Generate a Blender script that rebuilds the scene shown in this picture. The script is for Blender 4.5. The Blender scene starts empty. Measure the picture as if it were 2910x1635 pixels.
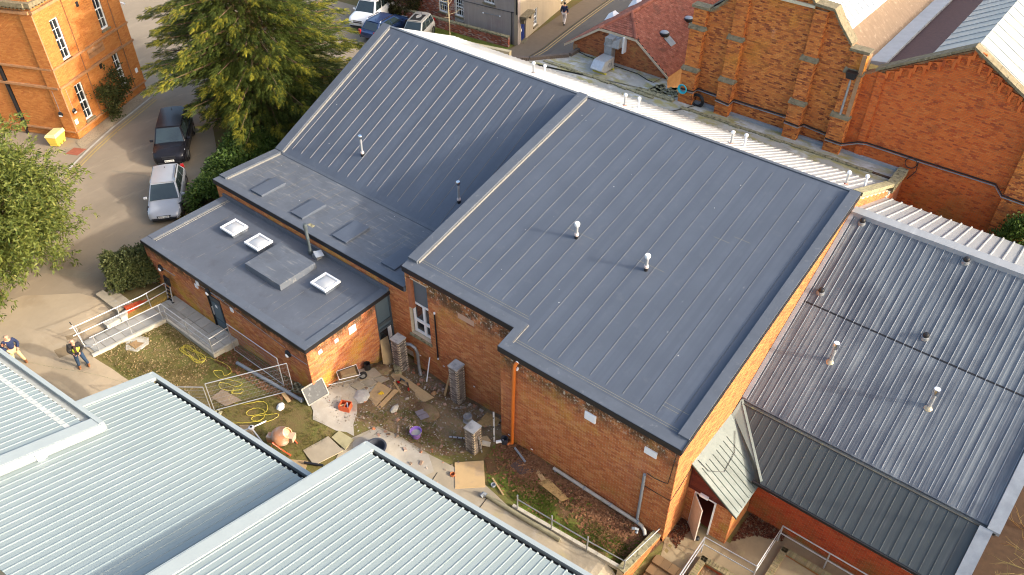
import bpy, bmesh, math, random
import numpy as np
from mathutils import Vector, Matrix
from mathutils.geometry import tessellate_polygon
random.seed(7); rng = np.random.default_rng(7)
SC = bpy.context.scene; COL = SC.collection
R = math.radians; PI = math.pi

# ---------------------------------------------------------------- camera
YAW, PIT, ROLL = R(128.921), R(40.428), R(-0.148)
fw = Vector((math.cos(YAW)*math.cos(PIT), math.sin(YAW)*math.cos(PIT), -math.sin(PIT)))
rt = Vector((math.sin(YAW), -math.cos(YAW), 0)); up = rt.cross(fw)
r2 = rt*math.cos(ROLL) + up*math.sin(ROLL); u2 = r2.cross(fw)
cd = bpy.data.cameras.new('camera'); cam = bpy.data.objects.new('camera', cd); COL.objects.link(cam)
cam.matrix_world = Matrix(((r2.x, u2.x, -fw.x, 0), (r2.y, u2.y, -fw.y, 0), (r2.z, u2.z, -fw.z, 26.0), (0, 0, 0, 1)))
cd.sensor_width = 36; cd.sensor_fit = 'HORIZONTAL'; cd.lens = 36*2309/2910; cd.clip_end = 2000; cd.clip_start = .5
SC.camera = cam
# ---------------------------------------------------------------- sky and sun
SUN_AZ, SUN_EL = R(16.0), R(21.8)          # azimuth counted from +X towards +Y
w = bpy.data.worlds.new('World'); SC.world = w; w.use_nodes = True
nt = w.node_tree; bg = nt.nodes['Background']
sk = nt.nodes.new('ShaderNodeTexSky'); sk.sky_type = 'NISHITA'; sk.sun_disc = False
sk.sun_elevation = SUN_EL; sk.sun_rotation = PI/2 - SUN_AZ; sk.air_density = 1.0; sk.dust_density = 5.0; sk.ozone_density = .6
nt.links.new(sk.outputs[0], bg.inputs[0]); bg.inputs[1].default_value = 0.15
sd = bpy.data.lights.new('sun', 'SUN'); sd.energy = 1.5; sd.angle = R(1.5); sd.color = (1.0, .95, .88)
so = bpy.data.objects.new('sun', sd); COL.objects.link(so)
sv = Vector((math.cos(SUN_AZ)*math.cos(SUN_EL), math.sin(SUN_AZ)*math.cos(SUN_EL), math.sin(SUN_EL)))
so.location = sv*80; so.rotation_euler = sv.to_track_quat('Z', 'Y').to_euler()
vs = SC.view_settings; vs.view_transform = 'Standard'; vs.look = 'None'; vs.exposure = 1.68; vs.gamma = 1; vs.use_curve_mapping = False
SC.cycles.max_bounces = 6; SC.cycles.use_denoising = True; SC.cycles.denoising_prefilter = 'ACCURATE'; SC.cycles.filter_width = 1.1

# ---------------------------------------------------------------- tagging
OFF = {}
def tag(o, label=None, cat=None, group=None, kind=None):
    if label: o['label'] = label
    if cat: o['category'] = cat
    if group: o['group'] = group
    if kind: o['kind'] = kind
    return o
def thing(name, label, cat, loc=(0, 0, 0), group=None, local=False):
    o = bpy.data.objects.new(name, None); COL.objects.link(o); o.location = loc; o.empty_display_size = .2
    OFF[o.name] = Vector((0, 0, 0)) if local else Vector(loc)
    return tag(o, label, cat, group)
def dup(root, loc=None, rz=None, label=None, scale=None):
    r = root.copy(); COL.objects.link(r)
    if loc is not None: r.location = loc
    if rz is not None: r.rotation_euler = (0, 0, rz)
    if scale: r.scale = (scale,)*3
    if label: r['label'] = label
    for ch in list(root.children):
        c = ch.copy(); COL.objects.link(c); c.parent = r
        for g in list(ch.children):
            d = g.copy(); COL.objects.link(d); d.parent = c
    return r

# ---------------------------------------------------------------- mesh builder
class MB:
    def __init__(s): s.v = []; s.f = []
    def add(s, vs, fs):
        b = len(s.v); s.v += [tuple(v) for v in vs]; s.f += [tuple(i+b for i in f) for f in fs]; return s
    def quad(s, a, b, c, d): return s.add((a, b, c, d), ((0, 1, 2, 3),))
    def box(s, x0, x1, y0, y1, z0, z1):
        return s.add(((x0,y0,z0),(x1,y0,z0),(x1,y1,z0),(x0,y1,z0),(x0,y0,z1),(x1,y0,z1),(x1,y1,z1),(x0,y1,z1)),
                     ((0,3,2,1),(4,5,6,7),(0,1,5,4),(1,2,6,5),(2,3,7,6),(3,0,4,7)))
    def hull8(s, a, b):   # two quads (bottom, top) of matching corners
        return s.add(list(a)+list(b), ((0,3,2,1),(4,5,6,7),(0,1,5,4),(1,2,6,5),(2,3,7,6),(3,0,4,7)))
    def obox(s, c, size, rz=0, rx=0, ry=0):
        M_ = Matrix.Translation(c) @ Matrix.Rotation(rz, 4, 'Z') @ Matrix.Rotation(ry, 4, 'Y') @ Matrix.Rotation(rx, 4, 'X')
        x, y, z = size[0]/2, size[1]/2, size[2]/2
        vs = [M_ @ Vector(p) for p in ((-x,-y,-z),(x,-y,-z),(x,y,-z),(-x,y,-z),(-x,-y,z),(x,-y,z),(x,y,z),(-x,y,z))]
        return s.add(vs, ((0,3,2,1),(4,5,6,7),(0,1,5,4),(1,2,6,5),(2,3,7,6),(3,0,4,7)))
    def prism(s, poly, z0, z1):   # poly: list of xy; z0/z1 numbers or functions
        n = len(poly); f0 = z0 if callable(z0) else (lambda x, y: z0); f1 = z1 if callable(z1) else (lambda x, y: z1)
        vs = [(x, y, f0(x, y)) for x, y in poly] + [(x, y, f1(x, y)) for x, y in poly]
        fs = [tuple(range(n-1, -1, -1)), tuple(range(n, 2*n))] + [(i, (i+1) % n, n+(i+1) % n, n+i) for i in range(n)]
        return s.add(vs, fs)
    def cyl(s, p0, p1, r, n=10, r2_=None, cap=True):
        p0, p1 = Vector(p0), Vector(p1); d = (p1-p0).normalized(); a = d.orthogonal().normalized(); b = d.cross(a)
        r2_ = r if r2_ is None else r2_
        vs = [p0+(a*math.cos(2*PI*i/n)+b*math.sin(2*PI*i/n))*r for i in range(n)] + [p1+(a*math.cos(2*PI*i/n)+b*math.sin(2*PI*i/n))*r2_ for i in range(n)]
        fs = [(i, (i+1) % n, n+(i+1) % n, n+i) for i in range(n)]
        if cap: fs += [tuple(range(n-1, -1, -1)), tuple(range(n, 2*n))]
        return s.add(vs, fs)
    def tube(s, path, r, n=6):
        P = [Vector(p) for p in path]; rings = []; prev = None
        for i, p in enumerate(P):
            d = (P[min(i+1, len(P)-1)]-P[max(i-1, 0)]).normalized()
            a = d.orthogonal().normalized() if prev is None else (prev - d*prev.dot(d)).normalized()
            prev = a; b = d.cross(a); rr = r[i] if isinstance(r, (list, tuple)) else r
            rings.append([p+(a*math.cos(2*PI*k/n)+b*math.sin(2*PI*k/n))*rr for k in range(n)])
        vs = [v for q in rings for v in q]; fs = []
        for i in range(len(P)-1):
            fs += [(i*n+k, i*n+(k+1) % n, (i+1)*n+(k+1) % n, (i+1)*n+k) for k in range(n)]
        fs += [tuple(range(n-1, -1, -1)), tuple((len(P)-1)*n+k for k in range(n))]
        return s.add(vs, fs)
    def lathe(s, c, prof, n=14):   # prof: list of (r, z)
        vs = [(c[0]+r*math.cos(2*PI*k/n), c[1]+r*math.sin(2*PI*k/n), c[2]+z) for r, z in prof for k in range(n)]
        m = len(prof); fs = [(i*n+k, i*n+(k+1) % n, (i+1)*n+(k+1) % n, (i+1)*n+k) for i in range(m-1) for k in range(n)]
        fs += [tuple(range(n-1, -1, -1)), tuple((m-1)*n+k for k in range(n))]
        return s.add(vs, fs)
    def ball(s, c, r, n=10, m=6):
        prof = [(max(1e-4, math.sin(PI*i/m)), -math.cos(PI*i/m)) for i in range(m+1)]
        rx, ry, rz = r if isinstance(r, (tuple, list)) else (r, r, r)
        vs = [(c[0]+q*rx*math.cos(2*PI*k/n), c[1]+q*ry*math.sin(2*PI*k/n), c[2]+z*rz) for q, z in prof for k in range(n)]
        fs = [(i*n+k, i*n+(k+1) % n, (i+1)*n+(k+1) % n, (i+1)*n+k) for i in range(m) for k in range(n)]
        return s.add(vs, fs)
    def build(s, name, mat, parent=None, smooth=False, kind=None, bevel=0, off=None):
        me = bpy.data.meshes.new(name); vs = s.v
        o_ = OFF.get(parent.name, Vector((0,0,0))) if parent is not None else Vector((0,0,0))
        if parent is not None and parent.name not in OFF and parent.parent is not None: o_ = OFF.get(parent.parent.name, o_)
        if off is not None: o_ = Vector(off)
        if o_.length: vs = [(v[0]-o_.x, v[1]-o_.y, v[2]-o_.z) for v in vs]
        me.from_pydata(vs, [], s.f); me.update()
        ob = bpy.data.objects.new(name, me); COL.objects.link(ob)
        if off is not None and parent is None: ob.location = off
        if parent is not None: ob.parent = parent
        if mat is not None: me.materials.append(mat)
        if smooth:
            me.polygons.foreach_set('use_smooth', [True]*len(me.polygons))
            try: me.set_sharp_from_angle(angle=R(40 if smooth is True else smooth))
            except Exception: pass
        if bevel:
            b = ob.modifiers.new('bevel', 'BEVEL'); b.width = bevel; b.segments = 2; b.limit_method = 'ANGLE'
        if kind: ob['kind'] = kind
        return ob
def solo(mb, name, mat, label, cat, base, group=None, **k):   # a thing that is one mesh, origin at its base
    o = mb.build(name, mat, None, off=base, **k); return tag(o, label, cat, group)

# ---------------------------------------------------------------- materials
MATS = {}
def srgb(r, g, b): return tuple(((c/255)/12.92 if c/255 <= .04045 else ((c/255+.055)/1.055)**2.4) for c in (r, g, b))
class NT:
    def __init__(s, name):
        s.m = bpy.data.materials.new(name); s.m.use_nodes = True; s.t = s.m.node_tree; s.b = s.t.nodes['Principled BSDF']
        s.geo = s.n('ShaderNodeNewGeometry'); MATS[name] = s.m
    def n(s, t, **k):
        x = s.t.nodes.new(t)
        for a, v in k.items(): setattr(x, a, v)
        return x
    def l(s, a, b): s.t.links.new(a, b)
    def pos(s, stretch=(1, 1, 1), rot=0):
        v = s.n('ShaderNodeMapping'); s.l(s.geo.outputs['Position'], v.inputs[0]); v.inputs['Scale'].default_value = stretch; v.inputs['Rotation'].default_value = (0, 0, rot); return v.outputs[0]
    def noise(s, scale, stretch=None, detail=4, rough=.55, rot=0, off=0):
        x = s.n('ShaderNodeTexNoise'); x.inputs['Scale'].default_value = scale; x.inputs['Detail'].default_value = detail; x.inputs['Roughness'].default_value = rough
        p = s.pos(stretch or (1, 1, 1), rot)
        if off:
            a = s.n('ShaderNodeVectorMath'); a.operation = 'ADD'; a.inputs[1].default_value = (off, off*1.7, off*.6); s.l(p, a.inputs[0]); p = a.outputs[0]
        s.l(p, x.inputs['Vector']); return x.outputs['Fac']
    def ramp(s, fac, lo, hi, a=0, b=1):
        x = s.n('ShaderNodeMapRange'); x.clamp = True; s.l(fac, x.inputs[0])
        for i, v in enumerate((lo, hi, a, b)): x.inputs[i+1].default_value = v
        return x.outputs[0]
    def mix(s, fac, a, b, blend='MIX'):
        x = s.n('ShaderNodeMix'); x.data_type = 'RGBA'; x.blend_type = blend
        for sock, v in ((x.inputs[0], fac), (x.inputs[6], a), (x.inputs[7], b)):
            if isinstance(v, (int, float)): sock.default_value = v
            elif isinstance(v, (tuple, list)): sock.default_value = (*v[:3], 1)
            else: s.l(v, sock)
        return x.outputs[2]
    def math(s, op, a, b=0):
        x = s.n('ShaderNodeMath'); x.operation = op
        for sock, v in ((x.inputs[0], a), (x.inputs[1], b)):
            if isinstance(v, (int, float)): sock.default_value = v
            else: s.l(v, sock)
        return x.outputs[0]
    def rand(s):
        oi = s.n('ShaderNodeObjectInfo'); a = s.math('ADD', s.geo.outputs['Random Per Island'], oi.outputs['Random']); return s.math('FRACT', a)
    def bump(s, fac, strength, dist=.02):
        x = s.n('ShaderNodeBump'); x.inputs['Strength'].default_value = strength; x.inputs['Distance'].default_value = dist; s.l(fac, x.inputs['Height']); s.l(x.outputs[0], s.b.inputs['Normal'])
    def out(s, col, rough=.6, metal=0, spec=.5):
        if isinstance(col, (tuple, list)): s.b.inputs['Base Color'].default_value = (*col[:3], 1)
        else: s.l(col, s.b.inputs['Base Color'])
        if isinstance(rough, (int, float)): s.b.inputs['Roughness'].default_value = rough
        else: s.l(rough, s.b.inputs['Roughness'])
        s.b.inputs['Metallic'].default_value = metal; s.b.inputs['Specular IOR Level'].default_value = spec
        return s.m
def sc(c, k): return tuple(min(1, x*k) for x in c)
def pm(name, base, rough=.6, var=.15, scale=2.5, metal=0, spec=.4, bump=0, bs=40, stains=(), stretch=None, isl=0, rot=0):
    """plain surface: base colour with fine and coarse variation and a list of stains (colour, scale, lo, hi, amount, stretch)"""
    s = NT(name); f = s.noise(scale, stretch, rot=rot); g = s.noise(scale*7.3, stretch, 3, rot=rot, off=3.1)
    col = s.mix(s.ramp(f, .3, .7), sc(base, 1-var), sc(base, 1+var)); col = s.mix(s.ramp(g, .3, .7, 0, .5), col, sc(base, 1-var*.8))
    if isl:
        r_ = s.rand(); col = s.mix(isl, col, s.mix(r_, sc(base, .55), sc(base, 1.45)))
    for i, (c, k, lo, hi, am, *st) in enumerate(stains):
        h = s.noise(k, st[0] if st else None, 5, .62, rot=rot, off=11.7*(i+1)); col = s.mix(s.ramp(h, lo, hi, 0, am), col, c)
    if bump: s.bump(s.noise(bs, None, 3), bump, .01)
    return s.out(col, rough, metal, spec)
def brickmat(name, cols, stains=(), rough=.85):
    s = NT(name); r_ = s.rand(); cr = s.n('ShaderNodeValToRGB'); s.l(r_, cr.inputs[0]); cr.color_ramp.interpolation = 'LINEAR'
    el = cr.color_ramp.elements; el[0].position = 0; el[0].color = (*cols[0], 1); el[1].position = 1; el[1].color = (*cols[-1], 1)
    for i, c in enumerate(cols[1:-1]): e = el.new((i+1)/(len(cols)-1)); e.color = (*c, 1)
    g = s.noise(23, None, 3); col = s.mix(s.ramp(g, .3, .75, 0, .35), cr.outputs[0], sc(cols[len(cols)//2], .6))
    for i, (c, k, lo, hi, am, *st) in enumerate(stains):
        h = s.noise(k, st[0] if st and st[0] else None, 5, .65, off=7.3*(i+1)); fac = s.ramp(h, lo, hi, 0, am)
        if len(st) > 1:   # keep the stain to a height band (z0 -> z1)
            sp = s.n('ShaderNodeSeparateXYZ'); s.l(s.geo.outputs['Position'], sp.inputs[0])
            fac = s.math('MULTIPLY', fac, s.ramp(sp.outputs[2], st[1][0], st[1][1]))
        col = s.mix(fac, col, c)
    s.bump(s.noise(60, None, 2), .25, .004)
    return s.out(col, rough, 0, .25)
# ---------------------------------------------------------------- palette
m_membrane = pm('roof_membrane_grey', (.082,.097,.124), .5, .1, .7, spec=.35, bump=.2, bs=1.3, stains=(((.068,.081,.106), 1.0, .46, .58, .6, (2.1,.02,.02)), ((.14,.15,.165), 2.1, .58, .75, .25), ((.066,.078,.1), .5, .55, .75, .3)))
m_memold = pm('weathered_membrane', (.098,.11,.13), .55, .16, 1.4, spec=.35, stains=(((.3,.29,.26), 2.6, .55, .72, .5, (.35,2.2,1)), ((.07,.075,.085), 1.1, .55, .72, .55), ((.33,.27,.13), 3.5, .66, .76, .45, (.3,2,1))))
m_annexroof = pm('annex_membrane', (.09,.1,.12), .5, .14, .8, spec=.35, stains=(((.27,.25,.2), 3.1, .63, .76, .5, (1.8,.4,1)), ((.05,.05,.055), .8, .56, .74, .55), ((.2,.2,.2), 12, .62, .75, .3)))
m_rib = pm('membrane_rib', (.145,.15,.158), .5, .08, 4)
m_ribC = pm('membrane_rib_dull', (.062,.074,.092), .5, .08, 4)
m_kerb = pm('kerb_membrane', (.09,.103,.125), .5, .12, 1.6, stains=(((.3,.3,.29), 4, .6, .78, .35),))
m_kerbline = pm('pale_kerb_strip', (.19,.185,.175), .55, .2, 5)  # paler strip along the inner edge of the kerbs
m_drip = pm('black_drip_trim', (.012,.012,.014), .5, .2, 6)
m_white = pm('white_paint', (.78,.78,.76), .45, .05, 5)
m_whitep = pm('white_plastic', (.8,.8,.8), .35, .03, 6)
m_black = pm('black_plastic', (.015,.015,.017), .4, .2, 9)
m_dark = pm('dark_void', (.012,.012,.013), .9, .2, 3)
m_glassd = pm('dark_window_glass', (.02,.024,.028), .06, .2, 2, spec=.9)
m_panel = pm('blue_grey_panel', (.085,.125,.15), .4, .06, 2)
m_frame = pm('grey_metal_frame', (.06,.075,.085), .4, .08, 4)
m_galv = pm('galvanised_steel', (.5,.51,.52), .38, .12, 9, metal=.6)
m_galvd = pm('dull_galvanised', (.3,.31,.32), .45, .2, 5, metal=.5, stains=(((.12,.12,.12), 4, .55, .72, .5),))
m_steel = pm('polished_steel', (.75,.75,.76), .18, .06, 8, metal=1)
m_lead = pm('lead_flashing', (.28,.3,.32), .5, .15, 4)
m_mortar = pm('mortar', (.56,.46,.33), .9, .15, 8, stains=(((.2,.17,.1), 1.3, .55, .75, .5),))
m_mortard = pm('dark_mortar', (.3,.2,.12), .9, .2, 6)
m_mortvic = pm('aged_mortar', (.33,.19,.1), .9, .2, 6)
O1, O2, O3, O4 = (.55,.2,.075), (.47,.15,.055), (.6,.27,.105), (.34,.1,.045)
m_brick = brickmat('hall_brick', [O4, O2, O1, O3, (.43,.15,.05), O2], stains=(
    ((.5,.2,.12), .6, .55, .7, .4), ((.58,.36,.06), .8, .52, .66, .6, (1,1,.8), (1.4,2.9)), ((.36,.3,.04), 1.1, .54, .68, .55, None, (.2,-1.1)),
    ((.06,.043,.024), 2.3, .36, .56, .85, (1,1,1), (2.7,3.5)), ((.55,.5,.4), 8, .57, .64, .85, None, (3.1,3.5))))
m_brickY = brickmat('hall_brick_sun_side', [O4, O2, (.46,.19,.065), (.48,.22,.075), O2], stains=(((.5,.34,.04), .7, .5, .7, .6, None, (2.2,-1.0)), ((.16,.1,.04), 2.4, .58, .72, .5)))  # same brick as the front, palette darkened to offset sun on side walls
m_brickA = brickmat('annex_brick', [O4, O2, O1, O3, (.42,.15,.09), O2], stains=(
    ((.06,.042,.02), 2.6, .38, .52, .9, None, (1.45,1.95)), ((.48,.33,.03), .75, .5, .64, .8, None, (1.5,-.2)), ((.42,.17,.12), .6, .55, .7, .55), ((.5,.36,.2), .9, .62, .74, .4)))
m_brickR = brickmat('red_hall_brick', [(.44,.07,.024), (.5,.09,.03), (.36,.05,.018), (.46,.1,.035), (.3,.045,.02)], stains=(((.14,.12,.03), .9, .42, .62, .75, None, (.1,-1.5)),))
m_brickV = brickmat('victorian_brick', [(.16,.04,.02), (.5,.15,.04), (.6,.2,.045), (.66,.26,.07), (.52,.15,.04), (.62,.23,.055), (.2,.05,.025), (.58,.19,.05)], stains=(
    ((.55,.25,.03), .3, .5, .66, .75, None, (5.5,8.5)), ((.12,.055,.03), .8, .58, .75, .5), ((.5,.34,.28), .7, .66, .76, .45, None, (8.0,10.0))))
m_brickW = brickmat('gable_brick', [(.4,.075,.025), (.56,.13,.03), (.62,.16,.038), (.58,.13,.03), (.64,.19,.05), (.3,.06,.025)], stains=(((.24,.2,.05), .8, .45, .62, .7, None, (4.2,1.8)), ((.2,.05,.02), 1.1, .58, .74, .5)))
m_brickL = brickmat('house_brick', [(.4,.13,.034), (.48,.18,.045), (.54,.22,.06), (.44,.15,.036), (.5,.2,.05)], stains=(((.36,.1,.03), .5, .52, .7, .4),))
m_brickS = brickmat('lean_brick', [(.16,.05,.03), (.36,.12,.05), (.44,.16,.06), (.4,.13,.05), (.3,.09,.04)], stains=(((.4,.26,.08), .7, .55, .7, .5),))
m_brickP = brickmat('pier_brick', [(.07,.055,.045), (.26,.22,.19), (.12,.095,.08), (.38,.34,.3), (.09,.07,.06), (.16,.13,.11), (.3,.25,.21)])
m_conc = pm('pale_concrete', (.34,.29,.21), .85, .15, 1.3, bump=.3, stains=(((.23,.2,.15), .7, .5, .7, .6), ((.37,.34,.29), 2.2, .58, .72, .5), ((.33,.29,.12), 1.5, .6, .74, .5)))
m_concW = pm('bright_concrete', (.38,.345,.285), .85, .14, 1.7, bump=.3, stains=(((.32,.27,.2), 1.1, .5, .68, .6), ((.42,.4,.36), 3, .56, .7, .6)))
m_slabs = pm('paving_slab', (.33,.32,.29), .8, .1, 3, isl=.35, stains=(((.22,.21,.18), 2.2, .5, .7, .5),))
m_kerbst = pm('concrete_edging', (.46,.43,.36), .85, .12, 4, stains=(((.25,.22,.15), 2, .5, .7, .5),))
m_moss = pm('mossy_stone', (.3,.27,.16), .9, .3, 5, bump=.5, stains=(((.06,.055,.03), 6, .5, .64, .8), ((.5,.46,.36), 9, .6, .7, .6)))
m_wood = pm('raw_timber', (.46,.31,.15), .75, .15, 3, stretch=(1,6,1), stains=(((.28,.19,.1), 2, .52, .7, .5),))
m_ply = pm('plywood', (.44,.31,.16), .75, .12, 2, stretch=(1,4,1), stains=(((.25,.18,.11), 2.2, .5, .66, .65), ((.55,.45,.32), 3, .6, .72, .4)))
m_osb = pm('wet_osb', (.44,.28,.11), .7, .25, 9, stains=(((.12,.08,.03), 2, .52, .66, .7),))
m_orange = pm('orange_pipe', (.62,.16,.025), .35, .06, 4)
m_greyp = pm('grey_plastic_pipe', (.24,.27,.3), .4, .1, 4)
m_palepipe = pm('dirty_pale_pipe', (.42,.4,.36), .55, .12, 4, stains=(((.22,.2,.14), 3, .5, .7, .6),))

# ---------------------------------------------------------------- terrain
CP = np.array([(-33,6,0),(-31.2,8.3,0),(-33,12,0),(-34,9,0),(-36,15,0),(-40,16,0),(-45,20,0),(-50,20,0),(-45,30,0),(-36,40,0),(-45,45,0),(-55,40,0),(-38,4,0),(-31,4,0),(-28,4,-0.1),(-30,7,-0.02),(-34.5,17,-0.1),(-33.9,13.4,-0.35),(-36,20,0),(-35,26,0),(-30.6,9.3,-0.12),(-30.4,10.6,-0.32),(-30.2,11.6,-0.46),(-28.7,11.7,-0.5),(-27.2,11.7,-0.54),(-26.9,13.1,-0.69),(-24.6,13.1,-0.6),(-22.5,13.1,-0.5),(-21.6,13.1,-0.47),(-28,9,-0.3),(-25.5,10,-0.45),(-23,10.5,-0.5),(-24,8,-0.5),(-21,11.5,-0.55),(-20,9,-0.7),(-21.6,14,-0.5),(-21.6,15.3,-0.7),(-21.6,16,-0.95),(-21.6,17,-1.35),(-21.5,17.9,-1.6),(-20.2,18,-1.65),(-18.6,18,-1.7),(-17.3,18,-1.7),(-16.1,18,-1.65),(-15,18,-1.5),(-14.4,17,-1.15),(-12.6,17,-1.1),(-10,17,-1.1),(-7.6,17,-1.15),(-6.4,17,-1.45),(-19.5,14,-0.7),(-18,13,-0.8),(-19,15.5,-1),(-18,16.5,-1.3),(-16,16,-1.2),(-16,14,-1),(-13,14,-1.1),(-10,14,-1.1),(-8,15,-1.12),(-14,12,-1),(-11,11.5,-1.1),(-9,12.5,-1.12),(-7.8,14.6,-1.15),(-8,9,-1.3),(-14,8,-1.1),(-6.3,17.5,-1.65),(-6.3,18.4,-1.65),(-5,18,-1.65),(-4,20.3,-1.65),(-3,19,-1.65),(0,20,-1.7),(3,20,-1.7),(-5,16.6,-1.8),(-3,16,-1.7),(0,16,-1.75),(3,16,-1.8),(-5,14.5,-2.6),(-6.2,14.3,-2.7),(-5.7,15.5,-2.35),(-5.7,16.3,-2.0),(-31.5,9.4,-.3),(-31.5,10.8,-.5),(-31.5,12.5,-.75),(-29,12.6,-.75),(-3,13,-2.1),(0,12,-2.1),(4,24,-1.8),(5,30,-1.8),(0,45,-1.5),(4,40,-1.5),(10,20,-2),(-20,60,0),(0,70,-0.5),(-60,0,0),(-60,60,0),(-30,50,0),(-36,50,0),(-25,-5,-0.5),(0,0,-1.5)])
def gzn(x, y):
    x = np.asarray(x, float); y = np.asarray(y, float); s = np.zeros_like(x); w_ = np.zeros_like(x)
    for a, b, c in CP:
        d = 1/((x-a)**2+(y-b)**2+.15)**1.6; s += c*d; w_ += d
    return s/w_
def gz(x, y): return float(gzn(np.array([x]), np.array([y]))[0])
def Gp(x, y, dz=0): return Vector((x, y, gz(x, y)+dz))

def grid_mesh(name, xs, ys, mat, off=0.0):
    X, Y = np.meshgrid(xs, ys); Z = gzn(X.ravel(), Y.ravel())+off
    V = np.stack([X.ravel(), Y.ravel(), Z], 1); nx, ny = len(xs), len(ys)
    i = (np.arange(ny-1)[:, None]*nx+np.arange(nx-1)[None, :]).ravel(); F = np.stack([i, i+1, i+nx+1, i+nx], 1)
    me = bpy.data.meshes.new(name); me.from_pydata(V.tolist(), [], F.tolist()); me.materials.append(mat)
    o = bpy.data.objects.new(name, me); COL.objects.link(o); return o
def inpoly(x, y, P):
    c = False; j = len(P)-1
    for i in range(len(P)):
        if (P[i][1] > y) != (P[j][1] > y) and x < (P[j][0]-P[i][0])*(y-P[i][1])/(P[j][1]-P[i][1])+P[i][0]: c = not c
        j = i
    return c
def ragged(P, amp, seg):   # roughen the outline of a patch of ground
    out = []
    for i, a in enumerate(P):
        b = P[(i+1) % len(P)]; L = math.dist(a, b); n = max(1, int(L/seg))
        for k in range(n):
            t = k/n; out.append((a[0]+(b[0]-a[0])*t+random.uniform(-amp, amp), a[1]+(b[1]-a[1])*t+random.uniform(-amp, amp)))
    return out
def sheet(name, poly, mat, off, step=.25, kind='structure', parent=None):
    bm = bmesh.new(); bv = [bm.verts.new((x, y, 0)) for x, y in poly]
    for t3 in tessellate_polygon([[Vector((x, y, 0)) for x, y in poly]]): bm.faces.new([bv[i] for i in t3])
    xs = [p[0] for p in poly]; ys = [p[1] for p in poly]
    for ax, lo, hi in ((0, min(xs), max(xs)), (1, min(ys), max(ys))):
        k = math.ceil(lo/step)*step
        while k < hi:
            co = [0, 0, 0]; no = [0, 0, 0]; co[ax] = k; no[ax] = 1
            bmesh.ops.bisect_plane(bm, geom=bm.verts[:]+bm.edges[:]+bm.faces[:], plane_co=co, plane_no=no, dist=1e-5); k += step
    bmesh.ops.recalc_face_normals(bm, faces=bm.faces)
    z = gzn([v.co.x for v in bm.verts], [v.co.y for v in bm.verts])
    for v, q in zip(bm.verts, z): v.co.z = q+off
    for f in bm.faces:
        if f.normal.z < 0: f.normal_flip()
    me = bpy.data.meshes.new(name); bm.to_mesh(me); bm.free(); me.materials.append(mat)
    o = bpy.data.objects.new(name, me); COL.objects.link(o)
    if kind: o['kind'] = kind
    if parent: o.parent = parent
    return o

# base ground: rough turf and soil
s = NT('turf'); a = s.noise(.55, None, 5, .6); b = s.noise(5, None, 4, .65, off=4); c = s.noise(26, None, 3, off=9)
col = s.mix(s.ramp(a, .4, .62), (.15,.112,.045), (.125,.135,.034)); col = s.mix(s.ramp(b, .45, .66, 0, .75), col, (.16,.105,.05)); col = s.mix(s.ramp(c, .5, .68, 0, .5), col, (.22,.18,.075))
s.bump(s.noise(30, None, 4), .7, .03); m_turf = s.out(col, .95, 0, .15)
s = NT('mud'); a = s.noise(.9, None, 5, .6); b = s.noise(6, None, 4, .65, off=4); c = s.noise(40, None, 3, off=9)
col = s.mix(s.ramp(a, .4, .6), (.13,.075,.038), (.25,.17,.095)); col = s.mix(s.ramp(b, .5, .66, 0, .7), col, (.15,.15,.04)); col = s.mix(s.ramp(c, .58, .68, 0, .6), col, (.38,.33,.26))
s.bump(s.noise(18, None, 5), .8, .05); m_mud = s.out(col, .9, 0, .25)
s = NT('mossy_verge'); a = s.noise(.8, None, 4, .6, off=2); b = s.noise(7, None, 4, .65, off=4); c = s.noise(40, None, 3, off=9)
col = s.mix(s.ramp(a, .42, .56), (.13,.075,.04), (.12,.175,.025)); col = s.mix(s.ramp(b, .5, .64, 0, .8), col, (.13,.065,.03)); col = s.mix(s.ramp(c, .6, .7, 0, .6), col, (.3,.2,.1))
s.bump(s.noise(30, None, 4), .7, .03); m_verge = s.out(col, .95, 0, .15)
m_tarmac = pm('dusty_tarmac', (.275,.218,.15), .9, .1, .45, bump=.35, bs=90, stains=(((.195,.155,.108), .35, .5, .7, .6, (1,.5,1)), ((.36,.29,.2), 1.6, .58, .74, .6, (1,.3,1)), ((.12,.1,.078), 3, .66, .76, .4)), rot=.7)
m_apron = pm('apron_concrete', (.36,.285,.19), .9, .09, .6, bump=.3, bs=80, stains=(((.26,.195,.12), .5, .5, .68, .6), ((.36,.31,.23), 1.6, .6, .74, .5)), rot=.7)
m_road = pm('road_asphalt', (.105,.1,.095), .9, .1, .6, bump=.3, bs=90, stains=(((.075,.07,.066), .8, .5, .7, .6, (3,.3,1)),), rot=.15)
m_paver = pm('brick_pavers', (.17,.13,.09), .9, .15, 3, isl=.4)
m_grass = pm('lawn_grass', (.16,.19,.03), .95, .2, 1.2, bump=.6, bs=50, stains=(((.2,.19,.05), 4, .55, .7, .6),))
m_yellow = pm('road_line_yellow', (.4,.29,.11), .8, .15, 3, stains=(((.18,.15,.1), 5, .55, .68, .7),))

xs = np.unique(np.concatenate([np.linspace(-400, -72, 12), np.arange(-72, -36, 1.0), np.arange(-36, 2.01, .25), np.arange(3, 14, 1.0), np.linspace(14, 400, 12)]))
ys = np.unique(np.concatenate([np.linspace(-400, -6, 12), np.arange(-6, 6, 1.0), np.arange(6, 21.01, .25), np.arange(22, 62, 1.0), np.linspace(62, 500, 12)]))
ground = tag(grid_mesh('ground', xs, ys, m_turf), 'rough turf and soil around the buildings', kind='structure')

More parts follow.
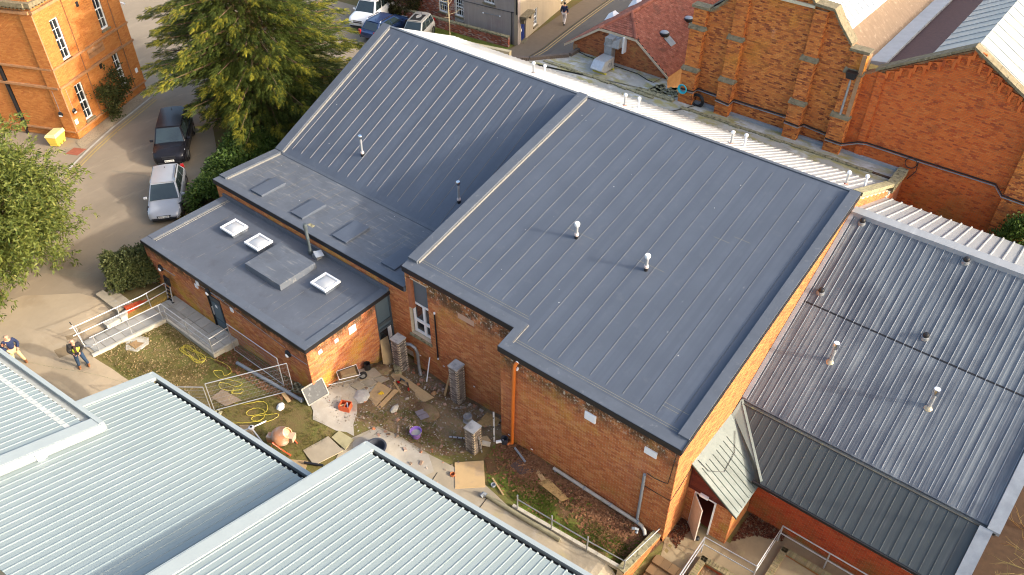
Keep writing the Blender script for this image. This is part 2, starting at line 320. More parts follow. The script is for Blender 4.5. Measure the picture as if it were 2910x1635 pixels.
tar = [(-28,-8),(-28.2,8.5),(-28.48,8.55),(-30.82,8.25),(-31.1,8.3),(-32.15,8.5),(-32.75,10.8),(-34.6,10.6),(-35.4,11.9),(-36.4,15.6),(-38.6,18.7),(-41,22.2),(-44,24),(-50,30),(-50,36),(-44,36.2),(-41.8,40),(-42,43.4),(-49,44.2),(-57,43.2),(-60,38),(-66,36),(-90,40),(-90,-8)]
sheet('car_park', tar, m_tarmac, .02, 1.0)
apr = ragged([(-28.1,2),(-28.3,8.5),(-28.5,8.54),(-30.82,8.24),(-31.1,8.3),(-32.1,8.5),(-32.7,10.75),(-34.55,10.55),(-35.6,10.2),(-37.6,8.4),(-38.4,4.5),(-39,1)], .03, 1)
sheet('concrete_apron', apr, m_apron, .032, .5)
sheet('apron_joint', [(-28.5,8.37),(-28.51,8.39),(-36.0,4.63),(-36.0,4.6)], m_moss, .04, .5)
sheet('lane_road', [(-34.7,42.5),(-34.75,46.8),(-36.3,57.2),(-38.4,72),(-27,72),(-28,42.5)], m_road, .02, 2)
sheet('lane_pavement', [(-36.6,42.5),(-36.62,46.0),(-37.9,56.1),(-40.3,72),(-38.4,72),(-36.3,57.2),(-34.75,46.8),(-34.7,42.5)], m_paver, .075, 2)
for k in (0.0, .22):
    sheet('painted_line', [(-34.58+k,44),(-34.5+k,44),(-34.53+k,46.8),(-36.1+k,57.2),(-38.2+k,72),(-38.28+k,72),(-36.18+k,57.2),(-34.61+k,46.8)], m_yellow, .032, 2)
# yellow lines by the big house, curving with the gravel strip
def band(name, pts, wd, mat, off):
    L = []; Rr = []
    for i, p in enumerate(pts):
        a = Vector(pts[max(i-1, 0)]); b = Vector(pts[min(i+1, len(pts)-1)]); d = (b-a).normalized(); n = Vector((-d.y, d.x))*wd/2
        L.append((p[0]+n.x, p[1]+n.y)); Rr.append((p[0]-n.x, p[1]-n.y))
    return sheet(name, L+Rr[::-1], mat, off, 1.0)
cv = [(-45.9,14.9),(-46.5,16.0),(-47.6,17.9),(-48.7,20.0),(-49.6,22.0),(-50.6,24.0)]
band('painted_line', cv, .1, m_yellow, .04); band('painted_line', [(x+.24, y+.02) for x, y in cv], .1, m_yellow, .04)
m_gravel = pm('pale_gravel', (.36,.29,.19), .95, .3, 22, bump=.8, bs=60, stains=(((.16,.12,.08), 12, .52, .64, .6),))
sheet('gravel_strip', [(-49.2,17.6),(-48.2,17.4),(-49.1,19.8),(-50.2,22.0),(-51.6,24.6),(-52.6,24.9),(-52.3,24.4)], m_gravel, .05, 1)
band('kerb', [(x-.32, y-.02) for x, y in cv], .14, m_kerbst, .07)
sheet('grass_strip', [(-43,43.6),(-49,44.6),(-49,46),(-36.9,46.0),(-36.7,44.4),(-41.3,42.2)], m_grass, .02, 2)
sheet('grass_bank', [(-66,36.2),(-60,38.4),(-57,43.4),(-54,50),(-90,60),(-90,40.5)], m_grass, .03, 4)
band('drive_mark', [(-40.3,9.3),(-38.2,10.4),(-36.6,11.2)], .5, pm('pale_scuff', (.24,.2,.14), .9, .1, 2), .026)
band('drive_mark', [(-44.5,17.2),(-41.6,18.6)], .16, MATS['pale_scuff'], .026)
# works yard
sheet('yard_mud', ragged([(-21.75,13.3),(-21.75,18.15),(-14.2,18.15),(-14.2,16.3),(-15.2,14.8),(-17.2,13.8),(-19.2,13.5),(-20.4,12.6)], .12, .5), m_mud, .012)
sheet('yard_slab', ragged([(-21.5,12.7),(-21.62,14.5),(-21.55,15.9),(-20.5,16.0),(-20.25,15.1),(-20.15,14.3),(-19.6,13.8),(-19.3,13.2),(-18.95,12.85),(-19.7,12.55),(-20.7,12.3)], .08, .4), m_concW, .03)
sheet('garden_path', [(-19.0,12.4),(-18.5,13.85),(-17.3,14.15),(-15.8,14.25),(-14.7,14.45),(-13.3,14.6),(-11.75,14.38),(-7.0,14.82),(-6.95,12.2),(-10,10.4),(-16,10.2),(-18.4,11.2)], m_conc, .026)
sheet('path_patch', ragged([(-18.8,12.6),(-18.4,13.7),(-17.2,14.0),(-15.9,14.1),(-15.2,13.8),(-15.3,12.9),(-16.4,12.4),(-17.9,11.9)], .12, .4), m_concW, .04)
sheet('path_joint', [(-15.05,13.78),(-15.02,13.78),(-14.4,11.0),(-14.43,11.0)], m_dark, .036, .5)
sheet('path_joint', [(-12.75,14.3),(-12.72,14.3),(-12.3,11.0),(-12.33,11.0)], m_dark, .036, .5)
sheet('leafy_verge', ragged([(-14.25,17.1),(-6.4,17.1),(-6.75,15.1),(-11.6,14.62),(-13.2,14.75),(-14.1,15.6)], .05, .6), m_verge, .012)
m_yard = pm('damp_concrete', (.25,.19,.11), .85, .14, 1.1, bump=.3, stains=(((.12,.08,.05), .8, .5, .66, .7), ((.3,.26,.12), 1.6, .58, .72, .5)))
sheet('porch_yard', [(-6.5,17.45),(-6.5,18.7),(-4.4,18.7),(-4.4,20.5),(3.5,20.5),(3.5,16.4),(-6.2,16.6)], m_yard, .012)
# ---------------------------------------------------------------- wall and brick helpers
CAMP = np.array([0, 0, 26.0])
class Walls:
    """walls of one building: a mortar core with openings plus real bricks standing proud of it"""
    def __init__(s, root, bmat, mmat): s.root = root; s.bm = bmat; s.mm = mmat; s.W = []; s.B = []
    def wall(s, p0, ang, L, z0, prof, thick=.3, openings=(), name='wall', bricks=True, bmat=None, mmat=None, zb=None, course=.075, pitch=.225, proud=.012, joint=.01):
        if not isinstance(prof, (list, tuple)): prof = [(0, prof), (L, prof)]
        pu = [p[0] for p in prof]; pz = [p[1] for p in prof]; top = lambda u: float(np.interp(u, pu, pz))
        ux, uy = math.cos(ang), math.sin(ang); nx, ny = uy, -ux
        P = lambda u, z, o: (p0[0]+ux*u+nx*o, p0[1]+uy*u+ny*o, z)
        br = sorted(set([0, L]+[x for o in openings for x in o[:2] if 0 < x < L]+[x for x in pu if 0 < x < L])); mb = MB()
        for a, b in zip(br[:-1], br[1:]):
            m_ = (a+b)/2; iv = sorted((o[2], o[3]) for o in openings if o[0] <= m_ <= o[1]); z = z0; segs = []
            for lo, hi in iv:
                if lo > z: segs.append((z, z, lo, lo))
                z = max(z, hi)
            if z < top(m_): segs.append((z, z, top(a), top(b)))
            for za, zb_, zc, zd in segs:
                mb.hull8((P(a, za, -thick), P(a, za, 0), P(b, zb_, 0), P(b, zb_, -thick)), (P(a, zc, -thick), P(a, zc, 0), P(b, zd, 0), P(b, zd, -thick)))
        wo = mb.build(name, mmat or s.mm, s.root); i = len(s.W); s.W.append((wo, p0, ang, bmat or s.bm, P, proud))
        if not bricks: return wo
        k = 0; zt = max(pz); z = z0 if zb is None else zb
        while z < zt-.02:
            u = -pitch/2 if k % 2 else 0.0
            while u < L:
                a, b = max(u, 0), min(u+pitch-joint, L); z1 = min(z+course-joint, top(a), top(b)); full = (b-a) > pitch-joint-.002 and z1-z > course-joint-.002
                cuts = [(a, b)]
                for o in openings:
                    if z1 > o[2]+.01 and z < o[3]-.01:
                        nc = []
                        for c, d in cuts:
                            if d <= o[0] or c >= o[1]: nc.append((c, d))
                            else:
                                if c < o[0]-.02: nc.append((c, o[0]))
                                if d > o[1]+.02: nc.append((o[1], d))
                        cuts = nc
                if z1-z > .02:
                    for c, d in cuts: s.B.append((i, c, d, z, z1, full and (c, d) == (a, b)))
                u += pitch
            z += course; k += 1
        return wo
    def finish(s, n_single=0, keep=None):
        own = set()
        if n_single:
            cand = []
            for j, (i, a, b, z, z1, full) in enumerate(s.B):
                if full and (keep is None or keep(i)): cand.append((float(np.linalg.norm(np.array(s.W[i][4]((a+b)/2, z, 0))-CAMP)), j))
            cand.sort(); own = {j for _, j in cand[:n_single]}
        joined = {}; meshes = {}; ro = OFF[s.root.name]
        for j, (i, a, b, z, z1, full) in enumerate(s.B):
            wo, p0, ang, bm_, P, pr = s.W[i]
            q = pr+random.uniform(-.003, .003)
            if j in own:
                key = (i,)
                if key not in meshes:
                    hb = (b-a)/2; hz = (z1-z)/2; me = MB(); me.add(((-hb,.004,-hz),(hb,.004,-hz),(hb,-pr,-hz),(-hb,-pr,-hz),(-hb,.004,hz),(hb,.004,hz),(hb,-pr,hz),(-hb,-pr,hz)), ((4,7,6,5),(0,1,2,3),(3,2,6,7),(2,1,5,6),(0,3,7,4)))
                    mesh = bpy.data.meshes.new('brick'); mesh.from_pydata(me.v, [], me.f); mesh.materials.append(bm_); meshes[key] = mesh
                o = bpy.data.objects.new('brick', meshes[key]); COL.objects.link(o); o.parent = wo
                c = P((a+b)/2, (z+z1)/2, q-pr); o.location = (c[0]-ro.x, c[1]-ro.y, c[2]-ro.z); o.rotation_euler = (0, 0, ang)
            else:
                V, F = joined.setdefault(i, ([], [])); n0 = len(V)
                V += [P(a,z,-.004), P(b,z,-.004), P(b,z,q), P(a,z,q), P(a,z1,-.004), P(b,z1,-.004), P(b,z1,q), P(a,z1,q)]
                F += [tuple(n0+t for t in f) for f in ((4,7,6,5),(0,1,2,3),(3,2,6,7),(2,1,5,6),(0,3,7,4))]
        for i, (V, F) in joined.items():
            wo, p0, ang, bm_, P, pr = s.W[i]; me = bpy.data.meshes.new('brickwork'); me.from_pydata([(v[0]-ro.x, v[1]-ro.y, v[2]-ro.z) for v in V], [], F); me.materials.append(bm_)
            o = bpy.data.objects.new('brickwork', me); COL.objects.link(o); o.parent = wo; o['kind'] = 'stuff'
def kerb(mb, a, b, w_, h, zf, side=1, ea=0, eb=0):
    """raised strip along a roof edge from a to b (plan), w_ wide to the inside (side +1 = left of a->b)"""
    d = (Vector(b)-Vector(a)).normalized(); n = Vector((-d.y, d.x))*side; a2 = Vector(a)-d*ea; b2 = Vector(b)+d*eb
    pts = [a2, b2, b2+n*w_, a2+n*w_]
    if side < 0: pts = pts[::-1]
    lo = [(p.x, p.y, zf(p.x, p.y)-.02) for p in pts]; hi = [(p.x, p.y, zf(p.x, p.y)+h) for p in pts]
    mb.hull8(lo, hi)
def strip(mb, a, b, t, zf, lo, hi, side=1):   # thin vertical trim standing t outside the edge a->b
    d = (Vector(b)-Vector(a)).normalized(); n = Vector((-d.y, d.x))*side
    pts = [Vector(a), Vector(b), Vector(b)+n*t, Vector(a)+n*t]
    if side < 0: pts = pts[::-1]
    mb.hull8([(p.x, p.y, zf(p.x, p.y)+lo) for p in pts], [(p.x, p.y, zf(p.x, p.y)+hi) for p in pts])
def ribs(parent, mat, xs_, y0, y1, zf, wd, h, name='rib'):
    """one bar per rib along y on a roof plane; y0 may depend on x"""
    for x in xs_:
        a = y0(x) if callable(y0) else y0; b = y1(x) if callable(y1) else y1; mb = MB()
        q = [(x-wd/2, a), (x+wd/2, a), (x+wd/2, b), (x-wd/2, b)]; k = wd*.22
        t = [(x-k, a), (x+k, a), (x+k, b), (x-k, b)]
        mb.hull8([(u, v, zf(u, v)-.003) for u, v in q], [(u, v, zf(u, v)+h) for u, v in t]); mb.build(name, mat, parent)

# ================================================================ the hall
HALL = thing('hall', 'large hall with dark grey ribbed roof over orange brick walls', 'building', (-20.5, 24, -1.6))
zC = lambda x, y: 4.05+.2218*(y-17.05)
zB = lambda x, y: 2.9+.4773*(y-22.0)
zL = lambda x, y: 3.05-.0375*(y-18.0)
zR = lambda x, y: 7.1-.44*(y-30.8)
W_ = Walls(HALL, m_brick, m_mortar)
BK = dict(course=.086, pitch=.258, joint=.014)
W_.wall((-14.35,17.05), 0, 7.9, -2.1, 3.86, zb=-1.35, **BK)
W_.wall((-20.5,18.05), 0, 6.15, -2.2, 4.06, openings=((.06,1.28,.45,3.74),), thick=.35, zb=-1.95, **BK)
W_.wall((-34.28,18.05), 0, 13.78, -1.2, 2.86, zb=-.85, **BK)
W_.wall((-6.45,17.05), PI/2, 19.6, -2.2, [(0,3.86),(13.75,6.9),(19.6,4.3)], bmat=m_brickY, zb=-1.9, **BK)
W_.wall((-14.35,18.35), -PI/2, 1.3, -2.1, 3.86, bricks=False)
W_.wall((-34.28,36.3), -PI/2, 18.25, -1.0, [(0,4.4),(5.5,6.8),(14.3,2.7),(18.25,2.8)], bricks=False, mmat=pm('rear_brick', (.36,.13,.06), .9, .2, 4))
W_.wall((-20.5,30.8), -PI/2, 12.75, 2.0, [(0,6.9),(12.75,4.06)], bricks=False, mmat=MATS['rear_brick'])
W_.wall((-6.45,36.3), PI, 27.8, -1.5, 4.2, bricks=False, mmat=MATS['rear_brick'])
W_.finish(300, keep=lambda i: i < 4)
pC = [(-20.55,17.98),(-14.42,17.98),(-14.42,16.98),(-6.38,16.98),(-6.38,30.8),(-20.55,30.8)]
roofC = MB().prism(pC, lambda x, y: zC(x, y)-.2, zC).build('roof', m_membrane, HALL)
roofB = MB().prism([(-34.35,22.0),(-20.55,22.0),(-20.55,30.8),(-34.35,30.8)], lambda x, y: zB(x, y)-.2, zB).build('roof', m_membrane, HALL)
roofL = MB().prism([(-34.35,17.98),(-20.55,17.98),(-20.55,22.0),(-34.35,22.0)], lambda x, y: zL(x, y)-.2, zL).build('flat_roof', m_memold, HALL)
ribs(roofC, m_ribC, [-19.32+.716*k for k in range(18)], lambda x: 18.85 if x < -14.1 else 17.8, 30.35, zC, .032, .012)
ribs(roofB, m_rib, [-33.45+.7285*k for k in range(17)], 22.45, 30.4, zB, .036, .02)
k1 = MB()
kerb(k1, (-20.55,17.98), (-14.42,17.98), .42, .07, zC); kerb(k1, (-14.42,16.98), (-6.38,16.98), .42, .07, zC)
kerb(k1, (-14.42,18.4), (-14.42,16.98+.42), .36, .07, zC, 1)
kerb(k1, (-6.38,17.4), (-6.38,30.8), .42, .16, zC)
kerb(k1, (-20.55,30.8), (-20.55,18.4), .5, .2, zC)
k1.build('roof_kerb', m_kerb, HALL)
k2 = MB(); kerb(k2, (-34.35,30.8), (-34.35,22.0), .55, .18, zB); kerb(k2, (-34.35,22.0), (-34.35,18.4), .5, .14, zL); kerb(k2, (-34.35,17.98), (-20.6,17.98), .42, .06, zL)
kerb(k2, (-34.35,21.95), (-20.6,21.95), .14, .05, zB); k2.build('roof_kerb', m_kerb, HALL)
for ka_, kb_, kw_, kh_, kz_ in (((-33.79,30.7),(-33.79,22.05),.035,.1,zB),((-33.84,21.9),(-33.84,18.5),.03,.08,zL),((-20.04,30.7),(-20.04,18.5),.035,.1,zC),((-14.04,18.4),(-14.04,17.42),.03,.045,zC)):
    kl = MB(); kerb(kl, ka_, kb_, kw_, kh_, kz_); kl.build('pale_kerb_strip', m_kerbline, HALL)
dr = MB()
for a, b, zf in (((-20.55,17.98),(-14.42,17.98),zC),((-14.42,16.98),(-6.38,16.98),zC),((-34.35,17.98),(-20.6,17.98),zL)): strip(dr, a, b, .025, zf, -.2, .045, -1)
strip(dr, (-6.38,16.98), (-6.38,30.8), .02, zC, -.16, .1, -1); strip(dr, (-14.42,17.98), (-14.42,16.98), .02, zC, -.2, .045, -1)
dr.build('drip_edge', m_drip, HALL)
# faint chalk-like seam marks where the membrane sheets were lapped
pm('adhesive_residue', (.2,.19,.14), .6, .3, 9); pm('dried_silt', (.17,.16,.14), .7, .3, 9)
for x0, x1, y in ((-20.0,-14.3,18.72),(-20.0,-14.2,18.62),(-14.0,-6.9,17.62),(-14.0,-6.9,17.53),(-15.8,-14.4,23.3),(-12.3,-11.0,23.3),(-10.3,-9.6,25.9),(-7.9,-6.9,18.3),(-7.9,-7.2,18.15),(-18.4,-17.7,19.9),(-9.6,-8.9,26.3)):
    MB().quad((x0,y,zC(x0,y)+.004),(x1,y,zC(x0,y)+.004),(x1,y+.018,zC(x0,y+.018)+.004),(x0,y+.018,zC(x0,y+.018)+.004)).build('lap_seam', MATS['adhesive_residue'], roofC)
for k in range(26):
    x = -33.4+k*.5+random.uniform(-.15,.15); y0 = random.uniform(18.6,20.5); y1 = random.uniform(20.6,21.8)
    MB().quad((x,y0,zL(x,y0)+.004),(x+.02,y0,zL(x,y0)+.004),(x+.035,y1,zL(x,y1)+.004),(x+.005,y1,zL(x,y1)+.004)).build('lap_seam', MATS['dried_silt'], roofL)
for i, (x0, x1) in enumerate(((-32.0,-31.12),(-28.88,-28.02),(-25.88,-24.93),(-22.6,-21.74))):
    hp = MB().box(x0, x1, 18.58, 20.1, 2.9, 3.125).build('roof_hatch', m_membrane, HALL, bevel=.012)
MB().box(-27.5,-27.15,18.35,18.62,2.95,3.05).build('roof_outlet', m_moss, HALL)
# rear slope in white profiled sheet
rear = MB().prism([(-34.2,30.85),(-6.5,30.85),(-6.5,36.35),(-34.2,36.35)], lambda x, y: zR(x, y)-.12, lambda x, y: zR(x, y)-.01).build('rear_roof', pm('white_sheet', (.36,.37,.37), .4, .05, 2, spec=.4, stains=(((.29,.29,.28), 2, .56, .74, .4, (2,.5,1)),)), HALL)
ribs(rear, MATS['white_sheet'], [-34.0+.33*k for k in range(83)], 30.95, lambda x: 36.42, lambda x, y: zR(x, y)-.01, .12, .05)
rc = MB(); kerb(rc, (-34.3,30.98), (-6.4,30.98), .16, .05, lambda x, y: min(zC(x, min(y, 30.8)), 7.1)+.0, -1); rc.build('ridge_cap', m_kerb, HALL)
# coping that closes the rear slope at the gable end
cp = MB(); kerb(cp, (-6.75,30.9), (-6.75,37.0), .42, .16, lambda x, y: zR(x, y)-.0, -1); cp.build('coping', m_moss, HALL)
# tall window with blue-grey infill panel
win = MB().box(-20.4,-19.24,18.33,18.38,.5,3.7).build('window', m_frame, HALL)
MB().box(-20.42,-19.22,18.22,18.29,2.33,3.72).build('infill_panel', m_panel, HALL)
fr = MB()
for a in ((-20.36,-20.25,.5,2.32),(-19.33,-19.24,.5,2.32),(-19.76,-19.62,.5,2.32)): fr.box(a[0],a[1],18.2,18.31,a[2],a[3])
for a in ((.5,.64),(1.16,1.32),(2.2,2.32)): fr.box(-20.25,-19.33,18.21,18.3,a[0],a[1])
fr.build('window_frame', m_white, win)
for x0, x1 in ((-20.25,-19.76),(-19.62,-19.33)):
    for z0, z1 in ((.64,1.16),(1.32,2.2)): MB().box(x0,x1,18.26,18.28,z0,z1).build('pane', m_glassd, win)
MB().box(-20.5,-19.15,17.97,18.3,.3,.44).build('sill', m_moss, win)
# bird lime and grit specks, too small to count one by one
m_speck = pm('bird_lime', (.6,.6,.56), .8, .1, 9); rg_ = random.Random(4)
for ro_, zf_, x0_, x1_, y0_, y1_, n_ in ((roofC, zC, -19.8, -6.9, 18.9, 30.2, 22), (roofB, zB, -33.5, -21, 22.3, 30.3, 12), (roofL, zL, -33.5, -21, 18.5, 21.8, 14)):
    mb = MB()
    for k in range(n_):
        x, y, r_ = rg_.uniform(x0_, x1_), rg_.uniform(y0_, y1_), rg_.uniform(.01, .026); mb.add([(x+r_*math.cos(a)*rg_.uniform(.6,1.2), y+r_*math.sin(a)*rg_.uniform(.6,1.2), 0) for a in (0,1.05,2.1,3.14,4.2,5.2)], [(0,1,2,3,4,5)])
    mb.v = [(a, b, zf_(a, b)+.005) for a, b, c in mb.v]; mb.build('bird_lime', m_speck, ro_, kind='stuff')
# wall fittings
MB().box(-10.31,-9.81,16.96,17.04,2.9,3.3).build('alarm_box', m_whitep, HALL, bevel=.03)
MB().box(-7.75,-7.25,16.99,17.04,2.92,3.22).build('wall_plate', m_whitep, HALL)
mb = MB(); mb.tube([(-13.45,17.05,3.78),(-13.45,16.98,3.8),(-13.5,16.93,3.72),(-13.55,16.92,3.55),(-13.62,16.92,1.5),(-13.68,16.92,-1.12)], .075, 10)
op = mb.build('downpipe', m_orange, HALL, smooth=True)
MB().tube([(-13.44,17.06,3.86),(-13.45,16.97,3.8)], .085, 10).build('pipe_collar', m_whitep, op); MB().tube([(-13.44,17.0,3.5),(-13.47,16.97,3.38)], .05, 8).build('pipe_stub', m_whitep, op)
MB().tube([(-13.68,16.92,-1.1),(-13.75,16.85,-1.15),(-13.8,16.75,-1.18)], .085, 8).build('pipe_shoe', m_orange, op)
MB().cyl((-7.57,16.98,1.8), (-7.57,16.98,-1.0), .06).build('downpipe', m_greyp, HALL, smooth=True)
bp = MB().cyl((-18.79,17.97,2.6), (-18.8,17.97,-.25), .035).build('downpipe', m_black, HALL, smooth=True)
for z in (2.55, -.2): MB().cyl((-18.79,17.97,z), (-18.79,17.97,z+.09), .042).build('pipe_collar', m_whitep, bp)
gp = MB().tube([(-11.5,16.9,-1.0),(-9.5,16.9,-1.03),(-7.6,16.9,-1.05),(-7.3,16.88,-1.06),(-7.12,16.8,-1.12),(-7.02,16.7,-1.22)], .075, 10).build('drain_pipe', m_palepipe, HALL, smooth=True)
for x in (-11.4,-10.0,-8.75,-7.5): MB().cyl((x,16.9,-1.03), (x+.06,16.9,-1.03), .09).build('pipe_clip', m_greyp, gp)
cb = MB().tube([(-6.42,17.03,3.95),(-6.55,17.02,3.75),(-6.6,17.02,2.9),(-6.66,17.02,2.0),(-6.8,17.02,1.93),(-7.2,17.02,1.85),(-7.5,17.02,1.88)], .013, 5)
cb.tube([(-7.5,17.02,1.12),(-7.0,17.02,1.12),(-6.43,17.02,1.15),(-6.42,17.6,1.35),(-6.42,18.5,1.75)], .013, 5); cb.build('cable', m_black, HALL)
for x, z in ((-20.05,-.75),(-18.55,-.5),(-16.75,-.62),(-13.95,-.85),(-12.75,-.85)):
    MB().tube([(x,17.0 if x > -14.4 else 18.0,z),(x+.05,16.97 if x > -14.4 else 17.97,z+.06),(x+.1,17.0 if x > -14.4 else 18.0,z)], .018, 6).build('wall_stub', m_whitep, HALL)
MB().box(-17.47,-16.57,18.03,18.045,3.05,3.35).build('render_patch', pm('pink_render', (.5,.3,.2), .9, .1, 4), HALL)
for x, y, z in ((-6.42,18.55,1.75),): MB().ball((x,y,z), (.05,.07,.1)).build('wall_sensor', m_whitep, HALL)

# roof flues: tall steel pair on the far slope, short pair on the near slope
def flue(name, h, label, group, loc, tall):
    t = thing(name, label, 'flue', loc, group, local=True)
    MB().lathe((0,0,-.15), [(.085,0),(.085,.28)], 14).build('base_collar', m_black, t, smooth=True)
    MB().lathe((0,0,.13), [(.09,0),(.1,.02),(.1,.09),(.09,.12)], 14).build('seal_ring', pm('red_white_band', (.62,.5,.46), .4, .1, 8) if 'red_white_band' not in MATS else MATS['red_white_band'], t, smooth=True)
    MB().lathe((0,0,.25), [(.06,0),(.06,h-.45)], 14).build('pipe', m_galv, t, smooth=True)
    MB().lathe((0,0,h-.22), [(.062,0),(.1,.05),(.115,.1),(.115,.18),(.1,.21),(.02,.215)], 16).build('cowl', m_whitep if not tall else m_steel, t, smooth=True)
    return t
f1 = flue('roof_flue', 1.2, 'tall steel flue near the left verge on the far roof slope', 'flues on the hall roof', (-29.18,23.74,3.73), True)
dup(f1, (-22.4,23.69,3.71), label='tall steel flue in the shade beside the raised roof step')
f2 = flue('roof_flue', .8, 'short white-capped flue on the near roof slope, nearer the ridge step', 'flues on the hall roof', (-15.11,23.04,5.38), False)
dup(f2, (-11.69,23.03,5.38), label='short white-capped flue on the near roof slope, nearer the right gable')
def wpipe(loc, label, lean):
    t = thing('vent_pipe', label, 'vent pipe', loc, 'white vent pipes on the rear roof slope', local=True)
    MB().lathe((0,0,-.1), [(.11,0),(.1,.13),(.07,.16)], 12).build('base_collar', pm('red_boot', (.55,.12,.05), .5, .1, 6) if lean and 'red_boot' not in MATS else (MATS['red_boot'] if lean else m_whitep), t, smooth=True)
    MB().lathe((0,0,.05), [(.055,0),(.055,.55)], 12).build('pipe', m_whitep if not lean else m_galv, t, smooth=True)
    MB().lathe((0,0,.55), [(.06,0),(.095,.02),(.095,.1),(.05,.14)], 12).build('cap', m_whitep, t, smooth=True)
for i, (x, y, z) in enumerate(((-24.94,32.79,6.22),(-24.44,33.14,6.07),(-19.03,32.71,6.26),(-18.47,33.14,6.07),(-13.03,32.6,6.31),(-12.6,33.2,6.04),(-7.48,32.6,6.31),(-6.9,33.5,5.9))):
    pn = ('leftmost', 'second', 'third', 'rightmost')[i//2]
    wpipe((x, y, z-.02), ('metal vent pipe with red boot, %s pair on white rear slope' if i % 2 == 0 else 'white vent pipe beside the metal one, %s pair on white rear slope') % pn, i % 2 == 0)

# ================================================================ the annex
ANX = thing('annex', 'low flat-roofed brick annex with grey door and three dome rooflights', 'building', (-27.6, 15.6, -.6))
A = Walls(ANX, m_brickA, m_mortar)
A.wall((-33.63,13.2), 0, 11.98, -1.3, 2.16, openings=((4.93,5.9,-.42,1.62),), zb=-.95, **BK)
A.wall((-21.65,13.2), PI/2, 4.84, -2.0, 2.16, openings=((3.9,4.84,-1.75,2.17),), zb=-1.7, **BK)
A.wall((-33.63,18.0), -PI/2, 4.8, -.8, 2.16, bricks=False, mmat=MATS['rear_brick'])
A.finish(300)
zA = lambda x, y: 2.3
rA = MB().box(-33.68,-21.6,13.15,18.04,2.14,2.3).build('roof', m_annexroof, ANX)
ka = MB(); kerb(ka, (-33.68,13.15), (-21.6,13.15), .4, .05, zA); kerb(ka, (-21.6,13.55), (-21.6,18.0), .4, .05, zA); kerb(ka, (-33.68,18.0), (-33.68,13.55), .45, .07, zA); kerb(ka, (-21.6,18.0), (-33.68,18.0), .1, .22, zA); ka.build('roof_kerb', m_kerb, ANX)
for kx_, kw_ in ((-33.23,.04),(-33.1,.025)):
    ka = MB(); kerb(ka, (kx_,17.9), (kx_,13.6), kw_, .025, zA); ka.build('pale_kerb_strip', m_kerbline, ANX)
da = MB(); strip(da, (-33.68,13.15), (-21.6,13.15), .025, zA, -.16, .035, -1); strip(da, (-21.6,13.15), (-21.6,18.0), .025, zA, -.16, .035, -1); da.build('drip_edge', m_drip, ANX)
for x in (-32.0,-29.9,-28.4,-26.4,-24.6,-23.2,-22.6):
    a = random.uniform(13.7,15); b = random.uniform(15.5,17.2); MB().quad((x,a,2.304),(x+.02,a,2.304),(x+.03,b,2.304),(x,b,2.304)).build('lap_seam', MATS['dried_silt'], rA)
MB().hull8(((-27.95,14.98,2.3),(-25.4,14.98,2.3),(-25.4,17.08,2.3),(-27.95,17.08,2.3)), ((-27.93,15.0,2.62),(-25.42,15.0,2.62),(-25.42,17.06,2.62),(-27.93,17.06,2.62))).build('plant_hatch', m_memold, ANX, bevel=.015)
for x in (-30.75,-28.85,-24.08):
    t = MB().box(x-.46,x+.46,16.06,16.9,2.3,2.5).build('rooflight', m_kerb, ANX)
    f_ = MB()
    for a in ((-.5,.5,16.02,16.11),(-.5,.5,16.85,16.94)): f_.box(x+a[0],x+a[1],a[2],a[3],2.48,2.58)
    for a in ((-.5,-.41),(.41,.5)): f_.box(x+a[0],x+a[1],16.11,16.85,2.48,2.58)
    f_.build('frame', m_whitep, t)
    d = MB(); n = 8
    vs_ = [(x-.41+.82*i/n, 16.11+.74*j/n, 2.53+.11*(1-abs(2*i/n-1)**3)*(1-abs(2*j/n-1)**3)) for j in range(n+1) for i in range(n+1)]
    d.add(vs_, [(j*(n+1)+i, j*(n+1)+i+1, (j+1)*(n+1)+i+1, (j+1)*(n+1)+i) for j in range(n) for i in range(n)])
    d.build('dome', pm('opal_dome', (.36,.37,.38), .12, .05, 3, spec=.7) if 'opal_dome' not in MATS else MATS['opal_dome'], t, smooth=60)
sp = MB(); sp.lathe((-26.44,17.6,2.28), [(.11,0),(.1,.3),(.075,.32),(.075,.9),(.085,.92),(.085,1.0),(.075,1.02),(.075,1.5),(.1,1.52),(.11,1.62),(.09,1.75),(.02,1.77)], 14); sp.build('soil_pipe', pm('weathered_dark_pipe', (.07,.085,.09), .5, .2, 6), ANX, smooth=True)
cw = MB(); cw.box(-26.15,-25.8,17.45,17.75,2.3,2.52); cw.build('vent_box', m_galvd, ANX)
MB().hull8(((-26.05,17.5,2.52),(-25.75,17.38,2.52),(-25.6,17.7,2.52),(-25.9,17.82,2.52)), ((-26.1,17.52,2.66),(-25.72,17.36,2.58),(-25.55,17.72,2.58),(-25.92,17.85,2.66))).build('vent_hood', m_galv, ANX)
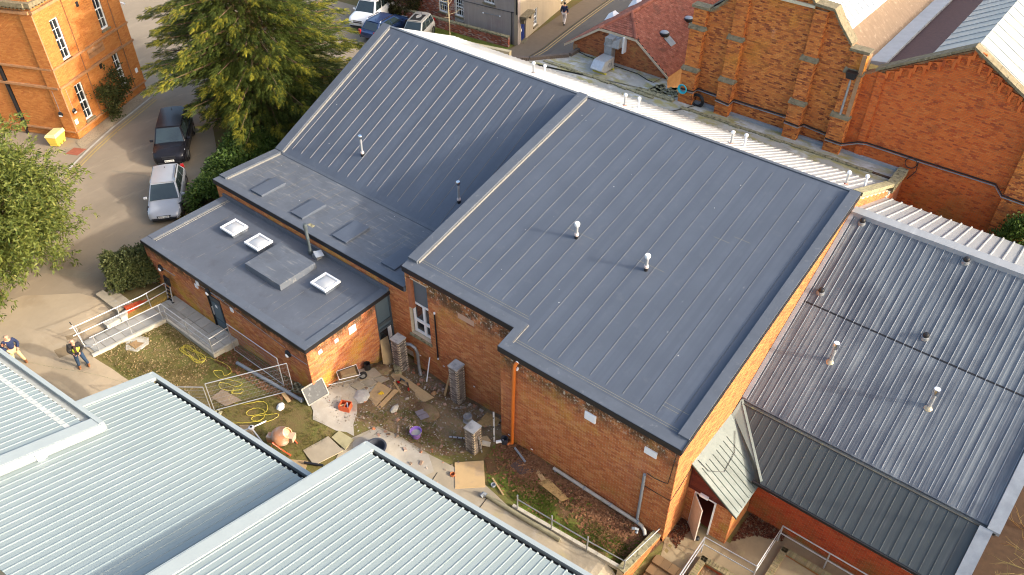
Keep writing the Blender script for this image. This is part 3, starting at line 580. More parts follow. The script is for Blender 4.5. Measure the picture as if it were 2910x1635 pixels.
# annex door
dd = MB().box(-28.69,-27.74,13.24,13.3,-.42,1.62).build('door', m_frame, ANX)
MB().box(-28.56,-27.9,13.215,13.24,.2,1.2).build('door_panel', m_panel, dd); MB().box(-28.56,-27.9,13.215,13.24,-.35,.1).build('door_panel', m_panel, dd)
MB().box(-28.62,-28.58,13.17,13.24,.35,.85).build('handle', m_galv, dd); MB().box(-28.3,-28.15,13.205,13.215,.95,1.1).build('notice', m_white, dd)
dfr = MB(); dfr.box(-28.74,-28.69,13.17,13.3,-.42,1.67); dfr.box(-27.74,-27.69,13.17,13.3,-.42,1.67); dfr.box(-28.69,-27.74,13.17,13.3,1.6,1.67); dfr.build('door_frame', m_drip, ANX)
for x, z in ((-32.52,1.2),(-28.42,1.87),(-22.94,1.32)):
    t = MB().lathe((0,0,0), [(.02,0),(.17,.01),(.19,.05),(.16,.1),(.08,.13),(.01,.135)], 14)
    t.v = [(x+a, 13.19-c, z+b) for a, b, c in t.v]; t.build('bulkhead_light', m_black, ANX, smooth=True)
    MB().ball((x, 13.07, z-.06), (.11,.06,.1)).build('diffuser', m_whitep, ANX, smooth=True)
    MB().tube([(x+.15,13.17,z+.05),(x+1.2,13.175,z+.08)], .014, 5).build('conduit', m_greyp, ANX)
for x, z, d in ((-29.26,1.92,.1),(-29.45,1.65,.1),(-26.77,1.67,.1)): MB().box(x-d,x+d,13.15,13.2,z-.11,z+.11).build('wall_vent', m_whitep, ANX)
for y, z, d in ((15.69,1.66,.2),(14.77,1.67,.1),(13.87,1.69,.1)): MB().box(-21.64,-21.6,y-d,y+d,z-d*.95,z+d*.95).build('wall_vent', m_whitep, ANX, bevel=.01)
MB().tube([(-29.0,13.17,1.9),(-27,13.17,1.85),(-23.1,13.17,1.55)], .012, 5).build('conduit', m_galvd, ANX)
# glazed screen in the annex end wall
gs = MB().box(-21.78,-21.72,17.12,18.02,-1.7,2.16).build('glazed_screen', m_panel, ANX)
sfr = MB()
for z0, z1 in ((2.05,2.16),(.62,.78),(.3,.42),(-.62,-.5),(-1.7,-1.58)): sfr.box(-21.72,-21.66,17.18,17.96,z0,z1)
for y0, y1 in ((17.1,17.18),(17.96,18.03)): sfr.box(-21.73,-21.65,y0,y1,-1.7,2.16)
sfr.build('screen_frame', m_frame, gs)
MB().box(-21.72,-21.7,17.2,17.95,-.48,.28).build('pane', m_glassd, gs); MB().box(-21.715,-21.69,17.7,17.92,-.45,.25).build('curtain', m_white, gs)
# ================================================================ hall with metal roof on the right
DH = thing('metal_roof_hall', 'brick hall with weathered profiled metal roof at the right edge', 'building', (-1.5, 25, -1.7))
zD = lambda x, y: 6.6+.53*(y-30.5)
zS = lambda x, y: .85+.63*(y-20.05)
zDb = lambda x, y: 6.6-.43*(y-30.5)
s = NT('weathered_metal'); a = s.noise(1.1, (5,.16,.16), 5, .6); b = s.noise(.45, None, 4, .6, off=5); c = s.noise(3, (6,.2,.2), 4, off=8)
col = s.mix(s.ramp(a, .36, .66), (.07,.084,.108), (.175,.193,.205)); col = s.mix(s.ramp(b, .45, .68, 0, .75), col, (.052,.062,.082)); col = s.mix(s.ramp(c, .58, .72, 0, .5), col, (.24,.262,.275))
m_metal = s.out(col, .68, 0, .3)
m_drib = pm('dull_metal_rib', (.2,.222,.25), .5, .2, 2, stretch=(4,.3,.3))
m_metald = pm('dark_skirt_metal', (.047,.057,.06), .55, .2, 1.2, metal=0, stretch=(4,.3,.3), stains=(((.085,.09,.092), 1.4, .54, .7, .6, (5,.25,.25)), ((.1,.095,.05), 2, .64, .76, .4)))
m_metall = pm('pale_metal', (.26,.275,.29), .5, .08, 1.4, metal=0, stretch=(3,.4,.4), stains=(((.23,.235,.24), 2, .55, .7, .5), ((.4,.41,.42), 1.2, .56, .7, .4, (5,.3,.3))))
XR = 2.95
DW = Walls(DH, m_brickR, m_mortard)
DW.wall((-4.55,20.45), 0, XR+4.4, -2.2, .86, zb=-1.8)
DW.wall((XR-.15,20.45), PI/2, 16, -2.3, [(0,.8),(1.8,1.9),(10.05,6.3),(15.8,4.0)], bmat=m_brickY)
DW.wall((XR-.15,36.3), PI, 9.2, -2, 4.0, bricks=False)
DW.finish(200, keep=lambda i: i == 0)
up_ = MB().prism([(-6.42,22.15),(XR,22.15),(XR,30.5),(-6.42,30.5)], lambda x, y: zD(x, y)-.12, zD).build('roof', m_metal, DH)
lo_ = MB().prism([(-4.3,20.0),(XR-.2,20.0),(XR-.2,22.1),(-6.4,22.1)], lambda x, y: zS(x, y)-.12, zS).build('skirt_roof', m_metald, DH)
bk_ = MB().prism([(-6.42,30.52),(XR,30.52),(XR,36.4),(-6.42,36.4)], lambda x, y: zDb(x, y)-.12, lambda x, y: zDb(x, y)-.01).build('rear_roof', m_metall, DH)
xm = [-6.18+.325*k for k in range(28)]
ribs(up_, m_drib, xm, 22.2, 26.4, zD, .034, .019); ribs(up_, m_drib, xm, 26.38, 30.3, lambda x, y: zD(x, y)+.012, .034, .019)
ribs(up_, m_metal, [x+.11 for x in xm], 22.2, 30.3, zD, .08, .004, 'stiffener')
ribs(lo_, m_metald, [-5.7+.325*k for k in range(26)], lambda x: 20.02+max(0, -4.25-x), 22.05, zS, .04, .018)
ribs(bk_, m_metall, [-6.1+.45*k for k in range(20)], 30.6, 36.45, zDb, .09, .05)
MB().prism([(-6.4,26.36),(XR,26.36),(XR,26.41),(-6.4,26.41)], zD, lambda x, y: zD(x, y)+.014).build('lap_joint', m_drip, up_)
g_ = MB(); g_.prism([(-6.3,22.0),(XR,22.0),(XR,22.2),(-6.3,22.2)], lambda x, y: 2.0, lambda x, y: 2.12); g_.build('gutter', pm('silted_gutter', (.06,.06,.055), .8, .3, 5, stains=(((.16,.16,.06), 5, .58, .7, .7),)), DH)
rg = MB(); rg.hull8(((-6.4,30.2,6.42),(XR,30.2,6.42),(XR,30.8,6.46),(-6.4,30.8,6.46)), ((-6.4,30.25,6.62),(XR,30.25,6.62),(XR,30.7,6.64),(-6.4,30.7,6.64))); rg.build('ridge_cap', m_metall, DH)
ed = MB(); ed.prism([(-6.42,22.2),(-6.25,22.2),(-6.25,30.3),(-6.42,30.3)], zD, lambda x, y: zD(x, y)+.05); ed.build('verge_flashing', m_lead, DH)
vf = MB(); kerb(vf, (XR+.1,22.0), (XR+.1,30.5), .4, .12, zD); vf.build('verge_flashing', m_lead, DH); vf = MB(); kerb(vf, (XR-.1,20.0), (XR-.1,22.0), .42, .1, zS); vf.build('verge_flashing', m_lead, DH)
ev = MB(); ev.box(-4.6,XR-.2,19.93,20.03,.68,.8); ev.build('eaves_gutter', m_drip, DH)
for x in (-3.78, 1.16):
    l_ = MB().box(x-.18,x+.18,20.33,20.43,.15,.28).build('wall_light', m_whitep, DH, bevel=.02)
def dflue(loc, label):
    t = thing('roof_flue', label, 'flue', loc, 'flues on the metal roof', local=True)
    MB().lathe((0,0,-.12), [(.2,0),(.2,.04),(.17,.1),(.09,.16)], 16).build('base_collar', pm('tarnished_brass', (.5,.42,.28), .4, .2, 6, metal=.5) if 'tarnished_brass' not in MATS else MATS['tarnished_brass'], t, smooth=True)
    MB().lathe((0,0,.03), [(.075,0),(.075,.65)], 14).build('pipe', m_galv, t, smooth=True)
    MB().lathe((0,0,.65), [(.08,0),(.13,.05),(.13,.24),(.12,.3)], 16).build('cowl', m_steel, t, smooth=True)
    MB().lathe((0,0,.94), [(.1,0),(.1,.02)], 16).build('cap', m_whitep, t)
dflue((-4.26,24.79,3.55), 'steel flue with drum cowl on metal roof, nearer the hall wall')
dflue((-.56,24.77,3.54), 'steel flue with drum cowl on metal roof, nearer the right edge')
for (x, y), lb in zip(((-5.83,30.08),(-1.76,30.07),(-5.85,26.94),(-1.75,26.92)), ('black domed roof vent under the ridge, beside the hall gable', 'black domed roof vent under the ridge, away from the hall', 'black domed roof vent on the lap joint, beside the hall gable', 'black domed roof vent on the lap joint, above the right flue')):
    t = thing('roof_vent', lb, 'roof vent', (x, y, zD(x, y)), 'black vents on the metal roof', local=True)
    MB().lathe((0,0,-.08), [(.17,0),(.15,.12),(.09,.14)], 14).build('base_collar', m_galvd, t, smooth=True)
    MB().lathe((0,0,.04), [(.09,0),(.12,.04),(.12,.1),(.08,.17),(.01,.19)], 14).build('cap', m_black, t, smooth=True)

# ================================================================ entrance porch
PO = thing('entrance_porch', 'small brick porch with grey-green metal lean-to roof and open door', 'porch', (-5.5, 19.4, -1.65))
m_gmetal = pm('grey_green_metal', (.15,.175,.16), .55, .1, 1.3, metal=0, stains=(((.2,.21,.19), 1.2, .5, .68, .6), ((.1,.118,.1), 3, .56, .7, .5)))
PW = Walls(PO, m_brickR, m_mortar)
PW.wall((-6.44,18.55), 0, 1.86, -2.0, [(0,1.75),(1.86,.42)], openings=((.33,1.17,-2.0,.36),), thick=.15, zb=-1.7, bmat=m_brick)
PW.wall((-4.58,18.55), PI/2, 1.9, -2.0, .42, thick=.15, zb=-1.7, bmat=m_brickY)
PW.finish(120)
def zP(x, y): return 1.92-(x+6.45)*.72
rp = MB().prism([(-6.44,18.38),(-4.38,18.38),(-4.38,20.15),(-6.44,21.45)], lambda x, y: zP(x, y)-.07, zP).build('roof', m_gmetal, PO)
for k in range(8):
    y = 18.62+.27*k; x1 = -4.42; x0 = -6.1
    if y > 20.0: x1 = -4.42-(y-20.0)*1.6
    if x1 < x0+.2: continue
    mb = MB(); mb.hull8([(x0,y-.018,zP(x0,y)-.002),(x1,y-.018,zP(x1,y)-.002),(x1,y+.018,zP(x1,y)-.002),(x0,y+.018,zP(x0,y)-.002)], [(x0,y-.012,zP(x0,y)+.03),(x1,y-.012,zP(x1,y)+.03),(x1,y+.012,zP(x1,y)+.03),(x0,y+.012,zP(x0,y)+.03)]); mb.build('seam', pm('dark_seam', (.08,.1,.085), .6, .2, 5) if 'dark_seam' not in MATS else MATS['dark_seam'], rp)
vg = MB(); a = Vector((-4.36,20.12,zP(-4.36,20.1)+.02)); b = Vector((-6.3,21.5,zP(-6.3,21.4)+.05))
a = Vector((-4.38,20.1,zP(-4.38,0)-.03)); b = Vector((-6.42,21.42,zP(-6.42,0)-.03)); e_ = Vector((.06,.08,0)); a2_ = Vector((-4.33,20.03,.9)); b2_ = Vector((-6.4,22.08,2.19)); vg.hull8([a, b, b+e_, a+e_], [a2_, b2_, b2_+e_, a2_+e_])
vg.build('valley_flashing', m_gmetal, PO)
ve = MB(); ve.hull8([(-6.44,18.35,1.85),(-4.36,18.35,zP(-4.36,0)-.07),(-4.36,18.38,zP(-4.36,0)-.07),(-6.44,18.38,1.85)], [(-6.44,18.35,1.95),(-4.36,18.35,zP(-4.36,0)+.02),(-4.36,18.38,zP(-4.36,0)+.02),(-6.44,18.38,1.95)]); ve.build('verge_trim', pm('dark_green_trim', (.05,.065,.055), .5, .1, 4), PO)
MB().tube([(-6.35,18.7,zP(-6.35,0)+.03),(-5.9,18.75,zP(-5.9,0)+.03),(-5.5,19.3,zP(-5.5,0)+.03),(-5.6,20.3,zP(-5.6,0)+.04),(-6.0,21.0,zP(-6.0,0)+.04)], .012, 5).build('cable', m_black, PO)
MB().hull8([(-6.42,18.5,.42),(-4.62,18.5,.42),(-4.62,18.54,.42),(-6.42,18.54,.42)], [(-6.42,18.5,1.72),(-4.62,18.5,.45),(-4.62,18.54,.45),(-6.42,18.54,1.72)]).build('clay_hanging', brickmat('dark_clay', [(.12,.03,.02),(.16,.04,.025),(.1,.025,.018)]), PO)
for k in range(14):
    z = .46+k*.09; x1 = -4.66-(z-.45)*1.4
    if x1 > -6.3: MB().box(-6.42, x1, 18.485, 18.5, z, z+.075).build('clay_tile', MATS['dark_clay'], PO)
fr = MB(); fr.box(-6.13,-6.08,18.48,18.6,-1.65,.4); fr.box(-5.3,-5.24,18.48,18.6,-1.65,.4); fr.box(-6.08,-5.3,18.48,18.6,.36,.42); fr.build('door_frame', m_white, PO)
dl = thing('porch_door', 'white fire door standing open at the porch', 'door', (-6.08, 18.5, -1.63), local=True)
dl.rotation_euler = (0, 0, R(-43))
MB().box(0,.8,-.045,0,0,1.96).build('leaf', pm('dirty_white_door', (.55,.5,.44), .5, .12, 2.5, stains=(((.35,.28,.2), 3, .55, .7, .5),)), dl, bevel=.004)
MB().box(.66,.74,.0,.05,.85,1.15).build('lock_case', m_galv, dl); MB().tube([(.7,.05,1.0),(.7,.09,1.0),(.6,.09,1.0)], .012, 6).build('handle', m_steel, dl); MB().box(.05,.75,.0,.006,.0,.25).build('kick_plate', m_galv, dl)
MB().lathe((.72,.1,0), [(.1,0),(.1,.05),(.04,.09)], 12).build('door_stop', m_black, dl)
MB().box(-5.9,-5.55,18.36,18.48,.44,.56).build('wall_light', m_whitep, PO, bevel=.02)
inn = MB(); inn.quad((-6.4,18.75,-1.6),(-4.75,18.75,-1.6),(-4.75,20.3,-1.6),(-6.4,20.3,-1.6)); inn.build('inner_floor', pm('red_mat', (.2,.04,.025), .9, .1, 5), PO)
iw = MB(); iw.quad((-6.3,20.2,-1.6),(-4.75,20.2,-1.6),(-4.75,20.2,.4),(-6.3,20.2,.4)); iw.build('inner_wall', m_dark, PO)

# ================================================================ flat-roofed link behind the hall
LK = thing('flat_roof_link', 'flat-roofed link with lichen-stained pale roof behind the hall', 'building', (-18, 38, 0))
pG = [(-36.9,35.4),(-30.0,36.95),(-29.0,37.7),(-27.4,39.6),(-27.45,40.6),(-20.9,40.6),(-20.3,39.6),(-19.2,39.15),(-6.4,39.15),(-6.4,36.35),(-34.2,36.35)]
m_flat = pm('lichened_felt', (.36,.35,.31), .85, .16, 1.2, bump=.25, stains=(((.52,.52,.5), .9, .5, .62, .8), ((.31,.27,.08), 1.3, .48, .62, .85, (.6,1.3,1)), ((.13,.1,.06), 2.2, .6, .72, .6, (.5,1.6,1))))
MB().prism(pG, 3.9, 4.1).build('roof', m_flat, LK)
MB().prism([(x*.999, y) for x, y in pG], -.5, 3.9).build('wall', MATS['rear_brick'], LK)
m_yc = pm('yellowed_coping', (.5,.42,.26), .85, .12, 3, stains=(((.28,.24,.14), 2, .52, .68, .5),))
for a, b in (((-36.9,35.4),(-35.2,35.78)),((-35.2,35.78),(-33.4,36.18)),((-33.4,36.18),(-31.7,36.56)),((-31.7,36.56),(-30.0,36.95))):
    mb = MB(); kerb(mb, a, b, .3, .42, lambda x, y: 4.12, 1, -.006, -.006); mb.build('coping', m_yc, LK)
m_bc = pm('brick_coping', (.13,.1,.08), .9, .2, 5)
for a, b in (((-30.0,36.95),(-29.0,37.7)),((-29.0,37.7),(-27.4,39.6)),((-27.4,39.6),(-27.45,40.6))):
    L_ = math.dist(a, b); n = int(L_/.12)
    for k in range(n):
        p = [a[i]+(b[i]-a[i])*k/n for i in (0, 1)]; q = [a[i]+(b[i]-a[i])*(k+.88)/n for i in (0, 1)]; mb = MB(); kerb(mb, p, q, .24, .2, lambda x, y: 4.1, -1); mb.build('brick', m_bc, LK)
bm_ = MB()
for k in range(34):
    x = -28.1+.6*k
    if -20.5 < x < -18.5: continue
    bm_.obox((x+.3, 38.05+random.uniform(-.04,.04), 4.13), (.62, .14+random.uniform(0,.12), .09), random.uniform(-.06,.06))
bm_.build('moss_ridge', m_moss, LK, kind='stuff')
MB().box(-21.6,-19.2,38.25,38.6,4.1,4.2).build('debris_strip', m_moss, LK)
ms = MB()
for k in range(60): ms.obox((random.uniform(-21,-19.4), random.uniform(38.5,39.8), 4.13), (random.uniform(.1,.3), random.uniform(.1,.25), .1), random.random()*3)
ms.build('rubble', m_moss, LK, kind='stuff')
MB().box(-17.8,-6.5,38.0,38.16,4.1,4.14).build('gutter_channel', pm('rusty_gutter', (.07,.04,.025), .9, .3, 4, stains=(((.2,.17,.05), 3, .52, .66, .7),)), LK)
MB().box(-19.0,-6.4,38.95,39.1,4.1,4.26).build('flashing', m_lead, LK)
ec = MB(); ec.box(-6.75,-6.3,37.0,39.1,4.0,4.32); ec.build('coping', m_moss, LK)
MB().tube([(-27.3,40.45,4.14),(-26.5,40.25,4.13),(-25.4,40.2,4.13),(-24.2,40.15,4.13),(-22.6,40.1,4.13),(-21.7,39.75,4.13),(-21.3,39.7,4.14),(-21.15,40.4,4.2)], .025, 6).build('roof_cable', m_black, LK)
EX = thing('extract_unit', 'galvanised extractor fan box with slanted hood on the flat roof', 'ventilation unit', (-24.5, 39.3, 4.1))
MB().box(-24.95,-24.15,38.75,39.75,4.2,4.9).build('fan_box', m_galv, EX, bevel=.01)
MB().hull8([(-24.95,38.4,4.45),(-24.15,38.4,4.45),(-24.15,38.75,4.25),(-24.95,38.75,4.25)], [(-24.95,38.45,4.55),(-24.15,38.45,4.55),(-24.15,38.75,4.88),(-24.95,38.75,4.88)]).build('intake_hood', m_galv, EX)
for y in (38.8,39.65): MB().box(-25.0,-24.05,y-.04,y+.04,4.1,4.2).build('bearer', pm('yellow_bearer', (.4,.36,.05), .7, .2, 5) if 'yellow_bearer' not in MATS else MATS['yellow_bearer'], EX)
MB().cyl((-24.15,39.3,4.55), (-24.1,39.3,4.55), .16, 14).build('fan_ring', m_galvd, EX)
MB().box(-24.95,-24.42,39.8,40.25,4.12,5.9).build('riser_duct', m_galvd, EX, bevel=.01); MB().hull8([(-24.98,39.78,5.4),(-23.95,39.78,5.4),(-23.95,40.5,5.4),(-24.98,40.5,5.4)], [(-24.98,39.78,5.5),(-23.95,39.9,5.98),(-23.95,40.5,6.0),(-24.98,40.3,5.95)]).build('elbow_duct', m_galvd, EX)
MB().box(-23.95,-23.85,40.2,40.55,5.0,6.0).build('duct_flange', m_whitep, EX)

# ================================================================ small brick building with clay-tile roof
SB = thing('tiled_brick_building', 'small brick building with half-hipped red clay tile roof', 'building', (-24.4, 46, 0))
SW = Walls(SB, m_brickS, m_mortvic)
SW.wall((-27.7,40.58), 0, 6.6, 3.6, [(0,4.62),(2.0,6.12),(4.4,6.15),(6.6,4.55)], zb=4.1)
SW.wall((-21.1,40.58), PI/2, 14, -.5, 4.5, bricks=False); SW.wall((-27.7,54.5), -PI/2, 14, -.5, 4.5, bricks=False)
SW.finish(0)
zr = lambda x: 6.95-.7*(x+24.4) if x > -24.4 else 6.95+.66*(x+24.4)
RF = MB(); Y1 = 56.0
RF.add([(-24.4,41.75,6.93),(-23.15,40.35,zr(-23.15)-.02),(-20.75,40.35,zr(-20.75)-.02),(-20.75,Y1,zr(-20.75)-.02),(-24.4,Y1,6.93)], [(0,1,2,3,4)])
RF.add([(-24.4,41.75,6.93),(-25.7,40.35,zr(-25.7)-.02),(-28.25,40.35,zr(-28.25)-.02),(-28.25,Y1,zr(-28.25)-.02),(-24.4,Y1,6.93)], [(4,3,2,1,0)])
RF.add([(-24.4,41.75,6.93),(-25.7,40.35,zr(-25.7)-.02),(-23.15,40.35,zr(-23.15)-.02)], [(0,1,2)])
rf = RF.build('roof', m_drip, SB)
m_tile = brickmat('clay_tile_red', [(.2,.065,.04),(.29,.095,.06),(.34,.12,.078),(.26,.08,.052),(.38,.15,.1)], stains=(((.13,.07,.05), 1.0, .55, .7, .5),))
tl = MB(); d_ = .16
def tile_row(p0, p1, nrm, run, n_w=.2):
    pass
for side in (1, -1):
    k_ = -.7 if side > 0 else .66; wd = 3.65 if side > 0 else 3.85; nrow = int(wd*math.hypot(1, k_)/.15)
    for r_ in range(nrow):
        xa = -24.4+side*wd*r_/nrow; xb = -24.4+side*wd*(r_+1.15)/nrow; za = zr(xa)+.004; zb_ = zr(xb)+.03
        y = 40.36+(.1 if r_ % 2 else 0); hx = 1.3
        while y < (56 if side > 0 else 50):
            ym = 41.75-(abs(xa+24.4)/1.27)*1.4
            if not (abs(xa+24.4) < 1.27 and y < ym):
                j = random.uniform(-.006,.006); tl.add([(xa,y,za+j),(xa,y+.19,za+j),(xb,y+.19,zb_+j),(xb,y,zb_+j),(xb,y,zb_-.03),(xb,y+.19,zb_-.03)], [(0,1,2,3),(3,2,5,4)] if side < 0 else [(3,2,1,0),(4,5,2,3)])
            y += .2
for r_ in range(11):
    t0 = r_/11; t1 = (r_+1.12)/11; ya = 41.75-1.4*t0; yb = 41.75-1.4*t1; za = 6.94-.82*t0; zb_ = 6.94-.82*t1+.03
    hw = 1.28*(t0+.04); x = -24.42-hw
    while x < -24.42+hw: tl.add([(x,ya,za),(x+.19,ya,za),(x+.19,yb,zb_),(x,yb,zb_),(x,yb,zb_-.03),(x+.19,yb,zb_-.03)], [(3,2,1,0),(4,5,2,3)]); x += .2
tl.build('roof_tiles', m_tile, rf, kind='stuff')
def ridge_tiles(a, b, n):
    a, b = Vector(a), Vector(b)
    for k in range(n):
        p = a+(b-a)*k/n; q = a+(b-a)*(k+1.08)/n; MB().cyl(p, q, .1, 8, .115).build('ridge_tile', m_tile, rf)
ridge_tiles((-24.4,41.75,6.95), (-24.4,55,6.95), 36); ridge_tiles((-23.12,40.34,6.08), (-24.4,41.75,6.97), 7); ridge_tiles((-25.72,40.34,6.08), (-24.4,41.75,6.97), 7)
bb = MB()
for a, b in (((-20.72,40.32,4.33),(-23.14,40.32,6.03)),((-28.28,40.32,4.35),(-25.72,40.32,6.03)),((-25.72,40.32,6.03),(-23.14,40.32,6.03))):
    bb.hull8([(a[0],a[1],a[2]-.1),(b[0],b[1],b[2]-.1),(b[0],b[1]+.04,b[2]-.1),(a[0],a[1]+.04,a[2]-.1)], [(a[0],a[1],a[2]+.05),(b[0],b[1],b[2]+.05),(b[0],b[1]+.04,b[2]+.05),(a[0],a[1]+.04,a[2]+.05)])
bb.build('barge_board', pm('cream_board', (.5,.4,.28), .6, .1, 4), SB)
for x, y in ((-22.63,42.75),(-22.6,45.67)):
    z = zr(x); t = MB().lathe((x,y,z-.05), [(.34,0),(.34,.16),(.28,.2)], 16).build('rooflight', m_black, SB, smooth=True)
    MB().ball((x+.02,y,z+.1), (.29,.29,.14), 16, 8).build('dome', MATS['opal_dome'], t, smooth=True); MB().hull8([(x+.2,y-.3,zr(x+.2)+.04),(x+.75,y-.3,zr(x+.75)+.04),(x+.75,y+.3,zr(x+.75)+.04),(x+.2,y+.3,zr(x+.2)+.04)], [(x+.2,y-.3,zr(x+.2)+.055),(x+.75,y-.3,zr(x+.75)+.055),(x+.75,y+.3,zr(x+.75)+.055),(x+.2,y+.3,zr(x+.2)+.055)]).build('flashing', m_lead, t)
for y in (45.5,48.4):
    MB().hull8([(-28.5,y-.3,4.3),(-27.8,y-.3,4.72),(-27.8,y+.4,4.72),(-28.5,y+.4,4.3)], [(-28.3,y-.1,4.75),(-28.0,y-.1,4.95),(-28.0,y+.2,4.95),(-28.3,y+.2,4.75)]).build('eaves_rooflight', m_whitep, SB)

# ================================================================ tall Victorian range
VA = thing('victorian_hall', 'tall Victorian brick gable with stepped buttresses behind the flat roof', 'building', (-14.4, 39.2, 4.1))
VW = Walls(VA, m_brickV, m_mortvic)
prof1 = [(0,9.2),(.9,9.35),(1.25,9.6),(2.2,10.6),(3.0,11.0),(4.65,12.8),(6.3,11.0),(7.25,10.95),(7.7,10.35),(8.45,9.55),(9.35,9.2)]
VW.wall((-19.05,39.15), 0, 9.35, -1.5, prof1, zb=4.1, thick=.5)
BT = ((-19.07,-18.2,9.45),(-16.8,-16.0,10.9),(-12.78,-12.0,10.86),(-10.55,-9.7,9.4))
m_stone = pm('lichened_stone', (.2,.165,.1), .9, .25, 6, bump=.4, stains=(((.1,.085,.05), 5, .5, .66, .8), ((.4,.37,.28), 9, .6, .7, .5)))
for bi, (x0, x1, zt) in enumerate(BT):
    st = [(4.0,6.1,.5,0),(6.1,8.4,.34,.03),(8.4,zt,.2,.06)]
    for zlo, zhi, pj, ins in st:
        a, b = x0+ins, x1-ins
        VW.wall((a,39.15-pj), 0, b-a, zlo, zhi, thick=pj, zb=zlo+.03 if zlo > 4 else 4.1, name='buttress')
        VW.wall((b,39.15-pj), PI/2, pj, zlo, zhi, thick=.05, zb=zlo+.03 if zlo > 4 else 4.1, name='buttress')
        VW.wall((a,39.15), -PI/2, pj, zlo, zhi, thick=.05, bricks=False, name='buttress')
    for zc, p0_, p1_ in ((6.1,.5,.34),(8.4,.34,.2)):
        mb = MB(); mb.hull8([(x0-.06,39.15-p0_-.07,zc-.06),(x1+.06,39.15-p0_-.07,zc-.06),(x1+.06,39.15-.02,zc-.06),(x0-.06,39.15-.02,zc-.06)], [(x0-.06,39.15-p0_-.05,zc+.03),(x1+.06,39.15-p0_-.05,zc+.03),(x1+.06,39.15-p1_+.02,zc+.16),(x0-.06,39.15-p1_+.02,zc+.16)]); mb.build('buttress_cap', m_stone, VA)
VW.wall((-9.7,38.75), PI/2, .45, 4.0, 9.4, thick=.2, name='pier', zb=4.1)
VW.finish(0)
for (x0, x1, zt) in (BT[0], BT[3]): MB().box(x0-.06,x1+.06,38.85,39.45,zt,zt+.14).build('pier_cap', m_stone, VA)
for (ua, za), (ub, zb_) in zip(prof1[1:-2], prof1[2:-1]):
    mb = MB(); a = Vector((-19.05+ua,38.98,za)); b = Vector((-19.05+ub,38.98,zb_)); e = Vector((0,.75,0)); h = Vector((0,0,.14)); mb.hull8([a,b,b+e,a+e],[a+h,b+h,b+e+h,a+e+h]); mb.build('coping', m_stone, VA)
MB().box(-16.0,-12.78,39.02,39.15,10.85,10.98).build('string_course', pm('pale_stone_band', (.55,.5,.36), .8, .1, 4), VA)
pan = lambda nm, c: pm(nm, c, .35, .06, 1.2, spec=.4, stains=((sc(c,.75), 1.2, .54, .72, .5, (3,.4,1)),))
m_gz = pan('glazed_white', (.36,.38,.385)); m_gz2 = pan('polycarbonate_cream', (.42,.42,.36)); m_gz3 = pan('sheet_grey', (.31,.32,.3))
def slopeq(name, xa, za, xb, zb_, mat, y0=39.6, y1=70.0, parent=VA):
    return MB().hull8([(xa,y0,za-.1),(xb,y0,zb_-.1),(xb,y1,zb_-.1),(xa,y1,za-.1)], [(xa,y0,za),(xb,y0,zb_),(xb,y1,zb_),(xa,y1,za)]).build(name, mat, parent)
sl = slopeq('glazed_roof', -14.4, 12.5, -11.2, 10.0, m_gz); 
for k in range(40):
    y = 39.7+.62*k; MB().hull8([(-14.4,y,12.49),(-11.2,y,9.99),(-11.2,y+.06,9.99),(-14.4,y+.06,12.49)], [(-14.4,y,12.55),(-11.2,y,10.05),(-11.2,y+.06,10.05),(-14.4,y+.06,12.55)]).build('glazing_bar', m_whitep, sl)
MB().hull8([(-11.25,39.6,9.98),(-11.1,39.6,9.86),(-11.1,66,9.86),(-11.25,66,9.98)], [(-11.25,39.6,10.1),(-11.1,39.6,9.98),(-11.1,66,9.98),(-11.25,66,10.1)]).build('glazing_sill', m_whitep, sl)
slopeq('slate_slope', -11.1, 9.9, -9.75, 8.8, pm('pinkish_slate', (.19,.125,.075), .8, .15, 2, stretch=(1,3,1), stains=(((.3,.26,.04), .5, .6, .7, .7), ((.4,.3,.2), 5, .55, .7, .4))))
slopeq('glazed_roof', -14.4, 12.5, -18.9, 9.0, m_drip)
m_leadp = pm('lead_sheet', (.36,.37,.38), .5, .12, 2, stains=(((.3,.3,.3), 2, .55, .7, .5),))
for k in range(22):
    y = 39.7+.95*k; MB().hull8([(-9.78,y,8.7),(-9.0,y,8.7),(-9.0,y+.9,8.7),(-9.78,y+.9,8.7)], [(-9.78,y,8.84),(-9.0,y,8.95),(-9.0,y+.9,8.97),(-9.78,y+.9,8.86)]).build('lead_step', m_leadp, VA)
dp = MB().tube([(-10.15,38.9,8.25),(-10.15,38.82,7.9),(-10.18,38.72,4.15)], .06, 10).build('downpipe', m_galvd, VA, smooth=True); MB().hull8([(-10.35,38.6,8.15),(-9.95,38.6,8.15),(-9.95,38.9,8.15),(-10.35,38.9,8.15)], [(-10.4,38.5,8.5),(-9.85,38.5,8.5),(-9.85,38.9,8.5),(-10.4,38.9,8.5)]).build('rain_hopper', m_black, dp)

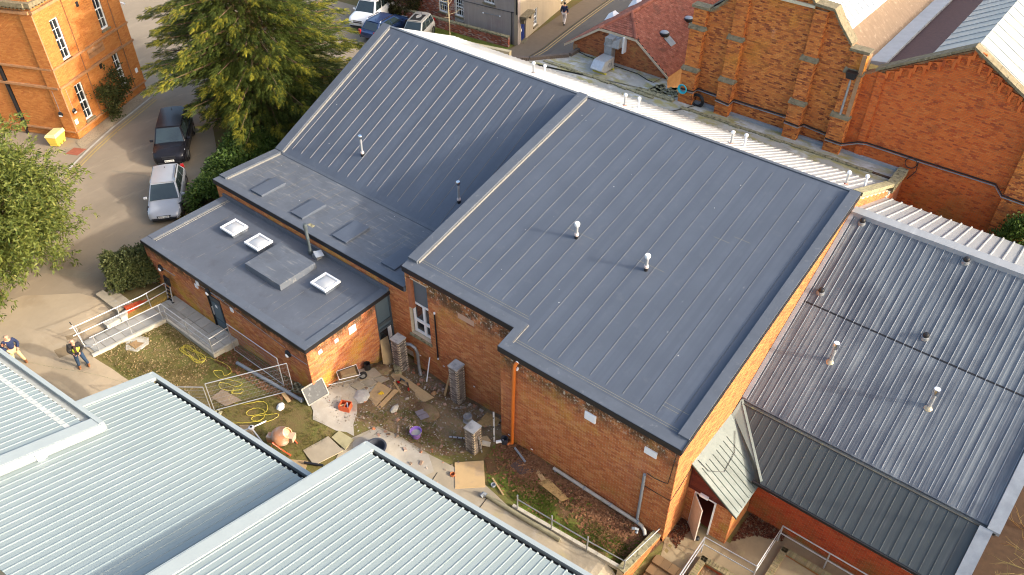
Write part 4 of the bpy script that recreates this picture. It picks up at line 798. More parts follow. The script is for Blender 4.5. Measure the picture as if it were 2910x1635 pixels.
VB = thing('gabled_brick_hall', 'red-orange brick gable with corbelled arches under its eaves', 'building', (-5.4, 39.2, -1.5))
VV = Walls(VB, m_brickW, m_mortvic)
VV.wall((-9.7,39.15), 0, 7.9, -1.8, [(0,8.4),(.65,8.7),(4.25,10.75),(7.9,8.6)], thick=.5, zb=1.5)
VV.wall((-9.05,39.05), 0, .35, 3.9, 8.7, thick=.1, name='pilaster', zb=4.1); VV.wall((-8.7,39.05), PI/2, .1, 3.9, 8.7, thick=.05, name='pilaster', zb=4.1)
VV.wall((-2.0,38.75), 0, 1.5, -1.8, 8.7, thick=.4, name='pilaster', zb=1.5, bmat=m_brickV); VV.wall((-2.0,39.15), -PI/2, .4, -1.8, 8.7, thick=.1, bricks=False, name='pilaster')
VV.finish(0)
for (xa, za), (xb, zb_) in (((-9.2,8.72),(-5.45,10.85)),((-5.45,10.85),(-1.7,8.65))):
    n = 9
    for k in range(n):
        a = Vector((xa+(xb-xa)*k/n,38.95,za+(zb_-za)*k/n)); b = Vector((xa+(xb-xa)*(k+.97)/n,38.95,za+(zb_-za)*(k+.97)/n)); e = Vector((0,.6,0)); h = Vector((0,0,.13)); MB().hull8([a,b,b+e,a+e],[a+h,b+h,b+e+h,a+e+h]).build('coping', m_stone, VB)
def arch(xc, zt):
    mb = MB(); w2, r_, h = .275, .15, .5; n = 8; y = 39.04; out = []
    arc = [(xc+r_*math.cos(PI-PI*i/n), zt-.12-r_+r_*math.sin(PI*i/n)) for i in range(n+1)]
    inner = [(xc-r_, zt-h)]+arc+[(xc+r_, zt-h)]; outer = [(xc-w2, zt-h)]+[(xc-w2+2*w2*i/n, zt-.14+.14*(i/n if xc < -5.45 else 1-i/n)*1.0) for i in range(n+1)]+[(xc+w2, zt-h)]
    for i in range(len(inner)-1):
        mb.quad((outer[i][0],y,outer[i][1]), (inner[i][0],y,inner[i][1]), (inner[i+1][0],y,inner[i+1][1]), (outer[i+1][0],y,outer[i+1][1]))
        mb.quad((inner[i][0],y,inner[i][1]), (inner[i][0],39.15,inner[i][1]), (inner[i+1][0],39.15,inner[i+1][1]), (inner[i+1][0],y,inner[i+1][1]))
        mb.quad((outer[i][0],y,outer[i][1]), (outer[i+1][0],y,outer[i+1][1]), (outer[i+1][0],39.15,outer[i+1][1]), (outer[i][0],39.15,outer[i][1]))
    mb.quad((xc-w2,y,zt-h),(xc-w2,39.15,zt-h),(xc-r_,39.15,zt-h),(xc-r_,y,zt-h)); mb.quad((xc+r_,y,zt-h),(xc+r_,39.15,zt-h),(xc+w2,39.15,zt-h),(xc+w2,y,zt-h))
    mb.build('corbel_arch', m_brickW, VB)
for k in range(7): arch(-8.45+.55*k, 8.98+.313*k)
for k in range(6): arch(-4.75+.52*k, 10.35-.3*k)
rr = slopeq('slate_roof', -9.0, 8.78, -7.2, 9.8, pm('dark_slate', (.11,.055,.05), .85, .3, 6, stretch=(1,4,1), bump=.5), parent=VB)
r2_ = slopeq('sheet_roof', -7.2, 9.82, -5.45, 10.8, m_gz3, parent=VB); r3_ = slopeq('sheet_roof', -5.45, 10.8, -1.4, 8.45, m_gz2, parent=VB)
for k in range(30):
    y = 40.0+.9*k; MB().hull8([(-7.2,y,9.81),(-5.45,y,10.79),(-5.45,y+.05,10.79),(-7.2,y+.05,9.81)], [(-7.2,y,9.86),(-5.45,y,10.84),(-5.45,y+.05,10.84),(-7.2,y+.05,9.86)]).build('sheet_lap', m_gz, r2_)
    MB().hull8([(-5.4,y,10.76),(-1.4,y,8.44),(-1.4,y+.05,8.44),(-5.4,y+.05,10.76)], [(-5.4,y,10.8),(-1.4,y,8.48),(-1.4,y+.05,8.48),(-5.4,y+.05,10.8)]).build('sheet_lap', m_gz, r3_)
# cables clipped along both gables, hose coil and tyre
cab = MB(); pts = [(-18.95,38.62,4.92),(-18.2,38.62,4.95),(-18.15,39.08,4.98),(-16.85,39.08,4.95),(-16.8,38.6,4.97),(-16.0,38.6,4.9),(-15.95,39.08,5.0),(-12.85,39.08,5.03),(-12.78,38.6,5.0),(-12.0,38.6,4.95),(-11.9,39.08,4.9),(-10.6,39.06,4.8),(-10.5,38.58,4.8),(-9.65,38.6,4.78),(-9.0,38.98,4.95),(-8.6,39.08,5.0),(-5.9,39.08,4.99),(-2.5,39.08,5.02),(-2.05,38.68,4.8),(-.6,38.68,4.76)]
cab.tube(pts, .035, 6); cbo = solo(cab, 'clipped_cable', m_black, 'thick black cables clipped along the Victorian brick gables', 'cable', (-18.95,38.62,4.92))
cb2 = MB().tube([(p[0],p[1]-.02,p[2]-.09) for p in pts], .03, 6).build('pale_conduit', m_galvd, None, off=(-18.95,38.62,4.83)); cb2.parent = cbo; cb2.location = (0,0,-.09)
lp = MB().tube([(-6.3+.28*math.cos(t*.4), 39.05, 4.72+.28*math.sin(t*.4)) for t in range(17)], .022, 6); lp.tube([(-6.0,39.05,4.9),(-5.95,39.0,4.4),(-6.2,38.9,3.9)], .022, 6); o = lp.build('slack_loop', m_black, None, off=(-18.95,38.62,4.92)); o.parent = cbo; o.location = (0,0,0)
hr = MB()
for k in range(4): hr.tube([(-18.78+(.2+.02*k)*math.cos(t*PI/10), 38.5-.03*k, 5.0+(.2+.02*k)*math.sin(t*PI/10)) for t in range(21)], .03, 6)
solo(hr, 'hose_coil', pm('turquoise_hose', (.02,.4,.5), .4, .1, 5), 'turquoise coil hung on the corner buttress', 'coil', (-18.78,38.5,4.75))
ty = MB()
for k in range(6): ty.tube([(-17.95+(.28+.025*k)*math.cos(t*PI/12), 38.8+.04*math.sin(k*2), 4.42+(.28+.025*k)*math.sin(t*PI/12)) for t in range(25)], .035, 6)
solo(ty, 'cable_coil', m_black, 'black cable coil leaning on the flat roof by the buttress', 'coil', (-17.95,38.8,4.1))
solo(MB().tube([(-17.95,38.7,4.16),(-18.3,38.0,4.13),(-18.8,37.1,4.13)], .025, 6), 'loose_cable', m_black, 'loose black cable trailing from the coil to the white roof', 'cable', (-17.95,38.7,4.12))
# ================================================================ helpers for facades at an angle
def fbox(mb, p0, ang, u0, u1, z0, z1, d0, d1):
    ux, uy = math.cos(ang), math.sin(ang); nx, ny = uy, -ux
    q = lambda u, d, z: (p0[0]+ux*u+nx*d, p0[1]+uy*u+ny*d, z)
    return mb.hull8([q(u0,d1,z0), q(u1,d1,z0), q(u1,d0,z0), q(u0,d0,z0)], [q(u0,d1,z1), q(u1,d1,z1), q(u1,d0,z1), q(u0,d0,z1)])
def sash(root, p0, ang, u0, u1, z0, z1, cols, rows, rec=.12, fw_=.06):
    w_ = fbox(MB(), p0, ang, u0, u1, z0, z1, -rec-.06, -rec-.02).build('window', m_dark, root)
    f_ = MB(); fbox(f_, p0, ang, u0, u0+fw_, z0, z1, -rec-.02, -rec+.06); fbox(f_, p0, ang, u1-fw_, u1, z0, z1, -rec-.02, -rec+.06); fbox(f_, p0, ang, u0+fw_, u1-fw_, z0, z0+fw_*1.6, -rec-.02, -rec+.06); fbox(f_, p0, ang, u0+fw_, u1-fw_, z1-fw_, z1, -rec-.02, -rec+.06)
    zm = (z0+z1)/2; fbox(f_, p0, ang, u0+fw_, u1-fw_, zm-.03, zm+.03, -rec-.015, -rec+.05); f_.build('frame', m_white, w_)
    b_ = MB()
    for c in range(1, cols): x = u0+(u1-u0)*c/cols; fbox(b_, p0, ang, x-.015, x+.015, z0+fw_, z1-fw_, -rec-.02, -rec+.02)
    for r_ in range(1, rows): z = z0+(z1-z0)*r_/rows; fbox(b_, p0, ang, u0+fw_, u1-fw_, z-.015, z+.015, -rec-.02, -rec+.015)
    b_.build('glazing_bars', m_white, w_, kind='stuff')
    for c in range(cols):
        for r_ in range(rows):
            xa = u0+(u1-u0)*c/cols+.03; xb = u0+(u1-u0)*(c+1)/cols-.03; za = z0+(z1-z0)*r_/rows+.03; zb_ = z0+(z1-z0)*(r_+1)/rows-.03
            fbox(MB(), p0, ang, xa, xb, za, zb_, -rec-.02, -rec-.005).build('pane', m_glassd, w_)
    fbox(MB(), p0, ang, u0-.08, u1+.08, z0-.12, z0-.01, -rec, .09).build('sill', m_stone, w_)

# ================================================================ big Victorian house, upper left
LO = (-49.4, 17.94); LA = R(114.6)
LH = thing('victorian_house', 'tall orange brick Victorian house with white sash windows, upper left', 'building', (-50.5, 19.5, 0))
LW = Walls(LH, m_brickL, m_mortvic)
WN = ((1.08,1.78,4.75,7.2),(4.95,5.65,5.05,7.6),(1.08,1.78,.75,3.1),(5.0,5.62,1.15,3.4))
LW.wall(LO, LA, 7.2, -.3, 9.6, openings=WN, zb=.05, thick=.4)
l2 = (LO[0]-8*math.cos(LA-PI/2), LO[1]-8*math.sin(LA-PI/2))
LW.wall(l2, LA-PI/2, 8, -.3, 9.6, zb=.05, thick=.4, openings=((4.1,4.4,.3,5.0),))
e2 = (LO[0]+7.2*math.cos(LA), LO[1]+7.2*math.sin(LA)); LW.wall(e2, LA+PI/2, 9, -.3, 9.6, bricks=False)
for a, b, lo, hi in ((0,.75,.55,9.3),(2.45,2.95,.55,9.3),(6.2,7.2,.55,9.3)): 
    q = (LO[0]+a*math.cos(LA)+.09*math.sin(LA), LO[1]+a*math.sin(LA)-.09*math.cos(LA)); LW.wall(q, LA, b-a, lo, hi, thick=.09, name='pilaster')
q = (LO[0]-.75*math.cos(LA-PI/2)+.09*math.sin(LA-PI/2), LO[1]-.75*math.sin(LA-PI/2)-.09*math.cos(LA-PI/2)); LW.wall(q, LA-PI/2, .84, .55, 8.0, thick=.09, name='pilaster')
LW.finish(0)
for w4, (c, r_) in zip(WN, ((2,4),(2,4),(2,4),(2,4))): sash(LH, LO, LA, *w4, c, r_)
m_lst = pm('weathered_terracotta', (.36,.18,.08), .85, .2, 4, stains=(((.16,.12,.08), 3, .52, .68, .6),))
for z, h, d in ((3.42,.14,.16),(4.62,.12,.13),(.5,.1,.14),(8.05,.16,.22)):
    fbox(MB(), LO, LA, -.1, 7.3, z, z+h, -.02, d).build('string_course', m_lst, LH); fbox(MB(), l2, LA-PI/2, 0, 7.985, z, z+h, -.02, d-.01).build('string_course', m_lst, LH)
fbox(MB(), LO, LA, -.25, 7.4, 8.5, 8.75, -.02, .35).build('cornice', m_stone, LH); fbox(MB(), l2, LA-PI/2, 0, 7.98, 8.5, 8.75, -.02, .34).build('cornice', m_stone, LH)
for k in range(30): fbox(MB(), LO, LA, -.1+.25*k, .02+.25*k, 8.36, 8.5, 0, .25).build('dentil', m_stone, LH)
for k in range(26): fbox(MB(), l2, LA-PI/2, 7.8-.25*k, 7.92-.25*k, 8.36, 8.5, 0, .25).build('dentil', m_stone, LH)
pn_ = fbox(MB(), LO, LA, 3.1, 4.65, 3.95, 4.5, -.01, .03).build('carved_panel', MATS['weathered_terracotta'], LH)
for k in range(9):
    u = 3.25+.155*k; t_ = []
    for i in range(8):
        aa = i*.8; rr_ = .07-.006*i; uu = u+rr_*math.cos(aa); z = 4.22+1.9*rr_*math.sin(aa)
        t_.append((LO[0]+math.cos(LA)*uu+math.sin(LA)*.05, LO[1]+math.sin(LA)*uu-math.cos(LA)*.05, z))
    MB().tube(t_, .018, 5).build('scroll', m_lst, pn_)
for u, z in ((3.66,7.26),(3.81,3.2)): fbox(MB(), LO, LA, u-.12, u+.12, z-.18, z+.14, 0, .015).build('air_brick', m_dark, LH)
for u, z in ((.19,1.16),(6.72,1.56)): fbox(MB(), LO, LA, u-.13, u+.13, z-.16, z+.16, .09, .11).build('wall_plate', m_white, LH)
def disc_light(p0, ang, u, z, d0=.09):
    ux, uy = math.cos(ang), math.sin(ang); nx, ny = uy, -ux; mb = MB().lathe((0,0,0), [(.02,0),(.16,.01),(.17,.05),(.1,.11),(.01,.12)], 12); mb.v = [(p0[0]+ux*(u+a)+nx*(d0+c), p0[1]+uy*(u+a)+ny*(d0+c), z+b) for a, b, c in mb.v]; o = mb.build('bulkhead_light', m_black, LH, smooth=True)
    mb = MB(); fbox(mb, p0, ang, u-.1, u+.1, z-.13, z-.04, d0+.06, d0+.12); mb.build('diffuser', m_whitep, o)
disc_light(LO, LA, .3, 1.85); disc_light(l2, LA-PI/2, 7.44, 1.75)
mb = MB(); fbox(mb, LO, LA, .29, .31, 2.0, 3.3, .09, .11); fbox(mb, l2, LA-PI/2, 7.43, 7.45, 1.9, 3.3, .09, .11); mb.build('conduit', m_greyp, LH, kind='stuff')
mb = MB(); fbox(mb, l2, LA-PI/2, 4.15, 4.3, -.2, 5.2, -.1, .1); mb.build('rain_pipe', m_black, LH)
pc = MB(); ux, uy = math.cos(LA), math.sin(LA); pc.cyl((LO[0]+ux*7.25+uy*.1, LO[1]+uy*7.25-ux*.1, 6.0), (LO[0]+ux*7.3+uy*.35, LO[1]+uy*7.3-ux*.35, 5.9), .07, 8); pc.build('camera_housing', m_whitep, LH)
MB().prism([(l2[0],l2[1]),(LO[0],LO[1]),(e2[0],e2[1]),(e2[0]-8,e2[1]-3.4)], 9.3, 9.5).build('roof', m_lead, LH)

# ================================================================ street house, top
SH = thing('street_house', 'rendered and red-brick house beside the lane with blue front door', 'building', (-42, 48, 0))
HW = Walls(SH, brickmat('burnt_brick', [(.3,.06,.03),(.38,.09,.04),(.45,.12,.06),(.5,.36,.3),(.3,.07,.04),(.12,.06,.05)]), m_mortar)
m_rend = pm('streaked_render', (.36,.3,.26), .9, .08, 1.5, stretch=(2.5,2.5,.3), stains=(((.27,.19,.2), .5, .5, .66, .6), ((.46,.4,.34), 2, .56, .7, .5, (3,3,.2)), ((.2,.17,.15), 1.2, .6, .74, .5, (3,3,.2))))
m_rend2 = pm('cream_render', (.38,.31,.22), .9, .08, 1.5, stretch=(2,2,.4), stains=(((.36,.28,.2), .6, .52, .7, .5),))
HW.wall((-52,46.05), 0, 9.1, -.3, 6.5, openings=((7.42,8.35,.72,2.3),), zb=.0)
HW.wall((-42.9,46.05), 0, 1.0, -.3, 6.5, openings=((.1,.86,.8,2.3),), bmat=brickmat('pale_flint', [(.5,.48,.45),(.3,.26,.24),(.6,.58,.55),(.42,.38,.36),(.15,.12,.11)]))
HW.wall((-41.9,46.05), 0, 5.34, -.3, 6.5, bricks=False, mmat=m_rend, openings=((2.05,3.1,2.58,3.9),))
HA = R(102.66); HO = (-36.56,46.05)
HW.wall(HO, HA, 14, -.3, 6.5, bricks=False, mmat=m_rend2, openings=((.55,1.38,0,1.75),(2.8,3.45,.42,1.78),(8.2,8.9,.5,1.9)))
HW.finish(0)
sash(SH, (-52,46.05), 0, 7.42, 8.35, .72, 2.3, 4, 3, .1); sash(SH, (-42.9,46.05), 0, .1, .86, .8, 2.3, 3, 3, .1); sash(SH, (-41.9,46.05), 0, 2.05, 3.1, 2.58, 3.9, 3, 3, .1)
sash(SH, HO, HA, 2.8, 3.45, .42, 1.78, 2, 4, .1); sash(SH, HO, HA, 8.2, 8.9, .5, 1.9, 2, 4, .1)
m_blue = pm('blue_paint', (.012,.03,.16), .35, .08, 4)
bd = fbox(MB(), HO, HA, .55, 1.38, .03, 1.72, -.16, -.1).build('door', m_blue, SH)
for u in (.62,1.0):
    for z0, z1 in ((.12,.5),(.58,1.0),(1.08,1.6)): fbox(MB(), HO, HA, u, u+.3, z0, z1, -.1, -.085).build('door_panel', m_blue, bd)
fbox(MB(), HO, HA, .72, .86, .8, 1.0, -.085, -.07).build('notice', m_white, bd)
fbox(MB(), HO, HA, .45, 1.5, -.02, .06, -.1, .3).build('door_step', m_stone, SH)
hd = MB(); fbox(hd, HO, HA, .25, 1.75, 1.95, 2.05, 0, .5); fbox(hd, HO, HA, .2, 1.8, 2.05, 2.2, 0, .6); hd.build('door_hood', m_stone, SH, kind='stuff')
for u in (.35,1.55): fbox(MB(), HO, HA, u, u+.14, 1.6, 1.95, 0, .35).build('hood_bracket', m_stone, SH)
cbl = MB(); cbl.tube([(-42.0,46.02,2.17),(-39.5,46.0,2.3),(-37.1,46.02,2.45),(-36.7,46.02,2.5)], .02, 5); cbl.build('wall_cable', m_black, SH)
MB().cyl((-37.08,45.98,-.1), (-37.08,45.98,2.5), .035, 8).build('rain_pipe', m_black, SH); MB().cyl((-36.62,45.98,2.4), (-36.62,45.98,6.3), .05, 8).build('rain_pipe', m_black, SH)
MB().cyl((-47.75,45.95,-.1), (-47.75,45.95,6.3), .06, 8).build('rain_pipe', m_black, SH)
MB().tube([(-39.9,46.0,1.74),(-38.2,46.0,1.88)], .015, 5).build('conduit', m_greyp, SH)
for x, z in ((-39.88,1.74),(-38.23,1.88)): MB().ball((x,45.97,z), .06).build('wall_light', m_whitep, SH)
MB().prism([(-52.3,45.7),(-36.2,45.7),(-39.5,60),(-52.3,60)], 6.5, 6.7).build('roof', m_bc, SH)
# low garden wall with mossy coping
GWL = thing('garden_wall', 'low brick garden wall with mossy coping below the rendered house', 'wall', (-42, 45, 0))
gw = Walls(GWL, MATS['burnt_brick'], m_mortard); gl = math.dist((-47.2,44.35),(-36.95,45.35)); ga = math.atan2(1.0, 10.25)
gw.wall((-47.2,44.35), ga, gl, -.2, .72, thick=.22, zb=.02); gw.wall((-47.2+gl*math.cos(ga),44.35+gl*math.sin(ga)), ga+PI/2, .22, -.2, .72, thick=.2, zb=.02); gw.finish(0)
for k in range(17):
    fbox(MB(), (-47.2,44.35), ga, gl*k/17+.01, gl*(k+1)/17-.01, .72, .82, -.27, .05).build('coping_stone', m_moss, GWL)

# ================================================================ pale blue-green metal roofs in the foreground
s = NT('pale_blue_sheet'); a = s.noise(.35, None, 3); b = s.noise(5, (4,.12,.3), 4, off=3, rot=R(-4.6))
col = s.mix(s.ramp(a, .3, .7), (.215,.262,.266), (.245,.292,.292)); col = s.mix(s.ramp(b, .5, .68, 0, .55), col, (.195,.232,.228)); m_pale = s.out(col, .5, 0, .35)
m_fascia = pm('pale_fascia', (.3,.34,.34), .4, .04, 2)
EA = R(4.6); EU = Vector((math.cos(EA), math.sin(EA), 0)); EV = Vector((math.sin(EA), -math.cos(EA), 0)); SL = .345
def eroof(name, label, o, wid, dep, zg, lead, gutter_end):
    """sheet roof: gutter along EU at the far side, rising along EV towards the viewer"""
    o = Vector((*o, zg)); t = thing(name, label, 'building', (o.x, o.y, -1.2))
    q = lambda u, v, h=0: o+EU*u+EV*v+Vector((0, 0, SL*v+h))
    def slab(u0, u1, v0, v1, h0, h1): 
        return MB().hull8([q(u0,v0,h0), q(u0,v1,h0), q(u1,v1,h0), q(u1,v0,h0)], [q(u0,v0,h1), q(u0,v1,h1), q(u1,v1,h1), q(u1,v0,h1)])
    sh = slab(lead, wid, .22, dep, -.06, 0).build('roof', m_pale, t)
    n = int((wid-lead)/.272)
    for k in range(n+1):
        u = lead+.1+.272*k; mb = MB(); v0 = .16
        mb.hull8([q(u-.045,v0,-.05), q(u-.045,dep,-.001), q(u+.045,dep,-.001), q(u+.045,v0,-.05)], [q(u-.014,v0,.017), q(u-.014,dep,.017), q(u+.014,dep,.017), q(u+.014,v0,.017)]); mb.build('rib', m_pale, sh)
    slab(0, lead+.04, .0, dep, -.1, .07).build('verge_flashing', m_fascia, t)
    gt = MB(); gt.hull8([q(lead,0,-.28), q(lead,.2,-.34), q(wid,.2,-.34), q(wid,0,-.28)], [q(lead,0,-.2), q(lead,.2,-.26), q(wid,.2,-.26), q(wid,0,-.2)]); gt.build('gutter_bed', m_drip, t)
    fs_ = MB(); fs_.hull8([q(0,-.16,-.3), q(0,0,-.3), q(wid,0,-.3), q(wid,-.16,-.3)], [q(0,-.16,.08), q(0,0,.02), q(wid,0,.02), q(wid,-.16,.08)]); fs_.build('gutter_fascia', m_fascia, t)
    vf = MB(); vf.hull8([q(-.05,-.16,-.35), q(-.05,dep,-.35), q(0,dep,-.35), q(0,-.16,-.35)], [q(-.05,-.16,.06), q(-.05,dep,.06), q(0,dep,.06), q(0,-.16,.06)]); vf.build('verge_fascia', m_fascia, t)
    wl = MB(); P = [q(.3,.5), q(.3,dep), q(wid,dep), q(wid,.5)]; wl.hull8([Vector((p.x,p.y,-2)) for p in P], [p-Vector((0,0,.1)) for p in P]); wl.build('wall', m_conc, t)
    return t, q
e1, q1 = eroof('metal_roof_building', 'pale blue ribbed metal roof, nearest and rightmost of the three', (-15.95,11.2), 13.5, 10.5, 2.6, .42, 0)
e2_, q2 = eroof('metal_roof_building', 'pale blue ribbed metal roof in the middle of the three', (-25.1,8.3), 11.2, 8.3, 2.6, .35, 0)
# upper left roof: verge upstand on its right, gutter strip along its far side
def eroof3():
    zg = 4.05; o = Vector((-22.75,5.28,zg)); t = thing('metal_roof_building', 'pale ribbed metal roof in the lower left corner, highest of three', 'building', (-26, 3, -1))
    q = lambda u, v, h=0: o-EU*u+EV*v+Vector((0, 0, SL*v+h)); W3, D3 = 10.5, 5.5
    def slab(u0, u1, v0, v1, h0, h1): return MB().hull8([q(u1,v0,h0), q(u1,v1,h0), q(u0,v1,h0), q(u0,v0,h0)], [q(u1,v0,h1), q(u1,v1,h1), q(u0,v1,h1), q(u0,v0,h1)])
    sh = slab(.45, W3, .25, D3, -.06, 0).build('roof', m_pale, t)
    for k in range(37):
        u = .55+.272*k; MB().hull8([q(u+.045,.2,-.03), q(u+.045,D3,-.001), q(u-.045,D3,-.001), q(u-.045,.2,-.03)], [q(u+.014,.2,.017), q(u+.014,D3,.017), q(u-.014,D3,.017), q(u-.014,.2,.017)]).build('rib', m_pale, sh)
    slab(0, .47, -.1, D3, -.1, .07).build('verge_flashing', m_fascia, t); slab(-.05, 0, -.1, D3, -.3, .06).build('verge_fascia', m_fascia, t)
    slab(.45, W3, -.05, .2, -.16, -.1).build('gutter_bed', pm('grey_gutter', (.36,.37,.34), .7, .15, 4), t); slab(.0, W3, -.22, -.05, -.3, .1).build('gutter_fascia', m_fascia, t)
    slab(.45, W3, .62, .8, .0, .012).build('rib_cross_band', pm('grey_band', (.42,.43,.41), .6, .1, 5), t)  # grey band laid across the ribs just inside the gutter
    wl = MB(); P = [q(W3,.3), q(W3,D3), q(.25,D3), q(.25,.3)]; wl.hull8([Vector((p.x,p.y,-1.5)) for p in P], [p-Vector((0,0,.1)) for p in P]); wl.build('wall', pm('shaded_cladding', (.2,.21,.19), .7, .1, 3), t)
    p = q(-.05,2.0,-.18); MB().obox(p, (.12,.3,.34), EA).build('bracket', m_whitep, t)
eroof3()

# ================================================================ ramp, landing, steps and rails by the annex door
RP = thing('access_ramp', 'paved access ramp and landing at the annex door', 'ramp', (-29.5, 11, -.4))
zr_ = lambda x, y: np.interp(y, [8.3, 11.6, 13.2], [.06, -.33, -.36])
MB().prism([(-32.1,8.35),(-30.95,8.3),(-30.95,11.95),(-32.1,11.95)], lambda x, y: zr_(x, y)-.5, lambda x, y: zr_(x, y)-.02).build('ramp_bed', m_conc, RP)
MB().prism([(-32.1,11.95),(-27.15,11.95),(-27.15,13.18),(-32.1,13.18)], -.95, lambda x, y: zr_(x, y)-.02).build('landing_bed', m_conc, RP)
for i in range(2):
    for j in range(7):
        x0 = -32.06+.56*i; y0 = 8.45+.5*j; MB().prism([(x0,y0),(x0+.53,y0),(x0+.53,y0+.47),(x0,y0+.47)], lambda x, y: zr_(x, y)-.03, lambda x, y: zr_(x, y)+.012+random.uniform(0,.004)).build('paving_slab', m_slabs, RP)
for i in range(8):
    for j in range(2):
        x0 = -32.06+.61*i; y0 = 11.98+.6*j; MB().prism([(x0,y0),(x0+.58,y0),(x0+.58,y0+.57),(x0,y0+.57)], lambda x, y: zr_(x, y)-.03, lambda x, y: zr_(x, y)+.012+random.uniform(0,.004)).build('paving_slab', m_slabs, RP)
for a, b, c, d in (((-30.95,8.25),(-30.83,8.25),(-30.83,11.95),(-30.95,11.95)),((-30.95,11.84),(-27.05,11.84),(-27.05,11.95),(-30.95,11.95)),((-27.15,11.95),(-27.05,11.95),(-27.05,13.16),(-27.15,13.16))):
    MB().prism([a,b,c,d], lambda x, y: zr_(x, y)-.5, lambda x, y: zr_(x, y)+.05).build('edge_kerb', m_kerbst, RP)
MB().box(-28.25,-27.85,12.35,12.7,-.36,-.355).build('doormat', m_black, RP); MB().lathe((-30.9,12.85,-.366), [(.1,0),(.1,.012)], 10).build('drain_cover', m_brickS, RP)
def rail(parent, pts, hts, posts, r_=.024, mat=m_galv):
    for h in hts: MB().tube([(p[0],p[1],p[2]+h) for p in pts], r_, 8).build('rail', mat, parent, smooth=True)
    for p in posts: MB().cyl((p[0],p[1],p[2]-.05), (p[0],p[1],p[2]+max(hts)), r_, 8).build('post', mat, parent, smooth=True)
HR = thing('handrail', 'galvanised handrail round the ramp and landing, lawn side', 'handrail', (-30.9, 8.5, 0), 'handrails at the annex ramp')
zz = lambda x, y: float(zr_(x, y))
pA = [(-30.9,8.45,zz(0,8.45)),(-30.9,11.9,zz(0,11.9)),(-27.1,11.9,zz(0,11.9)),(-27.1,12.95,zz(0,12.95))]
rail(HR, pA, (.95,.5), [(-30.9,8.6,zz(0,8.6)),(-30.9,10.2,zz(0,10.2)),(-30.9,11.75,zz(0,11.75)),(-30.75,11.9,zz(0,11.9)),(-29.0,11.9,zz(0,11.9)),(-27.12,11.9,zz(0,11.9))])
HR2 = thing('handrail', 'galvanised handrail along the step side of the ramp', 'handrail', (-32.1, 8.5, 0), 'handrails at the annex ramp')
pB = [(-32.12,8.2,zz(0,8.3)),(-32.12,11.6,zz(0,11.6)),(-32.12,13.0,zz(0,13))]; rail(HR2, pB, (.95,.5), [(-32.12,8.45,zz(0,8.45)),(-32.12,10.4,zz(0,10.4)),(-32.12,11.9,zz(0,11.9))])
ST = thing('garden_steps', 'shallow concrete steps and brick paving beside the ramp', 'steps', (-33.3, 11, -.1))
for k in range(4): 
    y0 = 10.6+.42*k; xs_ = -34.75+.3*k*.6
    MB().box(xs_,-32.75+.0*k,y0,y0+.42-.012,-.7,.03-.1*k).build('step', m_conc, ST)
MB().box(-34.2,-32.72,12.28,13.15,-.7,-.34).build('brick_landing', m_mortard, ST)
for i in range(6):
    for j in range(7): MB().box(-34.15+.235*i,-34.15+.235*i+.222,12.3+.118*j,12.3+.118*j+.106,-.4,-.325+random.uniform(-.004,.004)).build('paver', m_paver, ST)
for k in range(8): MB().box(-32.72,-32.5,10.9+.22*k,11.1+.22*k,-.6,.12-.05*k).build('brick', m_brickR, ST)
MB().box(-32.5,-32.16,10.7,13.1,-.7,-.22).build('planting_strip', pm('yellow_litter', (.3,.2,.05), .95, .35, 18, bump=.6), ST)
MB().prism([(-32.5,9.7),(-32.16,9.7),(-32.16,10.7),(-32.5,10.9)], -.4, .06).build('ramp_cheek', m_kerbst, ST)

# ================================================================ lower path rail, steps and planters on the right
LR = thing('path_rail', 'single grey handrail on posts along the leafy verge', 'handrail', (-9, 14.6, -1.1))
P4 = [(-11.45,14.48,-1.12),(-9.88,14.58,-1.12),(-8.33,14.7,-1.14),(-6.82,14.88,-1.2)]
MB().tube([(p[0],p[1],p[2]+.72) for p in P4]+[(-6.62,17.1,-.95+.15)], .026, 8).build('rail', m_galvd, LR, smooth=True)
for p in P4: MB().cyl((p[0],p[1],p[2]-.2), (p[0],p[1],p[2]+.98 if p is not P4[3] else p[2]+.8), .03, 8).build('post', m_galvd, LR, smooth=True)
KB = thing('path_kerb', 'long concrete kerb between the path and the leafy verge', 'kerb', (-9, 14.6, -1.1))
for k in range(9): x = -11.7+.54*k; y = 14.5+.09*k*.9*.54; MB().obox((x+.27, y+.02, -1.11), (.53,.14,.2), R(5)).build('kerb_stone', m_kerbst, KB)
SPp = solo(MB().tube([(-12.75,14.2,-1.0),(-11,14.3,-1.02),(-9.35,14.42,-1.03)], .09, 10), 'fallen_pipe', pm('mossy_pipe', (.28,.26,.17), .8, .25, 4), 'mossy concrete pipe lying along the path kerb', 'pipe', (-12.75,14.2,-1.1))
for i_, p_ in enumerate(((-12.78,14.18,-1.0),)): 
    o_ = MB().tube([(p_[0],p_[1],p_[2]),(p_[0]-.12,p_[1]-.02,p_[2]+.02),(p_[0]-.15,p_[1]-.15,p_[2]-.02)], .1, 8).build('end_elbow', m_greyp, None, off=(-12.75,14.2,-1.1)); o_.parent = SPp; o_.location = (0,0,0)
SWl = thing('step_wall', 'sloping brick wall with rail beside the brown steps', 'wall', (-6.7, 16, -1.6))
sw = Walls(SWl, m_brickY, m_mortar); sw.wall((-6.75,14.75), math.atan2(2.3,.2), 2.31, -2.6, [(0,-1.05),(2.31,-1.2)], thick=.28, zb=-2.3); sw.finish(0)
for k in range(14): fbox(MB(), (-6.75,14.75), math.atan2(2.3,.2), 2.31*k/14+.006, 2.31*(k+1)/14-.006, -1.06-.15*k/14, -.98-.15*k/14, -.3, .03).build('coping_brick', m_moss, SWl)
BS = thing('brown_steps', 'brown concrete steps descending from the porch yard', 'steps', (-5.6, 16, -1.8))
